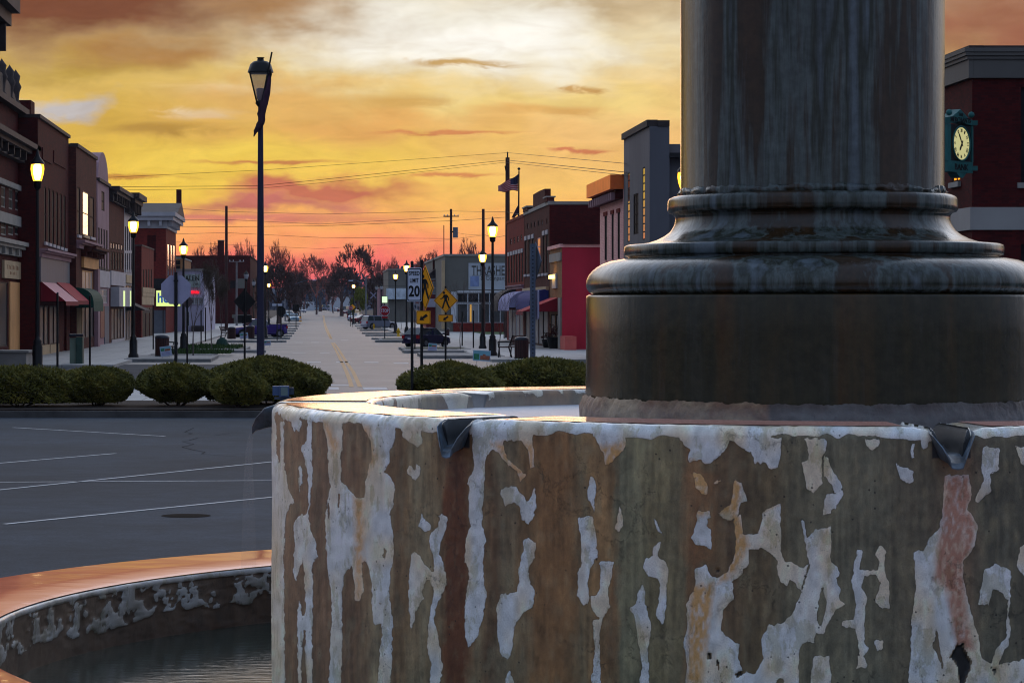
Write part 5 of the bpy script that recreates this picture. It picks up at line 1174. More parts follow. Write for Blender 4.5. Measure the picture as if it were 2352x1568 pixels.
mb = MB(); mb.prism([(wx(975,Y), Y-.5, wz(642,Y)+.2), (wx(1024,Y)+2, Y-.5, wz(642,Y)+.2), (wx(1024,Y)+2, Y-.5, wz(604,Y)), (wx(1016,Y), Y-.5, wz(604,Y))], (0, 11, 0)); mb.build('roof', mat('dark_shingles', lin((52,44,46)), .9, var=.25, scale=3), rh, True)
MB().box(wx(996,Y), wx(1009,Y), Y+1.5, Y+2.4, wz(625,Y), wz(592,Y)).build('chimney', M_bdark, rh, True); flat_win(rh, 995, 1009, 647, 675, Y, G_pale, M_wwhite, bars=1)
bn = solo('banner', MB().box(wx(975,Y), wx(1014,Y), Y-.35, Y-.3, wz(705,Y), wz(686,Y)), mat('printed_banner', lin((190,186,204)), .7, var=.15, scale=2), 'pale printed banner hung on the maroon brick house', 'banner')
Y = 420; gb2 = block('building', 'grey brown block with white awnings behind the lamps by the stop sign', wx(892,Y), wx(945,Y), Y, 450, wz(620,Y), M_grayW)
wbox(gb2, 'canopy', 905, 936, 662, 687, .1, 1.2, mat('white_canopy', lin((186,196,206)), .7), Y); wbox(gb2, 'canopy', 887, 904, 662, 687, .1, 1.2, mat('white_canopy', (0,0,0)), Y)
lg = thing('illuminated_sign', 'small lit green and white sign beyond the stop sign', 'sign', P(883, 695, 390)); wbox(lg, 'lit_face', 877, 889.5, 681, 695, 0, .1, emis('lit_green_face', (.62,.92,.55), 1.3), 390); wbox(lg, 'sign_case', 876, 890.5, 680, 696, -.2, -.001, M_black, 390); MB().tube(P(883, 696, 389.95), P(883, 745, 389.95), .08).build('pole', M_black, lg, True)
Y = 455; block('building', 'low dusky pink roofed shop half hidden behind street lamps', wx(872,Y), wx(892,Y), Y, 480, wz(662,Y), mat('dusky_pink_roof', lin((130,92,104)), .85))
Y = 800; wf = block('building', 'long low white building at the far end of the street', wx(690,Y), wx(722,Y), Y, 830, wz(693,Y), M_wwhite, M_stone, group=None)
Y = 780; block('building', 'low pale building far beyond the parked cars on the right', wx(758,Y), wx(806,Y), Y, 800, wz(682,Y), M_wwhite, M_stone, group=None)

# awnings
AW_red = mat('maroon_awning_canvas', lin((120,20,36)), .8, var=.12); AW_pink = mat('faded_pink_canvas', lin((206,150,150)), .8, var=.1); AW_green = mat('green_awning_canvas', lin((16,66,56)), .8, var=.15)
AW_red2 = mat('red_awning_canvas', lin((150,26,44)), .8, var=.12); AW_blk = mat('black_awning_canvas', lin((34,30,36)), .8, var=.15); AW_lil = mat('lilac_awning_canvas', lin((140,138,176)), .8, var=.1); AW_blue = mat('navy_awning_canvas', lin((40,46,110)), .8, var=.1)
awning('awning', 'maroon awning with faded pink panel over the left brick shop', -1, 14.1, 92, 124, 645, 692, 1.3, AW_pink, AW_red)
awning('awning', 'plain maroon awning between the pink and green awnings', -1, 14.1, 126, 155, 645, 690, 1.2, AW_red2, AW_red)
awning('awning', 'dark green dome awning beside the peach storefront', -1, 13.7, 172, 196, 660, 706, 1.05, AW_green, AW_green, curve=1.6)
awning('awning', 'small black awning on the white fronted shop', -1, 14.0, 289, 303, 692, 712, 1.4, AW_blk, AW_blk)
awning('awning', 'dark grey pointed awning leftmost on the right side shops', 1, 14.5, 1185, 1168, 664, 708, 1.3, AW_blk, AW_blk, curve=1.3)
awning('awning', 'lilac dome awning right of the dark grey awning', 1, 14.5, 1222, 1194, 667, 706, 1.5, AW_lil, AW_lil, curve=1.5)
awning('awning', 'navy blue dome awning under the gabled brick building', 1, 14.5, 1261, 1228, 664, 702, 1.2, AW_blue, AW_blue, curve=1.5)
awning('awning', 'bright red sloping awning on the tan brick shop', 1, 14.5, 1283, 1264, 683, 715, 2.1, AW_red2, AW_red)
# ================================================================ street furniture
M_post = mat('black_powder_coat', (.005,.005,.006), .45, var=.2, scale=6)
M_galv = mat('galvanised_steel', lin((84,92,108)), .55, .3, var=.15, scale=4)
M_signback = mat('sign_back_grey', lin((150,146,170)), .6, .0, var=.1, scale=3)
E_bulb = emis('lamp_bulb', (1.0,.78,.38), 30); E_glass = emis('lamp_globe_glow', (1.0,.44,.03), 3.4, .3)
M_frost = mat('unlit_frosted_glass', lin((150,150,156)), .3, var=.1)
def make_lamp(label, lit=True, finial=True):
    t = thing('street_lamp', label, 'street lamp', (0,0,0), 0, 'old fashioned street lamps along the pavements')
    MB().lathe([(.26,0),(.26,.12),(.20,.2),(.20,.75),(.15,.85),(.17,.92),(.10,1.0),(.085,1.1),(.065,5.35),(.06,5.4)], 14).build('post', M_post, t)
    MB().lathe([(.06,5.4),(.14,5.46),(.15,5.6),(.17,5.66)], 12).build('collar', M_post, t)
    g = MB().lathe([(.16,5.66),(.235,5.86),(.265,6.02),(.25,6.14),(.20,6.2)], 14, cap=False).build('lamp_glass', E_glass if lit else M_frost, t)
    if lit: MB().lathe([(.09,5.70),(.14,5.84),(.16,6.0),(.14,6.13),(.08,6.18)], 12).build('bulb', E_bulb, g)
    c = MB().lathe([(.28,6.16),(.27,6.22),(.14,6.34),(.08,6.42),(.05,6.55),(.0,6.66)], 12).build('lamp_cap', M_post, t)
    return t
lampA = make_lamp('lit lamp nearest at the left, before the maroon brick shop'); lampB = make_lamp('unlit lamp above the black diamond sign', False)
def put_lamp(px, hy, Y, label, lit=True, first=False):
    z0 = .13 if Y < 450 else gz(Y); zh = wz(hy, Y); sc = (zh-z0)/6.0
    src = lampA if lit else lampB
    wd = min(sc, .98)
    if first: src.location = (wx(px,Y), Y, z0); src.scale = (wd,wd,sc); return src
    c = clone(src, (wx(px,Y), Y, z0), label); c.scale = (wd,wd,sc); return c
put_lamp(86, 390, 97, None, True, True)
put_lamp(306.5, 517, 125, 'lit lamp beside the trash can on the left pavement')
put_lamp(421.5, 571.5, 148, 'lit lamp with pointed finial behind the stop sign back')
put_lamp(609, 615.5, 206, 'lit lamp just right of the tall flag pole lamp')
put_lamp(617.5, 654.5, 364, 'small distant lit lamp on the left side of the street')
put_lamp(1131.5, 528, 129.6, 'tallest lit lamp on the right with a finial, in front of brown brick shop')
put_lamp(1108.5, 590.5, 153, 'lit lamp before the painted store sign on the right')
put_lamp(934, 614.5, 200, 'lit lamp directly behind the speed limit sign')
put_lamp(908.5, 634, 243, 'lit lamp between the stop sign and speed limit sign')
put_lamp(812, 657, 372, 'small distant lit lamp beside the yellow green willow')
put_lamp(1572, 408, 95, 'lit lamp mostly hidden behind the left edge of the fountain column')
put_lamp(565.6, 633, 250, None, False, True)
put_lamp(583, 650, 300, 'unlit lamp just left of the tall flag pole', False)
put_lamp(865, 661, 380, 'unlit lamp left of the green lit sign', False)
put_lamp(876.5, 660, 360, 'unlit lamp overlapping the green lit sign', False)

# tall lamp post with a lantern and a wind-wrapped flag
Yt = 88; zt_ = .0
tl = thing('tall_street_lamp', 'very tall lamp post with dark unlit lantern standing behind the hedge', 'street lamp', (wx(598.5,Yt), Yt, 0))
pm = mat('blue_painted_pole', lin((40,38,60)), .5, .1, var=.25, scale=1.2, stretch=(1,1,.4)); k_ = Yt/F
zl = lambda py: wz(py, Yt)
MB().lathe([(.16,0),(.16,.4),(.138,.5),(.118,zl(560)),(.085,zl(240))], 16).build('post', pm, tl)
fr_ = MB(); ct, cb2 = 24.5*k_, 8*k_
for sx in (-1, 1):
    for sy in (-1, 1): fr_.tube((sx*cb2, sy*cb2, zl(238)), (sx*ct, sy*ct, zl(168)), .028, .028, 5)
fr_.lathe([(6*k_,zl(246)),(12*k_,zl(238)),(11*k_,zl(233)),(5*k_,zl(230))], 10); fr_.box(-ct-.02, ct+.02, -ct-.02, ct+.02, zl(169.5), zl(166.5)); fr_.build('lantern_frame', M_post, tl)
M_lg, nt, b = nodes('clear_lantern_glass'); b.inputs['Base Color'].default_value = lin((150,140,140)); b.inputs['Roughness'].default_value = .2
tr = N_(nt, 'ShaderNodeBsdfTransparent'); mx = N_(nt, 'ShaderNodeMixShader'); mx.inputs[0].default_value = .45; nt.links.new(tr.outputs[0], mx.inputs[1]); nt.links.new(b.outputs[0], mx.inputs[2]); nt.links.new(mx.outputs[0], nt.nodes['Material Output'].inputs[0])
gl = MB()
for (ax, ay, bx, by) in ((-1,-1,1,-1),(1,-1,1,1),(1,1,-1,1),(-1,1,-1,-1)): gl.quad((ax*cb2*.95,ay*cb2*.95,zl(237)), (bx*cb2*.95,by*cb2*.95,zl(237)), (bx*ct*.95,by*ct*.95,zl(169.6)), (ax*ct*.95,ay*ct*.95,zl(169.6)))
g_ = gl.build('lantern_glass', M_lg, tl); MB().lathe([(5*k_,zl(232)),(9*k_,zl(226)),(10*k_,zl(205)),(8*k_,zl(203))], 10).build('reflector', mat('pinkish_refractor', lin((150,120,118)), .4), g_)
MB().lathe([(30*k_,zl(167)),(29*k_,zl(163)),(24*k_,zl(148)),(17*k_,zl(142)),(8*k_,zl(140)),(7*k_,zl(134)),(9*k_,zl(133.5)),(9*k_,zl(132.5))], 16).build('lantern_cap', M_post, tl)
fl = thing('flag', 'dark furled flag wrapped round the tall lamp post on a slanting rod', 'flag', (wx(600,Yt), Yt-.2, zl(315)))
MB().tube(P(601, 240, Yt-.35), P(624.5, 120, Yt-.35), .035, .03).build('flag_rod', M_post, fl, True)
M_flag = mat('dark_flag_cloth', lin((58,34,52)), .85, var=.4, scale=3)
cen = [(621,160,2),(617,185,5),(611,215,8),(606,240,9),(601,262,9),(603,275,7),(598,285,9),(594,292,8),(588,300,6),(586,306,3),(583,314,1.2)]
mb = MB(); m_ = 10; vs = []
for i, (a, b_, r_) in enumerate(cen):
    for j in range(m_): t = 2*math.pi*j/m_; q = 1+.25*math.sin(3*t+i); p = P(a + r_*q*math.cos(t), b_, Yt-.32); vs.append((p.x, p.y + r_*k_*.6*q*math.sin(t), p.z))
mb.add(vs, [(i*m_+j, i*m_+(j+1) % m_, (i+1)*m_+(j+1) % m_, (i+1)*m_+j) for i in range(len(cen)-1) for j in range(m_)], True); mb.build('flag_cloth', M_flag, fl, True)

# ---- signs
M_retro = mat('fluorescent_orange_sheeting', (1.0,.37,.006), .5, var=.06); M_sw = mat('white_sign_sheeting', lin((196,200,216)), .5, var=.05); M_sr = mat('stop_sign_red', lin((150,10,26)), .5, var=.08); M_sk = mat('sign_black_ink', (.008,.008,.009), .5)
X1, Z1, Nm = Vector((1,0,0)), Vector((0,0,1)), Vector((0,-1,0))
def plate_pts(kind, w_, h_):
    if kind == 'diamond': return [(0,h_/2),(w_/2,0),(0,-h_/2),(-w_/2,0)]
    if kind == 'oct': return [(w_/2*math.cos(R(22.5+45*k))/math.cos(R(22.5)), h_/2*math.sin(R(22.5+45*k))/math.cos(R(22.5))) for k in range(8)]
    if kind == 'rect':
        c = min(w_, h_)*.08; o = []
        for sx, sy, a0 in ((1,1,0),(-1,1,90),(-1,-1,180),(1,-1,270)):
            for k in range(4): a = R(a0+30*k); o.append((sx*(w_/2-c)+c*math.cos(a), sy*(h_/2-c)+c*math.sin(a)))
        return o
    if kind == 'round': return [(w_/2*math.cos(R(15*k)), h_/2*math.sin(R(15*k))) for k in range(24)]
def plate(root, name, kind, c, w_, h_, m, border=None, turn=0.0, par=None, th=.02):
    """sign plate centred at c, turned about the vertical; returns (object, U, N)"""
    U = Vector((math.cos(turn), -math.sin(turn), 0)); N = Vector((-math.sin(turn), -math.cos(turn), 0))
    pts = plate_pts(kind, w_, h_); mb = MB(); mb.prism([c+U*a+Z1*b_ for a, b_ in pts], N*-th)
    o = mb.build(name, m, root, True) if par is None else sub(mb, name, m, par, root)
    if border is not None:
        bw = .018*max(w_, h_)+.006; big = [(a*.955, b_*.955) for a, b_ in pts]; sm = [(a*(.955-2*bw/w_), b_*(.955-2*bw/h_)) for a, b_ in pts]; n = len(pts); fb = MB()
        fb.add([c+U*a+Z1*b_+N*.004 for a, b_ in big+sm], [(i, (i+1) % n, n+(i+1) % n, n+i) for i in range(n)]); sub(fb, 'border', border, o, root)
    return o, U, N
def walker(c, U, N, s):
    mb = MB(); n = N*.006
    def pl(pts): mb.prism([c+U*(a*s)+Z1*(b_*s)+n for a, b_ in pts], N*.002)
    pl([(-.09+.062*math.cos(R(30*k)), .385+.062*math.sin(R(30*k))) for k in range(12)])
    pl([(-.10,.29),(.03,.30),(.09,.25),(.06,.02),(-.07,.02)])
    pl([(-.10,.29),(-.03,.24),(-.13,.10),(-.27,.05),(-.28,.09),(-.17,.14)])
    pl([(.03,.30),(.09,.26),(.17,.12),(.17,-.01),(.12,-.01),(.12,.11),(.05,.19)])
    pl([(-.07,.04),(.02,.03),(-.06,-.18),(-.12,-.40),(-.20,-.38),(-.14,-.17)])
    pl([(-.03,.04),(.07,.04),(.13,-.16),(.22,-.36),(.15,-.40),(.05,-.18)])
    return mb
def arrow(c, U, N, s):
    mb = MB(); a = R(215); d = U*math.cos(a)+Z1*math.sin(a); e = U*-math.sin(a)+Z1*math.cos(a); n = N*.006
    mb.prism([c+d*(x*s)+e*(y*s)+n for x, y in ((.36,0),(.05,.24),(.08,.09),(-.34,.11),(-.34,-.11),(.08,-.09),(.05,-.24))], N*.002); return mb
def sign_post(root, px, Y, ytop, r=.035, name='post', m=None, ybase=0.0): return MB().tube((wx(px,Y), Y, ybase), (wx(px,Y), Y, wz(ytop,Y)), r, n=10).build(name, m or M_post, root, True)
GS = 'traffic signs on black posts'
# speed limit
Y = 62; t = thing('speed_limit_sign', 'white SPEED LIMIT 20 sign on a thick black post', 'traffic sign', (wx(946.5,Y), Y, 0), 0, GS)
sign_post(t, 946.5, Y, 606, .036); k_ = Y/F; c = P(951.5, 653.5, Y-.06)
o, U, N = plate(t, 'sign_plate', 'rect', c, 33.5*k_, 78*k_, M_sw, M_sk, .2)
mb = MB(); text_on(mb, 'SPEED', c+Z1*26*k_+N*.006, U, Z1, N, 10*k_, 25*k_, .003, .02); text_on(mb, 'LIMIT', c+Z1*9.5*k_+N*.006, U, Z1, N, 10*k_, 20*k_, .003, .02); text_on(mb, '20', c-Z1*15*k_+N*.006, U, Z1, N, 26*k_, 26*k_, .003, .03); sub(mb, 'lettering', M_sk, o, t)
MB().lathe([(.04,0),(.04,.05),(.0,.08)], 10).build('post_cap', M_post, t).location = (0, 0, wz(606,Y))
# turned pedestrian sign
Y = 64; k_ = Y/F; t = thing('pedestrian_sign', 'orange walking figure sign turned nearly edge on with square arrow plaque', 'traffic sign', (wx(968.5,Y), Y, 0), 0, GS)
sign_post(t, 968.5, Y, 597, .038); c = P(976.5, 661, Y-.08); o, U, N = plate(t, 'sign_plate', 'diamond', c, 55*k_, 103*k_, M_retro, M_sk, R(50)); sub(walker(c, U, N, 103*k_*.66), 'walking_figure', M_sk, o, t)
c = P(972.5, 729, Y-.1); o, U, N = plate(t, 'arrow_plaque', 'rect', c, 33*k_, 31*k_, M_retro, M_sk, .1); sub(arrow(c, U, N, 30*k_), 'arrow', M_sk, o, t)
# facing pedestrian sign
Y = 124; k_ = Y/F; t = thing('pedestrian_sign', 'orange walking figure diamond sign facing the camera with flat arrow plaque', 'traffic sign', (wx(1023.5,Y), Y, .1), 0, GS)
sign_post(t, 1023.5, Y, 657, .05); c = P(1023.8, 690, Y-.08); o, U, N = plate(t, 'sign_plate', 'diamond', c, 55.5*k_, 56.5*k_, M_retro, M_sk); sub(walker(c, U, N, 56*k_*.82), 'walking_figure', M_sk, o, t)
c = P(1023.6, 730.7, Y-.08); o, U, N = plate(t, 'arrow_plaque', 'rect', c, 33.5*k_, 16.5*k_, M_retro, M_sk); sub(arrow(c, U, N, 20*k_), 'arrow', M_sk, o, t)
# stop signs
def stop(px, py, w_, Y, label, turn=0.0, ybase=.15, extra=False, name='stop_sign'):
    k_ = Y/F; t = thing(name, label, 'traffic sign', (wx(px,Y), Y, ybase), 0, GS); sign_post(t, px, Y, py-w_/2, .04, ybase=ybase); c = P(px, py, Y-.06)
    o, U, N = plate(t, 'sign_plate', 'oct', c, w_*k_, w_*k_*1.06, M_sw, None, turn); plate(t, 'red_face', 'oct', c+N*.004, w_*k_*.93, w_*k_*.99, M_sr, None, turn, o, .003)
    mb = MB(); text_on(mb, 'STOP', c+N*.012, U, Z1, N, w_*k_*.36, w_*k_*.78, .003, .015); sub(mb, 'lettering', M_sw, o, t)
    if extra: c2 = P(px, py+w_*.68, Y-.06); plate(t, 'placard', 'rect', c2, w_*k_*.6, w_*k_*.2, M_sr)
    return t
stop(883.8, 713.3, 22.5, 198, 'red octagonal STOP sign at the right side of the intersection', extra=True)
tf = stop(805.5, 707, 9.5, 330, 'tiny distant STOP sign in front of an orange sign', ybase=.1)
t = thing('warning_sign', 'tiny orange diamond sign peeking from behind the distant stop sign', 'traffic sign', (wx(810,332), 332, .1), 0, GS); sign_post(t, 810, 332, 701, .03); plate(t, 'sign_plate', 'diamond', P(810,705,331.9), 13*332/F, 13*332/F, M_retro)
# sign backs on the left
def back(name, label, px, cy, w_, h_, kind, Y, ytop, m, turn=0.0, pr=.045, below=None, ybase=.05, mm=None):
    k_ = Y/F; t = thing(name, label, 'traffic sign', (wx(px,Y), Y, ybase), 0, GS); sign_post(t, px, Y, ytop, pr, ybase=ybase, m=mm)
    plate(t, 'sign_plate', kind, P(px, cy, Y+.07), w_*k_, h_*k_, m, None, turn)
    if below: plate(t, 'plaque', 'rect', P(px, below[0], Y+.07), below[1]*k_, below[2]*k_, m, None, turn)
    return t
back('stop_sign', 'grey back of a large octagonal sign on a banded black post', 404, 665.5, 68, 66, 'oct', 84, 625, M_signback, .0, .055)
for py in (645, 699): MB().lathe([(.075,-.03),(.08,0),(.075,.03)], 10).build('clamp', M_post, bpy.data.objects[-1] if 0 else [o for o in bpy.data.objects if o.get('label') == 'grey back of a large octagonal sign on a banded black post'][0]).location = (0, 0, wz(py,84)-.05)
back('warning_sign', 'small brown diamond sign back peeping beside the large octagon', 430, 692, 30, 36, 'diamond', 112, 676, mat('brown_sign_back', lin((92,78,80)), .6), 0, .04)
back('warning_sign', 'black back of a diamond sign with rectangular plaque on black post', 562, 692.5, 51.5, 58, 'diamond', 118, 662, M_post, 0, .05, (732, 32.5, 16.5))
back('parking_sign', 'narrow edge on sign on the leftmost thin black post', 132, 690, 7, 38, 'rect', 98, 673, M_galv, R(60), .045)
back('parking_sign', 'narrow edge on sign on the second thin black post', 206.5, 698, 6, 42, 'rect', 103, 679, M_galv, R(60), .04)
back('parking_sign', 'slim black post sign beside the low brick shop', 352, 712, 3, 20, 'rect', 150, 701, M_post, R(60), .04)
back('round_sign', 'black back of an octagonal sign right of the pickup truck', 645.6, 714.5, 20, 23, 'oct', 205, 702, M_post, 0, .05, ybase=.1)
back('round_sign', 'black back of a distant sign above the pale blue car', 680, 707, 16, 15, 'rect', 300, 699, M_post, 0, .05)
back('street_name_sign', 'white street name blade on a post near the pickup bed', 636.5, 700, 23, 5, 'rect', 195, 698, M_sw, 0, .04)
back('parking_sign', 'green and white parking sign half hidden by the speed limit post', 953, 725, 7, 19, 'rect', 150, 713, M_sw, R(40), .04, ybase=.15)
for (px, yt, yb_, lb) in ((1061.6,715,796,'thin black post left of the lit lamp on the right pavement'), (1087.4,713,801,'thin black post right of the painted store windows'), (1158,718,779,'thin black post beside the dark grey awning'), (462,712,792,'thin black post by the white shop beyond the trees'), (472,706,786,'thin black post next to the dense bare tree')):
    Y = gy(yb_)*.97; t = thing('sign_post', lb, 'post', (wx(px,Y), Y, .13), 0, 'bare thin posts'); sign_post(t, px, Y, yt, .045, ybase=.13); plate(t, 'sign_plate', 'rect', P(px, yt+8, Y-.05), .12, 14*Y/F, M_post, None, R(70))
# big perforated post with edge-on sign
Y = 66; k_ = Y/F; t = thing('galvanised_sign_post', 'grey perforated square post with diamond sign seen almost edge on', 'traffic sign', (wx(1223.5,Y), Y, 0), 0, GS)
MB().obox(Vector((wx(1223.5,Y),Y,0)), X1, Nm, Z1, -6*k_, 6*k_, -.06, .06, 0, wz(560,Y)).build('post', M_galv, t, True)
hb = MB()
for k in range(36): hb.obox(Vector((wx(1223.5,Y),Y,0)), X1, Nm, Z1, -.016, .016, .061, .063, .6+k*.1, .632+k*.1)
hb.build('punched_holes', M_sk, t, True)
plate(t, 'sign_plate', 'diamond', P(1229.5, 600, Y+.12), 1.02, 1.0, M_galv, None, R(78)); plate(t, 'plaque', 'rect', P(1229, 700, Y+.1), .6, .75, M_signback, None, R(78))

# ---- litter bins, benches, boxes
M_slat = mat('brown_slats', lin((66,40,38)), .7, var=.4, scale=14, stretch=(1,1,.1)); M_lid = mat('dark_bin_lid', lin((44,44,52)), .35, var=.2)
def trash(label, px, ybase, hpx, first=None, Y=None):
    Y = Y or gy(ybase); k_ = Y/F; h_ = hpx*k_; r_ = .30*h_/1.0
    t = thing('trash_can', label, 'trash can', (wx(px,Y), Y, .13), 0, 'slatted litter bins')
    MB().lathe([(.29,.04),(.30,.85)], 20).build('liner', M_post, t)
    mb = MB()
    for k in range(22): a = 2*math.pi*k/22; c_ = Vector((.31*math.cos(a), .31*math.sin(a), 0)); mb.obox(c_, Vector((-math.sin(a), math.cos(a), 0)), Vector((math.cos(a), math.sin(a), 0)), Z1, -.034, .034, 0, .02, .03, .86)
    mb.build('slats', M_slat, t)
    MB().lathe([(.345,.86),(.35,.90),(.31,.97),(.18,1.03),(.14,1.03),(.13,.9)], 20).build('lid', M_lid, t); MB().lathe([(.35,.0),(.35,.05)], 20).build('base_ring', M_post, t)
    t.scale = (h_/1.03,)*3; return t
trash('slatted litter bin on the left pavement beside a yard sign', 372.5, 824.5, 50); trash('brown bin farther down on the left, left of a yard sign', 532.5, 782, 28); trash('brown bin in front of the pickup cab', 575, 780.6, 30)
trash('slatted litter bin beside the bench on the right pavement', 1198, 829, 50); trash('black bin behind the facing pedestrian sign post', 1027, 774, 17)
def bench(label, px, ybase, rz, Y=None, s=1.0):
    Y = Y or gy(ybase); t = thing('park_bench', label, 'bench', (wx(px,Y), Y, .13), rz, 'street benches')
    mb = MB()
    for k in range(5): mb.box(-.9, .9, -.22+k*.1, -.14+k*.1, .43, .46)
    mb.build('seat', M_slat, t); mb = MB()
    for k in range(5): mb.box(-.9, .9, .25+k*.03, .27+k*.03, .52+k*.085, .59+k*.085)
    mb.build('backrest', M_slat, t)
    for x in (-.85, .85):
        mb = MB(); mb.tube((x,-.24,0), (x,-.2,.43), .03); mb.tube((x,.36,0), (x,.22,.45), .03); mb.tube((x,.22,.45), (x,.42,.96), .028); mb.tube((x,-.25,.44), (x,.25,.44), .025); mb.tube((x,-.26,.66), (x,.32,.68), .03); mb.tube((x,-.22,.43), (x,-.26,.66), .025); mb.build('end_frame', M_post, t)
    t.scale = (s,)*3; return t
bench('dark bench seen from behind beside the right litter bin', 1171, 826, R(-112), None, 1.15); bench('bench half hidden behind the left litter bin', 392, 821, R(100)); bench('small bench beside the far left brown bin', 521, 781, R(80)); 
# flower tubs and bistro seat by the red awning
def tub(label, px, ybase, s):
    Y = gy(ybase); t = thing('flower_tub', label, 'planter', (wx(px,Y), Y, .13), 0, 'planters by the red awning')
    MB().lathe([(.25,0),(.3,.1),(.38,.5),(.42,.55),(.36,.55)], 16).build('pot', M_post, t); mb = MB()
    for _ in range(120):
        p = Vector((random.gauss(0,.2), random.gauss(0,.2), .62+abs(random.gauss(0,.18)))); d = Vector((random.random()-.5, random.random()-.5, random.random()-.5))*.12; e = d.orthogonal().normalized()*.05; mb.add([p-d, p+e, p+d, p-e], [(0,1,2,3)])
    mb.build('flowers', mat('dusty_flowers', lin((96,60,58)), .8, var=.5, scale=9), t)['kind'] = 'stuff'; t.scale = (s,)*3; return t
tub('black tub of dusty pink flowers nearest the crimson wall', 1274, 805, 1.25); tub('black flower tub farther left below the red awning', 1257, 803, .9)
# green utility cabinets, concrete block, newspaper boxes
M_gcab = mat('green_metal_cabinet', lin((52,76,68)), .5, var=.15); M_gcab2 = mat('pale_green_metal', lin((110,126,112)), .5, var=.1)
Y = 112; t = thing('utility_cabinet', 'pair of green metal bins standing by the dark green awning', 'cabinet', (wx(175,Y), Y, .13))
mb = MB().box(wx(160,Y), wx(174,Y), Y, Y+.7, .13, wz(776,Y)); mb.build('dark_box', M_gcab2, t, True); mb = MB().box(wx(174,Y)+.01, wx(190,Y), Y-.1, Y+.6, .13, wz(774,Y)); mb.build('light_box', M_gcab, t, True)
mb = MB().box(wx(160,Y)-.02, wx(190,Y)+.02, Y-.12, Y+.72, wz(776,Y)+.06, wz(773,Y)+.12); mb.build('top', M_lid, t, True); MB().box(wx(177,Y), wx(187,Y), Y-.12, Y-.102, wz(808,Y), wz(784,Y)).build('hatch', M_gcab, t, True)
Y = 106; t = solo('concrete_planter', MB().box(wx(-40,Y), wx(60,Y), Y, Y+2.2, .0, wz(810,Y)).box(wx(-41,Y), wx(66,Y), Y-.06, Y+2.3, wz(810,Y)+.002, wz(805,Y)), M_stone, 'long grey concrete planter block at the left edge above the hedge', 'planter')
Y = gy(803); t = thing('covered_grate', 'dark green tarpaulin cone around a young tree trunk', 'cover', (wx(510,Y), Y, .15)); MB().lathe([(.42,0),(.40,.15),(.30,.45),(.16,.55),(.12,.6)], 12).build('cover', mat('green_tarpaulin', lin((24,56,48)), .7, var=.3, scale=5), t)

# yard signs
M_ysign = mat('yard_sign_board', lin((176,184,206)), .5, var=.05); M_ysky = mat('printed_sky_blue', lin((118,168,184)), .5, var=.08); M_yleaf = mat('printed_green', lin((52,120,88)), .5, var=.3, scale=9); M_yhouse = mat('printed_house_red', lin((150,92,72)), .5, var=.4, scale=11); M_ytxt = mat('printed_lilac_text', lin((132,128,176)), .5)
def yard(label, px0, px1, yt, yb_, Y, tilt=0.0, style=0, turn=0.0):
    k_ = Y/F; w_ = (px1-px0)*k_; h_ = (yb_-yt)*k_; t = thing('yard_sign', label, 'yard sign', (wx((px0+px1)/2,Y), Y, .15), 0, 'small printed yard signs')
    U = Vector((math.cos(tilt), 0, math.sin(tilt))); W = Vector((-math.sin(tilt), 0, math.cos(tilt))); c = Vector((wx((px0+px1)/2,Y), Y-.02, wz((yt+yb_)/2,Y)))
    o = MB().obox(c, U, Nm, W, -w_/2, w_/2, 0, .01, -h_/2, h_/2).build('board', M_ysign, t, True)
    rows = [(M_ysky, -.46, .46, .08, .44), (M_yleaf, -.42, -.12, .04, .30), (M_yhouse, -.08, .40, .02, .24)] if style == 0 else [(M_ysky, -.47, .47, -.45, .46), (M_yleaf, -.44, -.14, -.36, .16), (M_yhouse, -.08, .46, -.38, .02), (M_yhouse, .06, .22, .02, .16)]
    for i, (m, a, b_, z0, z1) in enumerate(rows):
        q = MB().obox(c, U, Nm, W, a*w_, b_*w_, .0105, .012+i*.001, z0*h_, z1*h_); sub(q, 'printed_picture', m, o, t)
    if style == 0:
        q = MB()
        for k in range(3): q.obox(c, U, Nm, W, -.36*w_, .36*w_, .0105, .012, (-.12-.11*k)*h_, (-.07-.11*k)*h_)
        sub(q, 'printed_lines', M_ytxt, o, t)
    q = MB(); zb_ = wz(yb_,Y)
    for u_ in (-.3, .3): q.tube((c.x+u_*w_, Y, .1), (c.x+u_*w_, Y, zb_+.1), .006, n=5)
    q.build('wire_stake', M_galv, t, True); return t
yard('tilted yard sign against the left litter bin', 368, 394, 795, 818, gy(829), R(8)); yard('yard sign in front of the pickup truck bins', 551, 570, 764, 777.5, gy(786), R(6)); yard('yard sign before the purple hatchback', 983.5, 1003.5, 788, 805, gy(811), R(-3)); yard('sky blue yard sign with house picture behind the right shrub', 1086, 1126.5, 804.5, 829, 100, R(-3), 1)
yard('faint yard sign right of the tall blue post', 606, 622, 782, 793, gy(800), R(3))

# hydrants
M_hyd = mat('yellow_hydrant_paint', lin((206,160,20)), .5, var=.15, scale=6)
def hydrant(label, px, ybase, h_px):
    Y = gy(ybase); s = h_px*Y/F/.8; t = thing('fire_hydrant', label, 'fire hydrant', (wx(px,Y), Y, .13), 0, 'yellow fire hydrants')
    MB().lathe([(.17,0),(.17,.05),(.12,.06),(.12,.5),(.15,.52),(.15,.56),(.13,.6),(.10,.7),(.04,.75),(.04,.8),(0,.8)], 14).build('barrel', M_hyd, t)
    for d in ((1,0),(-1,0),(0,-1)): MB().tube((0,0,.42), (d[0]*.2, d[1]*.2, .42), .06, .055, 8).build('nozzle', M_hyd, t)
    t.scale = (s,)*3; return t
hydrant('yellow fire hydrant behind the purple hatchback', 915, 776, 20); hydrant('yellow fire hydrant in front of the silver sport utility vehicle', 858.8, 757.5, 12)
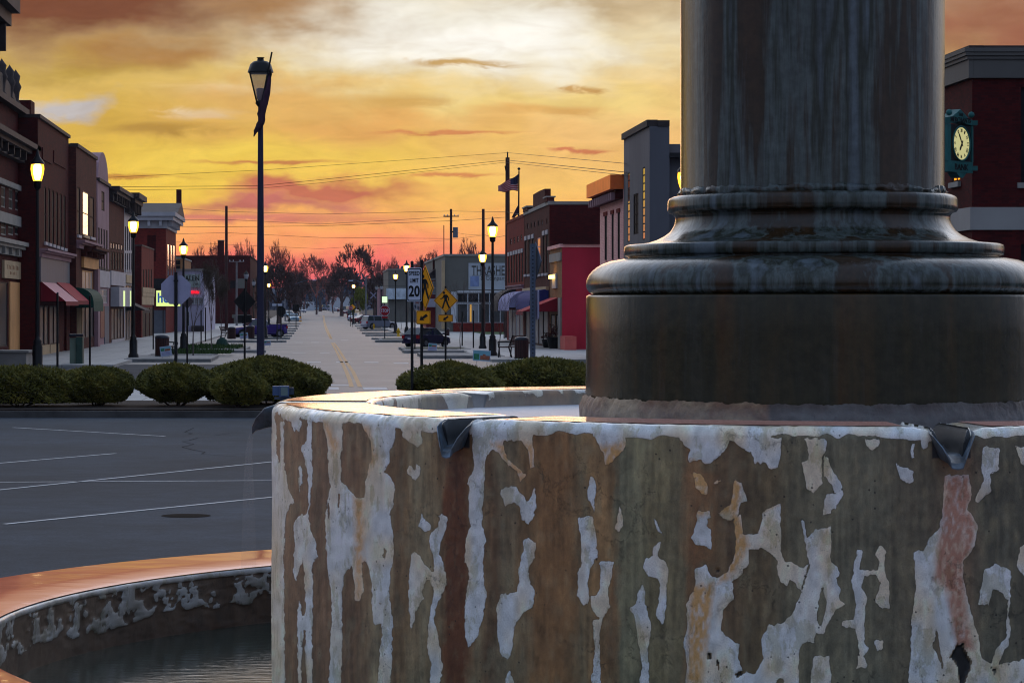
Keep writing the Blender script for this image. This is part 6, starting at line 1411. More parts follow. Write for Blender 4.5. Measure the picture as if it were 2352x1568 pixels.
# construction barrel
Y = 458; t = thing('traffic_barrel', 'orange and white traffic barrel beside the pale blue car', 'traffic barrel', (wx(690,Y), Y, gz(Y))); s_ = 11.5*Y/F/1.0
for k, (m, za, zb_) in enumerate(((M_retro,0,.22),(M_sw,.22,.38),(M_retro,.38,.54),(M_sw,.54,.70),(M_retro,.70,1.0))): MB().lathe([(.30-.02*k,za),(.29-.02*k,zb_)], 14).build('band', m, t)
t.scale = (s_,)*3
# floodlight box on the mulch
Y = 57; k_ = Y/F; t = thing('floodlight', 'grey and blue floodlight box standing before the round shrub', 'floodlight', (wx(650,Y), Y, 0))
M_fb = mat('blue_grey_housing', lin((74,92,128)), .5, var=.15, scale=4); M_fg = mat('grey_green_lens', lin((112,128,126)), .3, var=.1)
MB().box(wx(626,Y), wx(641,Y), Y, Y+.3, wz(908,Y), wz(887,Y)).build('housing', M_fb, t, True); MB().box(wx(641,Y)+.005, wx(664,Y), Y-.05, Y+.25, wz(911,Y), wz(886,Y)).build('lamp_box', M_fb, t, True); MB().box(wx(645,Y), wx(664,Y)-.03, Y-.065, Y-.052, wz(908,Y), wz(888.5,Y)).build('lens', M_fg, t, True)
MB().box(wx(664,Y)+.004, wx(675,Y), Y+.03, Y+.25, wz(906,Y), wz(890,Y)).build('junction_box', mat('dark_grey_housing', lin((56,66,82)), .5), t, True); MB().box(wx(630,Y), wx(668,Y), Y+.05, Y+.2, wz(917,Y), wz(911.5,Y)).build('mounting_arm', M_galv, t, True); MB().tube((wx(648,Y),Y+.12,0), (wx(648,Y),Y+.12,wz(917,Y)), .05).build('stem', M_galv, t, True)

# ---- utility poles, wires, flags
M_wood = mat('weathered_pole_wood', lin((66,42,40)), .85, var=.3, scale=2, stretch=(3,3,.3)); M_wire = mat('black_cable', (.012,.010,.010), .6)
GP = 'utility poles over the rooftops'
def pole(label, px, yt, Y, r, arms=(), m=None, lean=0):
    t = thing('utility_pole', label, 'utility pole', (wx(px+lean,Y), Y, gz(Y)), 0, GP); MB().tube((wx(px+lean,Y),Y,gz(Y)), (wx(px,Y),Y,wz(yt,Y)), r*1.3, r, 10).build('pole', m or M_wood, t, True)
    for (py, half) in arms:
        a = MB().box(wx(px,Y)-half, wx(px,Y)+half, Y-r-.12, Y-r-.005, wz(py,Y)-.06, wz(py,Y)+.06).build('crossarm', m or M_wood, t, True)
        for u_ in (-half*.9, -half*.45, half*.45, half*.9): q = MB().lathe([(.05,0),(.06,.08),(.03,.16),(.0,.2)], 8); q.v = [(v[0]+wx(px,Y)+u_, v[1]+Y-r-.06, v[2]+wz(py,Y)+.062) for v in q.v]; sub(q, 'insulator', M_wwhite, a, t)
    return t
t = pole('thick utility pole rising above the brown brick shops on the right', 1165.8, 362, 205, .17); MB().tube(P(1165.8,362,205), P(1165.8,349,205), .06, .05).build('top_insulator', M_post, t, True); MB().tube(P(1160,381,204.8), P(1164,402,204.8), .05).build('side_insulator', M_post, t, True)
pole('thin pole behind the two tall lamps on the right', 1110, 480, 230, .13)
t = pole('pole carrying a round grey transformer near the grey store', 1036, 480, 300, .14, ((497,.9),)); MB().tube(P(1046,546,299.6), P(1046,522,299.6), .30, .30, 14).build('transformer', mat('transformer_grey', lin((96,100,112)), .5), t, True); MB().box(wx(1037,300), wx(1042,300), 299.4, 299.7, wz(534,300), wz(531,300)).build('bracket', M_post, t, True)
pole('slender pole left of the transformer pole', 1019.5, 517, 290, .05)
pole('dark pole above the brick warehouse chimney', 520, 473, 270, .14, m=M_wood); pole('grey crossarm pole in front of the brown warehouse', 543.6, 600, 340, .12, ((601,1.0),), mat('grey_pole', lin((110,104,104)), .8))
def armlamp(label, px, yt, Y, ax, ay, ybase_px=None):
    t = thing('street_light', label, 'street light', (wx(px,Y), Y, gz(Y)), 0, 'long arm street lights'); MB().tube((wx(px,Y),Y,gz(Y)), P(px,yt,Y), .13, .1).build('pole', mat('concrete_pole', lin((112,112,118)), .8), t, True)
    p0, p2 = P(px, yt+22, Y), P(ax, ay, Y); p1 = Vector(((p0.x+p2.x*2)/3, Y, p2.z+.2)); mb = MB(); mb.path([p0*(1-s)**2+p1*2*s*(1-s)+p2*s*s for s in [k/6 for k in range(7)]], .05); mb.build('arm', M_galv, t, True)
    MB().obox(p2, X1, Nm, Z1, -.5, .2, -.12, .12, -.12, .05).build('lamp_head', M_sw, t, True)
armlamp('grey street light with long curved arm right of the distant lamp', 840.6, 634, 400, 808, 644); armlamp('street light arm reaching over the road from the far left', 655, 640, 470, 724, 643)
t = thing('signal_mast', 'dark mast with two small traffic signal heads far down on the left', 'traffic signal', (wx(664,420), 420, .1)); MB().tube((wx(664,420),420,.1), P(664,652,420), .09).build('mast', M_post, t, True); MB().tube(P(630,657,420), P(690,655,420), .05).build('arm', M_galv, t, True)
for px in (674, 683): MB().obox(P(px,661,419.8), X1, Nm, Z1, -.3, .3, -.1, .1, -.3, .3).build('signal_head', M_post, t, True)
t = thing('crossing_sign', 'pale crossed boards of a railroad crossing sign on the right', 'traffic sign', (wx(858,430), 430, .1), 0, GS); sign_post(t, 858, 430, 670, .06)
for a in (R(45), R(-45)): d = Vector((math.cos(a),0,math.sin(a))); e = Vector((-math.sin(a),0,math.cos(a))); MB().obox(P(858,678,429.8+a*.05), d, Nm, e, -.75, .75, 0, .03, -.1, .1).build('board', M_signback, t, True)
# flagpole with two flags
Y = 195; k_ = Y/F; t = thing('flagpole', 'slim flagpole with ball top above the brown brick shops', 'flagpole', (wx(1192,Y), Y, 9)); MB().tube((wx(1191,Y),Y,9), P(1192,392,Y), .07, .05).build('pole', M_post, t, True)
q = MB().lathe([(0,-.11),(.08,-.08),(.12,0),(.08,.08),(0,.11)], 10, cap=False); c = P(1192,388,Y); q.v = [(v[0]+c.x, v[1]+c.y, v[2]+c.z) for v in q.v]; q.build('ball', M_post, t, True)
fg = thing('flag', 'striped red and white flag with blue corner streaming left from the flagpole', 'flag', P(1191,438,Y))
def flagrow(s, t_): # s along 0..1, t down 0..1
    x = 1190.5 - 47*s; top = 399.5 + 27*s**.9; bot = 437.5 + 3.5*s; y = top + (bot-top)*t_ + 1.2*math.sin(s*9+t_*2)
    p = P(x, y, Y); p.y += .35*math.sin(s*10+t_*1.5); return p
M_fr = mat('flag_red', lin((150,40,52)), .8); M_fw = mat('flag_white', lin((190,150,150)), .8); M_fb2 = mat('flag_blue', lin((48,44,72)), .8)
mr, mw_, mbu = MB(), MB(), MB()
for j in range(13):
    t0, t1 = j/13, (j+1)/13
    for i in range(20):
        s0, s1 = i/20, (i+1)/20; tgt = mbu if (s1 <= .42 and t1 <= .55) else (mr if j % 2 == 0 else mw_); tgt.add([flagrow(s0,t0), flagrow(s1,t0), flagrow(s1,t1), flagrow(s0,t1)], [(0,1,2,3)], True)
mr.build('red_stripes', M_fr, fg, True); mw_.build('white_stripes', M_fw, fg, True); mbu.build('blue_canton', M_fb2, fg, True)
q = MB(); pts = [(1191,470),(1186,478),(1180,490),(1175,500),(1181,501),(1187,494),(1191,493)]; q.prism([P(a,b_,Y-.05) for a,b_ in pts], (0,.12,0)); solo('flag', q, M_flag, 'small dark limp flag low on the flagpole', 'flag')
# wires
def wire(pts, sag=0, r=.016, label='wire'):
    mb = MB(); full = []
    for (a, b_) in zip(pts[:-1], pts[1:]):
        A_, B_ = P(*a), P(*b_); n = 10
        for k in range(n + (b_ is pts[-1])): s = k/n; p = A_*(1-s)+B_*s; p.z -= sag*4*s*(1-s); full.append(p)
    mb.path(full, r, 4); return mb
wires = [([(240,408,200),(600,391,203),(1165.8,351,205),(1440,376,118)],.0,'topmost overhead wire crossing the sky to the grey building'),
 ([(240,429.5,200),(593,427,203),(735,413,204),(1164,368,205),(1440,396,118)],.0,'second overhead wire from the thick pole'),
 ([(240,437,200),(593,433,203),(735,420.5,204),(1162,373,205),(1440,403,118)],.0,'third overhead wire just below the second'),
 ([(405,479,240),(520,486,270),(735,492,285),(1036,485,300),(1163,487,206),(1210,495,180)],.0,'thick cable passing the tops of the left poles'),
 ([(405,505,240),(520,504.5,270),(735,515,285),(1036,498,300)],.0,'thin wire under the thick cable'),
 ([(405,521.8,240),(735,519,250),(1041,507,240),(1163,499,206)],.0,'straight dark cable at mid height between the buildings'),
 ([(405,537.5,240),(519,534.5,270),(735,545.5,285),(1036,548,300)],.0,'low thin wire from the dark pole'),
 ([(405,556,240),(735,571.5,260),(1019,552,290),(1112,540,230)],.0,'lowest wire above the trees'),
 ([(600,644,380),(908,643.5,380)],.05,'upper dark cable over the distant road'), ([(600,655,400),(935,656.5,400)],.05,'lower dark cable over the distant road'),
 ([(1163,540,206),(1110,538,230),(1036,530,300)],.2,'short drooping wire left of the brick shops'), ([(600,668,430),(760,672,430),(900,668,430)],.1,'faint cable over the farthest road')]
for pts, sg_, lb in wires: solo('overhead_wire', wire(pts, sg_, .022 if 'thick' in lb or 'dark' in lb else .016), M_wire, lb, 'overhead wire', 'overhead wires')
# kerb dividers of the angled parking bays
for i, (side, ptip, py, L_, dy) in enumerate([(1,863.6,786,4.2,.8),(1,853,779.8,3.8,.7),(1,839,772,3.8,.7),(1,830.8,766.9,3.4,.7),(1,826,760,3.6,.8),(1,820,755,3.6,.8),(1,815,750,3.6,.8),(1,808,744,3.6,1.0),(1,802,738,3.6,1.2),(-1,611,810,4.6,1.3),(-1,658,786.4,4.6,1.1),(-1,666.7,779,3.4,.8),(-1,671,773,3.4,.8),(-1,676,767,3.0,.9),(-1,680,761,3.0,.9),(-1,684,756,3.0,1.0),(-1,687,750,3.0,1.0),(-1,690,744,3.0,1.2),(-1,693,738,3.0,1.4)]):
    Y = gy(py); x = wx(ptip, Y); x2 = x + side*L_; y2 = Y + side*0 + .6
    mb = MB(); mb.prism([(x,Y,-.02),(x+side*.3,Y-dy*.5,-.02),(x2,y2-dy*.5,-.02),(x2,y2+dy*.5,-.02),(x+side*.3,Y+dy*.5,-.02)] if side > 0 else [(x,Y,-.02),(x+side*.3,Y+dy*.5,-.02),(x2,y2+dy*.5,-.02),(x2,y2-dy*.5,-.02),(x+side*.3,Y-dy*.5,-.02)], (0,0,.16)); struct('kerb', mb, M_kerb)
# ================================================================ vehicles
M_tyre = mat('tyre_rubber', (.012,.012,.012), .8); M_rim = mat('alloy_rim', lin((130,130,136)), .35, .7); M_cglass = glassm('car_glass', (.03,.04,.045), .08, .6); M_tail = mat('tail_lamp_red', lin((170,24,30)), .3); M_head = mat('headlamp_clear', lin((190,190,190)), .2); M_under = mat('underbody_black', (.008,.008,.009), .8); M_chr = mat('pale_licence_plate', lin((190,190,200)), .4)
def paintm(name, c, r=.3): 
    m = mat(name, lin(c), r, .25, var=.06, scale=2); m.node_tree.nodes['Principled BSDF'].inputs['Coat Weight'].default_value = .6; return m
def make_car(label, kind, pm, name='parked_car', cat='car', group='cars parked along the street'):
    S = dict(hatch=(4.1,.86,.92,1.48,(1.0,.35,-1.35,-1.95)), sedan=(4.8,.9,.92,1.42,(1.15,.35,-.95,-1.75)), suv=(4.7,.93,1.05,1.78,(1.15,.6,-2.0,-2.25)), van=(4.9,.95,1.05,1.85,(1.7,.9,-2.2,-2.4)), pickup=(5.5,.95,1.12,1.82,(1.35,.65,-.55,-.85)))[kind]
    L, W, bz, rz_, (gf, gr, gb, gt) = S; hL = L/2
    t = thing(name, label, cat, (0,0,0), 0, group); mb = MB(); hood = bz-.06
    st = [(-hL,.45,.62,W*.80),(-hL+.05,.30,bz-.10,W*.90),(-hL+.35,.24,bz,W*.98),(-hL*.45,.22,bz+.02,W),(0,.22,bz,W),(gf-.05,.22,bz-.02,W),(hL*.62,.23,hood-.04,W*.98),(hL-.28,.26,hood-.12,W*.93),(hL-.05,.32,hood-.28,W*.84),(hL,.42,.62,W*.72)]
    rings = []
    for x, z0, z1, w_ in st:
        half = [(0,z0),(w_*.85,z0),(w_,z0+.14),(w_*1.0,(z0+z1)/2+.02),(w_*.965,z1-.05),(w_*.86,z1+.005),(0,z1+.035)]
        rings.append([(x,a,b_) for a,b_ in half] + [(x,-a,b_) for a,b_ in half[1:-1][::-1]])
    n = len(rings[0]); fs = [(k*n+i, k*n+(i+1) % n, (k+1)*n+(i+1) % n, (k+1)*n+i) for k in range(len(rings)-1) for i in range(n)] + [tuple(range(n))[::-1], tuple(range((len(rings)-1)*n, len(rings)*n))]
    mb.add([p for r_ in rings for p in r_], fs, False)
    # cabin
    wb, wt = W*.93, W*.74; cab = []
    for s in (1,-1): cab.append([(gf,s*wb,bz-.03),(gr,s*wt,rz_-.07),(gr-.1,s*wt*.9,rz_-.01),(gb+.1,s*wt*.9,rz_-.01),(gb,s*wt,rz_-.08),(gt,s*wb,bz-.03)])
    m_ = 6; mb.add(cab[0]+cab[1], [tuple(range(m_))[::-1], tuple(range(m_,2*m_))] + [(i,i+1,m_+i+1,m_+i) for i in range(m_-1)])
    body = mb.build('body', pm, t)
    if kind == 'pickup':
        MB().box(-hL+.1, gt-.02, -W*.8, W*.8, bz+.036, bz+.045).build('bed_floor', M_under, t)
        rl = MB()
        for s in (1,-1): rl.box(-hL+.05, gt, s*W*.87-.05, s*W*.87+.05, bz-.02, bz+.12)
        rl.box(-hL+.02, -hL+.09, -W*.85, W*.85, bz-.1, bz+.12); rl.build('bed_rail', pm, t)
    # glass panels
    lerp = lambda a, b_, q: tuple(a[i]+(b_[i]-a[i])*q for i in range(3))
    def gquad(nm, a, b_, c, d, off, ins=.08):
        ce = lerp(lerp(a,c,.5), lerp(b_,d,.5), .5); pts = [tuple(lerp(p, ce, ins)[i]+off[i] for i in range(3)) for p in (a,b_,c,d)]; MB().quad(*pts).build(nm, M_cglass, t)
    gquad('windscreen', (gf,-wb,bz), (gf,wb,bz), (gr,wt,rz_-.07), (gr,-wt,rz_-.07), (.012,0,.008)); gquad('rear_window', (gt,wb,bz), (gt,-wb,bz), (gb,-wt,rz_-.08), (gb,wt,rz_-.08), (-.012,0,.008))
    for s in (1,-1):
        N = (0, s*.012, .003); xs0 = [gf, gf*.15+gt*.40*0-.05, gt] if kind in ('hatch','sedan','pickup') else [gf, .0, -1.25, gt]
        xt = [gr, xs0[1], gb] if len(xs0) == 3 else [gr, .0, -1.2, gb]
        if kind in ('hatch','sedan'): xs0[1] = xt[1] = -.25
        if kind == 'pickup': xs0[1] = xt[1] = .0
        for i in range(len(xs0)-1): gquad('side_window', (xs0[i],s*wb,bz), (xs0[i+1],s*wb,bz), (xt[i+1],s*wt,rz_-.07), (xt[i],s*wt,rz_-.07), N, .10)
        MB().box(gf-.25, gf-.05, s*(W+.12)-.07, s*(W+.12)+.07, bz, bz+.14).build('mirror', pm, t)
        hl_ = MB().box(hL-.22, hL-.02, s*W*.62-.17, s*W*.62+.17, hood-.30, hood-.17); hl_.build('headlight', M_head, t)
        MB().box(-hL-.01, -hL+.14, s*W*.80-.11, s*W*.80+.11, bz-.28, bz-.02).build('tail_light', M_tail, t)
    MB().box(-hL-.015, -hL+.02, -.24, .24, .58, .70).build('licence_plate', M_chr, t); MB().box(hL-.06, hL+.012, -W*.45, W*.45, .45, .62).build('grille', M_under, t)
    bp = MB().box(-hL-.05, -hL+.25, -W*.86, W*.86, .28, .46).box(hL-.25, hL+.03, -W*.78, W*.78, .26, .42); bp.build('bumper', M_rim if kind == 'pickup' else pm, t)
    for x in (-hL+.82, hL-.85):
        for s in (1,-1):
            R_ = .36 if kind in ('suv','pickup','van') else .31
            ar = MB(); ar.tube((x,s*(W-.16),R_+.03), (x,s*(W+.004),R_+.03), R_+.06, n=20); ar.build('wheel_arch', M_under, t)
            w = MB().tube((x,s*(W-.20),R_), (x,s*(W+.012),R_), R_, n=20).build('wheel', M_tyre, t)
            MB().tube((x,s*(W+.0125),R_), (x,s*(W+.02),R_), R_*.64, n=12).build('rim', M_rim, w)
    t['_dim'] = (L, 2*W); return t
def park(car, px, ybase, wpx, alpha, Y=None, label=None):
    L, W = car['_dim'][0], car['_dim'][1]; Y = Y or gy(ybase); a = R(alpha); s = 1.0 if wpx is None else wpx*Y/F/(L*abs(math.cos(a))+W*abs(math.sin(a)))
    loc = (wx(px,Y), Y+ (L*abs(math.sin(a))+W*abs(math.cos(a)))/2*s*.9, gz(Y)+.008)
    if label: c = clone(car, loc, label, rz=a, scale=s); return c
    car.location = loc; car.rotation_euler = (0,0,a); car.scale = (s,)*3; return car
V_purple = paintm('deep_purple_blue_paint', (30,20,62)); V_silver = paintm('silver_blue_paint', (128,132,150)); V_red = paintm('dark_red_car_paint', (96,16,28)); V_white = paintm('white_car_paint', (176,178,190)); V_black = paintm('black_car_paint', (22,20,24)); V_blue = paintm('pale_blue_car_paint', (140,172,190)); V_truck = paintm('violet_blue_truck_paint', (52,36,110)); V_brown = paintm('brown_car_paint', (70,44,44))
hatch = make_car('dark purple hatchback parked nose to the kerb behind the orange signs', 'hatch', V_purple); park(hatch, 983, 797.5, 121, 50)
suv = make_car('silver sport utility vehicle parked behind the STOP sign', 'suv', V_silver, cat='car'); park(suv, 871, 755.8, 88, 30)
sedR = make_car('dark red sedan between the silver vehicle and the white sedan', 'sedan', V_red); park(sedR, 840, 743.3, None, 33)
sedW = make_car('white sedan with bright rear window beyond the dark red sedan', 'sedan', V_white); park(sedW, 817, 737, None, 70)
vanB = make_car('black van nearest the road in the row beyond the white sedan', 'van', V_black); park(vanB, 814, 733.5, None, 72)
vS = make_car('silver van behind the black van', 'van', V_silver); park(vS, 817, 722.5, None, 70, 560)
trk = make_car('violet blue pickup truck parked on the left side behind the tall lamp post', 'pickup', V_truck, 'pickup_truck', 'pickup truck', None); park(trk, 593, 774.5, 136, 198)
blu = make_car('pale blue car facing the camera on the left beside the traffic barrel', 'sedan', V_blue); park(blu, 674, 738, None, -84)
park(blu, 662, 723, None, -70, 560, 'second pale blue car just behind the first on the left'); park(sedW, 693, 712.5, None, -80, 700, 'small white car on the left near the crest of the road')
for i, (c, px, w_, a, Y, lb) in enumerate([(sedR, 800, 10, 70, 640, 'small red car in the distant right hand row'), (vanB, 794, 13, 72, 690, 'small black van in the distant right hand row'), (sedR, 786, 11, 75, 730, 'reddish car at the far end of the right hand row'), (sedW, 778, 8, 78, 770, 'tiny white car at the far end of the right hand row'),
    (vS, 769, 13, 35, 810, 'tiny silver van crossing near the crest of the road'), (suv, 755, 15, 5, 830, 'tiny silver vehicle broadside at the crest of the road'), (blu, 738, 16, 178, 835, 'tiny blue car broadside at the crest of the road'), (sedW, 728, 12, 20, 850, 'tiny white car at the crest left of centre')]):
    park(c, px, None, None, a, Y, lb)
Y = 840; t = make_car('white camper van far away at the crest of the road', 'van', V_white, 'camper_van', 'van', None); park(t, 714, None, None, -88, Y); t.scale = (t.scale[0]*1.15,)*3
for o in list(bpy.data.objects):
    if '_dim' in o: del o['_dim']

# ================================================================ trees
M_bark = mat('grey_brown_bark', lin((78,60,56)), .9, var=.3, scale=4); M_bark2 = mat('young_tree_bark', lin((92,82,78)), .85, var=.25, scale=5)
M_twig = mat('bare_reddish_twigs', lin((150,88,76)), .9, var=.25, scale=.5); M_twigd = mat('dark_bare_twigs', lin((88,66,62)), .9, var=.3, scale=.4)
M_bud = mat('olive_budding_leaves', lin((74,64,52)), .9, var=.4, scale=.35); M_willow = mat('yellow_green_leaves', lin((104,106,30)), .85, var=.4, scale=.6); M_blue = mat('haze_tinted_foliage', lin((52,58,74)), .95, var=.3, scale=.15)  # far foliage: bluish distance haze is put into the base colour
def grow(tr, cr, p, d, ln, r, lev, maxl, rnd, spread, up, twigs, minr, buds=None):
    q = p + d*ln; tgt = tr if lev == 0 else cr; mid = p + d*ln*.5 + Vector((rnd.gauss(0,.05),rnd.gauss(0,.05),0))*ln
    n = 7 if lev < 2 else 4 if lev < 4 else 3
    r1 = max(r*.62, minr); tgt.tube(p, mid, r, (r+r1)/2, n, False); tgt.tube(mid, q, (r+r1)/2, r1, n, False)
    if lev >= maxl:
        for _ in range(twigs):
            e = (d + Vector((rnd.gauss(0,.55), rnd.gauss(0,.55), rnd.gauss(.15,.4)))).normalized(); s = p + d*ln*rnd.random(); f = s + e*ln*rnd.uniform(.5,1.1); o_ = e.orthogonal().normalized()*minr*.9
            cr.add([s-o_, s+o_, f], [(0,1,2)])
            if buds is not None:
                for _ in range(buds[1]):
                    c = s.lerp(f, rnd.random()) + Vector((rnd.gauss(0,.15),rnd.gauss(0,.15),rnd.gauss(0,.15))); a = Vector((rnd.gauss(0,1),rnd.gauss(0,1),rnd.gauss(0,1))).normalized()*buds[2]; b_ = a.orthogonal().normalized()*buds[2]*.7; buds[0].add([c-a, c+b_, c+a, c-b_], [(0,1,2,3)])
        return
    k = rnd.choice((2,3,3)) if lev else rnd.choice((3,4))
    for i in range(k):
        az = 2*math.pi*(i+rnd.random()*.6)/k; sp_ = spread*rnd.uniform(.6,1.25)*(1 if i else .45)
        s1 = d.orthogonal().normalized(); s2 = d.cross(s1); e = (d*math.cos(sp_) + (s1*math.cos(az)+s2*math.sin(az))*math.sin(sp_) + Vector((0,0,up))).normalized()
        st_ = q if i < 2 or lev == 0 else p + d*ln*rnd.uniform(.55,.9)
        grow(tr, cr, st_, e, ln*rnd.uniform(.68,.86), r1*(.95 if i == 0 else .75), lev+1, maxl, rnd, spread, up, twigs, minr, buds)
def make_tree(name, label, seed, H, trunk, r, maxl, spread, up, twigs, minr, tm, cm, group=None, cat='tree', buds=None, bm=None):
    rnd = random.Random(seed); tr, cr, bd = MB(), MB(), MB(); grow(tr, cr, Vector((0,0,-.1)), Vector((0,0,1)), trunk, r, 0, maxl, rnd, spread, up, twigs, minr, (bd, buds[0], buds[1]) if buds else None)
    zs = max(v[2] for v in cr.v); k = H/zs
    for m in (tr, cr, bd): m.v = [(v[0]*k, v[1]*k, v[2]*k) for v in m.v]
    t = thing(name, label, cat, (0,0,0), 0, group); tr.build('trunk', tm, t); c = cr.build('crown', cm, t)
    if buds: bd.build('leaf_buds', bm, c)
    t['_h'] = H; t['_w'] = max(v[0] for v in cr.v)-min(v[0] for v in cr.v); return t
def plant(src, px, ytop, Y, wpx=None, label=None, rz=0.0):
    z0 = gz(Y) if Y > 440 else .1; s = (wz(ytop,Y)-z0)/src['_h']; sx_ = s if wpx is None else wpx*Y/F/src['_w']
    if label: c = clone(src, (wx(px,Y), Y, z0), label, rz=rz)
    else: c = src; c.location = (wx(px,Y), Y, z0); c.rotation_euler = (0,0,rz)
    c.scale = (sx_, sx_, s); return c
GT = 'bare trees on the skyline'
tA = make_tree('bare_tree', 'bare spreading tree on the skyline right of the tall lamp post', 3, 14, 2.6, .26, 6, .66, .0, 6, .045, M_twigd, M_twig, GT)
tB = make_tree('bare_tree', 'broad bare tree above the middle of the road', 8, 15, 2.4, .30, 6, .72, -.02, 6, .05, M_twigd, M_twig, GT)
tC = make_tree('bare_tree', 'tall dense dark tree above the right half of the road', 77, 18, 2.6, .40, 7, .55, .08, 5, .04, M_twigd, M_twigd, GT)
tD = make_tree('bare_tree', 'low dark budding tree behind the lamp beside the tall pole', 21, 13, 1.2, .35, 7, .68, .0, 5, .04, M_twigd, M_twigd, GT)
plant(tA, 640, 541, 420, 90); plant(tB, 727, 578, 640, 88); plant(tC, 822, 553, 560, 98); plant(tD, 640, 600, 400, 110)
plant(tA, 560, 536, 430, 80, 'bare tree rising above the brown warehouse left of the tall lamp post', 1.3); plant(tB, 505, 548, 440, 72, 'bare tree behind the square warehouse chimney', .6); plant(tA, 455, 552, 440, 62, 'wispy bare tree at the left end of the warehouse roof', 2.5)
plant(tB, 765, 598, 700, 60, 'small bare tree between the middle and the tall dense tree', 2.0); plant(tA, 900, 580, 600, 62, 'bare tree behind the lamp left of the speed limit sign', 3.1); plant(tB, 985, 566, 420, 80, 'bare tree above the maroon house roof', 4.0); plant(tA, 1078, 534, 420, 84, 'bare tree right of the pole with transformer', 5.2); plant(tB, 872, 592, 640, 50, 'faint bare tree right of the tall dense tree', 5.5); plant(tA, 690, 592, 560, 54, 'bare tree just left of the middle of the road', .9)
plant(tD, 600, 622, 480, 70, 'dark budding tree behind the left row of unlit lamps', 1.2); plant(tD, 680, 618, 520, 80, 'dark budding tree over the left row of parked cars', 2.2); plant(tD, 785, 606, 600, 90, 'dark budding tree at the right of the distant road', 3.2); plant(tD, 862, 622, 520, 90, 'dark budding tree behind the distant right hand lamps', 4.2); plant(tD, 920, 640, 460, 70, 'dark budding tree behind the grey brown block', 5.1); plant(tC, 735, 632, 760, 110, 'wide dark tree closing the end of the road', 1.0); plant(tC, 715, 640, 840, 70, 'dusky tree left of the end of the road', 2.0)
tw = make_tree('willow_tree', 'yellow green budding willow beside the small distant lamp', 33, 9, 1.5, .2, 4, .6, -.05, 8, .03, M_twigd, M_willow, None, buds=(9,.16), bm=M_willow); plant(tw, 827, 659, 420, 40)
GY = 'young street trees along the pavements'
ty = make_tree('young_street_tree', 'slender bare young tree left of the painted store windows', 41, 6, 2.2, .055, 4, .36, .12, 3, .009, M_bark2, M_bark2, GY)
ty2 = make_tree('young_street_tree', 'slender bare young tree by the dark grey awning', 44, 6, 2.0, .06, 4, .42, .10, 3, .009, M_bark2, M_bark2, GY)
plant(ty, 1057.5, 620, gy(807)); plant(ty2, 1149, 655, gy(826)); plant(ty, 1112, 655, gy(800), None, 'slender bare young tree behind the lit lamp on the right', 1.0)
plant(ty2, 444, 606, gy(823), None, 'bare young tree before the green lettered sign board', 2.0); plant(ty, 936, 690, gy(765), None, 'small bare street tree behind the speed limit sign', 2.0); plant(ty2, 921, 692, gy(760), None, 'small bare street tree right of the stop sign', 3.0); plant(ty, 898, 700, gy(752), None, 'tiny bare street tree above the silver vehicle', 4.0)
td = make_tree('young_street_tree', 'dense dark upright tree before the brown warehouse', 52, 8, 1.6, .10, 5, .28, .22, 5, .012, M_bark2, M_twigd, GY, buds=(3,.055), bm=M_bud)
plant(td, 485, 589, gy(814), 46); plant(td, 508, 628, gy(781), 40, 'second dense dark upright tree just right of the first', 2.0); plant(td, 455, 600, gy(770)+40, 42, 'dark evergreen looking tree behind the white shop', 4.0)
for o in list(bpy.data.objects):
    for k in ('_h', '_w'):
        if k in o: del o[k]
# far wooded rise behind everything
mb = MB(); rw = random.Random(5)
for _ in range(15000):
    x = rw.uniform(-190, 250); y = rw.uniform(900, 990); crest = 13 + 3.2*math.sin(x*.06) + 2.0*math.sin(x*.17+1) + 1.2*math.sin(x*.5) - 5*math.exp(-((x-3)/16)**2); z = 1.5 + crest*rw.random()**.8
    a = Vector((rw.gauss(0,1),rw.gauss(0,.5),rw.gauss(0,1))).normalized()*.75; b_ = a.orthogonal().normalized()*.6; c = Vector((x,y,z)); mb.add([c-a, c+b_, c+a, c-b_], [(0,1,2,3)])
tag(mb.build('far_woods', M_blue), 'haze-tinted mass of distant woods closing the horizon', 'woods', None, 'stuff')
struct('hill', MB().add([(-430,1000,0),(430,1000,0),(430,1060,10.5),(-430,1060,10.5),(430,1200,11),(-430,1200,11)], [(0,1,2,3),(3,2,4,5)]), M_blue)

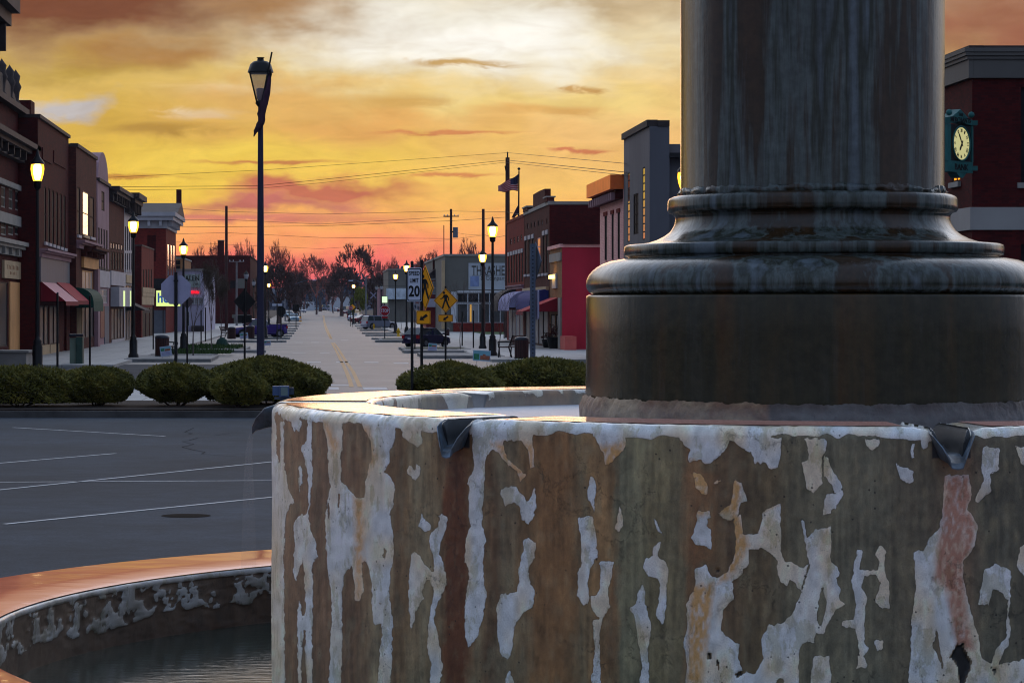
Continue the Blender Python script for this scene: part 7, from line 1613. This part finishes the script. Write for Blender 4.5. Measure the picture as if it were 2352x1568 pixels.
# ================================================================ clipped shrubs on the islands
M_leaf, nt, b = nodes('dark_green_yew_leaves'); n_ = noise(nt, 3.2, 5, .65); n2_ = noise(nt, 30, 3, .6)
c = ramp(nt, n_.outputs[0], [(.3, (.04,.042,.008)), (.5, (.11,.10,.016)), (.7, (.22,.165,.026))]).outputs[0]
nt.links.new(mixc(nt, 1.0, c, ramp(nt, n2_.outputs[0], [(.3,(.55,)*3),(.7,(1.5,)*3)]).outputs[0], 'MULTIPLY'), b.inputs['Base Color']); b.inputs['Roughness'].default_value = .7; b.inputs['Specular IOR Level'].default_value = .2
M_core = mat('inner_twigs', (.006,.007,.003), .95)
def shrub(label, cx, cy, rx, ry, h, n_leaf, seed, e=2.6, flare=.75):
    rnd = random.Random(seed); t = thing('shrub', label, 'shrub', (cx,cy,.18), 0, 'clipped evergreen shrubs on the islands'); lf = MB(); core = MB()
    def surf(th, v):      # v 0 bottom..1 top ; superellipse section, narrower at the foot
        cz = abs(math.sin((v-.38)*math.pi/1.24)) if v > .38 else 0
        w_ = (1-cz**e)**(1/e) if v > .38 else flare + (1-flare)*(v/.38)**.8
        lump = 1 + .06*math.sin(th*3+seed) + .045*math.sin(th*7+v*7+seed) + .035*math.sin(th*13+v*15)
        return Vector((rx*w_*lump*math.cos(th), ry*w_*lump*math.sin(th), h*(.10+.90*v)*(1+.03*math.sin(th*5+seed))))
    nv, nh = 14, 28; vs = [surf(2*math.pi*i/nh, k/(nv-1)*.995)*.93 for k in range(nv) for i in range(nh)]
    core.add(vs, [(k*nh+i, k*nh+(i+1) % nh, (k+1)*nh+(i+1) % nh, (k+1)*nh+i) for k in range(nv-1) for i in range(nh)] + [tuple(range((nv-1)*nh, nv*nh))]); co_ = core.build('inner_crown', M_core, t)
    for _ in range(n_leaf):
        th = rnd.uniform(math.pi*.95, math.pi*2.05) if rnd.random() < .7 else rnd.uniform(0, 2*math.pi); v = rnd.random()**.75
        p = surf(th, v)*rnd.uniform(.94, 1.03); nrm = (Vector((p.x/rx**2, p.y/ry**2, (p.z-h*.45)/h**2*1.4))).normalized()
        a = (nrm*.7 + Vector((rnd.gauss(0,.5),rnd.gauss(0,.5),rnd.gauss(.25,.4)))).normalized()*rnd.uniform(.03,.07); b_ = a.orthogonal().normalized()*rnd.uniform(.012,.026); lf.add([p-a*.4-b_, p-a*.4+b_, p+a+b_*.4, p+a-b_*.4], [(0,1,2,3)])
    lf.build('foliage', M_leaf, t)
    st = MB()
    for _ in range(9): a = rnd.uniform(0,6.28); st.tube((.1*math.cos(a),.1*math.sin(a),-.05), (rx*.7*math.cos(a), ry*.7*math.sin(a), h*.35), .025, .012, 5, False)
    st.build('stem', M_bark, t); return t
def sh(label, x0, x1, yt, Y, ry, n_, seed, **k):
    cx = wx((x0+x1)/2, Y); shrub(label, cx, Y, (x1-x0)/2*Y/F, ry, wz(yt,Y)-.18, n_, seed, **k)
sh('wide boxy shrub cut by the left edge of the photo', -90, 172, 843, 62.5, 1.0, 11000, 1, e=4.5, flare=.95)
sh('low boxy shrub second from the left edge', 140, 302, 845, 63, 1.0, 11000, 2, e=4, flare=.62)
sh('rounded shrub in the middle of the left hedge', 316, 492, 838, 63, 1.0, 11000, 3, e=3.4, flare=.34)
sh('large domed shrub behind the floodlight, tallest of the left hedge', 472, 757, 822, 63.8, 1.2, 17000, 4, e=2.5, flare=.85)
sh('small round front lobe of the hedge beside the floodlight', 488, 618, 848, 61.8, .7, 7500, 5, e=2.5, flare=.6)
sh('domed shrub at the right of the road before the speed limit post', 916, 1152, 833, 63, 1.1, 12000, 6, e=2.5)
sh('long low shrub running behind the fountain drum', 1085, 1400, 825, 65, 1.2, 14000, 7, e=3)
sh('low shrub directly behind the fountain', 1360, 1700, 835, 65, 1.2, 4000, 8, e=3)
# thin verge grass at the kerbs
mb = MB()
for _ in range(2600):
    x = rw.choice((rw.uniform(-8.0,-5.4), rw.uniform(-7.5,-4.4))); y = rw.uniform(134,140) if rw.random() < .5 else rw.uniform(151,159); a = rw.uniform(0,3.14); w_ = .05; mb.add([(x-w_*math.cos(a),y-w_*math.sin(a),.15),(x+w_*math.cos(a),y+w_*math.sin(a),.15),(x,y,.15+rw.uniform(.1,.28))], [(0,1,2)])
tag(mb.build('grass', M_grass), 'thin spring grass on the left corner beds', 'grass', None, 'stuff')
struct('lawn', MB().box(wx(1112,235), 24, 232, 252, .1, .16), M_grass)

# pale haze of the cold morning air
hz, nt, b = nodes('morning_haze'); nt.nodes.remove(b)
v_ = N_(nt, 'ShaderNodeVolumePrincipled'); v_.inputs['Color'].default_value = (.80,.84,.95,1); v_.inputs['Density'].default_value = .00006
nt.links.new(v_.outputs[0], nt.nodes['Material Output'].inputs['Volume'])
tag(MB().box(-450, 450, -30, 1300, -1.5, 48).build('haze', hz), 'thin bluish morning haze along the street', 'haze', None, 'stuff')
# thin mist of spray hanging over the upper pool
hm, nt, b = nodes('spray_mist'); nt.nodes.remove(b)
v_ = N_(nt, 'ShaderNodeVolumePrincipled'); v_.inputs['Color'].default_value = (.86,.90,.96,1); v_.inputs['Density'].default_value = .14
nt.links.new(v_.outputs[0], nt.nodes['Material Output'].inputs['Volume'])
mb = MB(); n = 96; vs = [cyl(2*math.pi*i/n, RI-.03, z_) for z_ in (ZR-.055, ZR+.015) for i in range(n)]
mb.add(vs, [tuple(range(n))[::-1], tuple(range(n, 2*n))] + [(i, (i+1) % n, n+(i+1) % n, n+i) for i in range(n)])
tag(mb.build('mist', hm), 'thin white spray mist over the upper pool', 'mist', None, 'stuff')
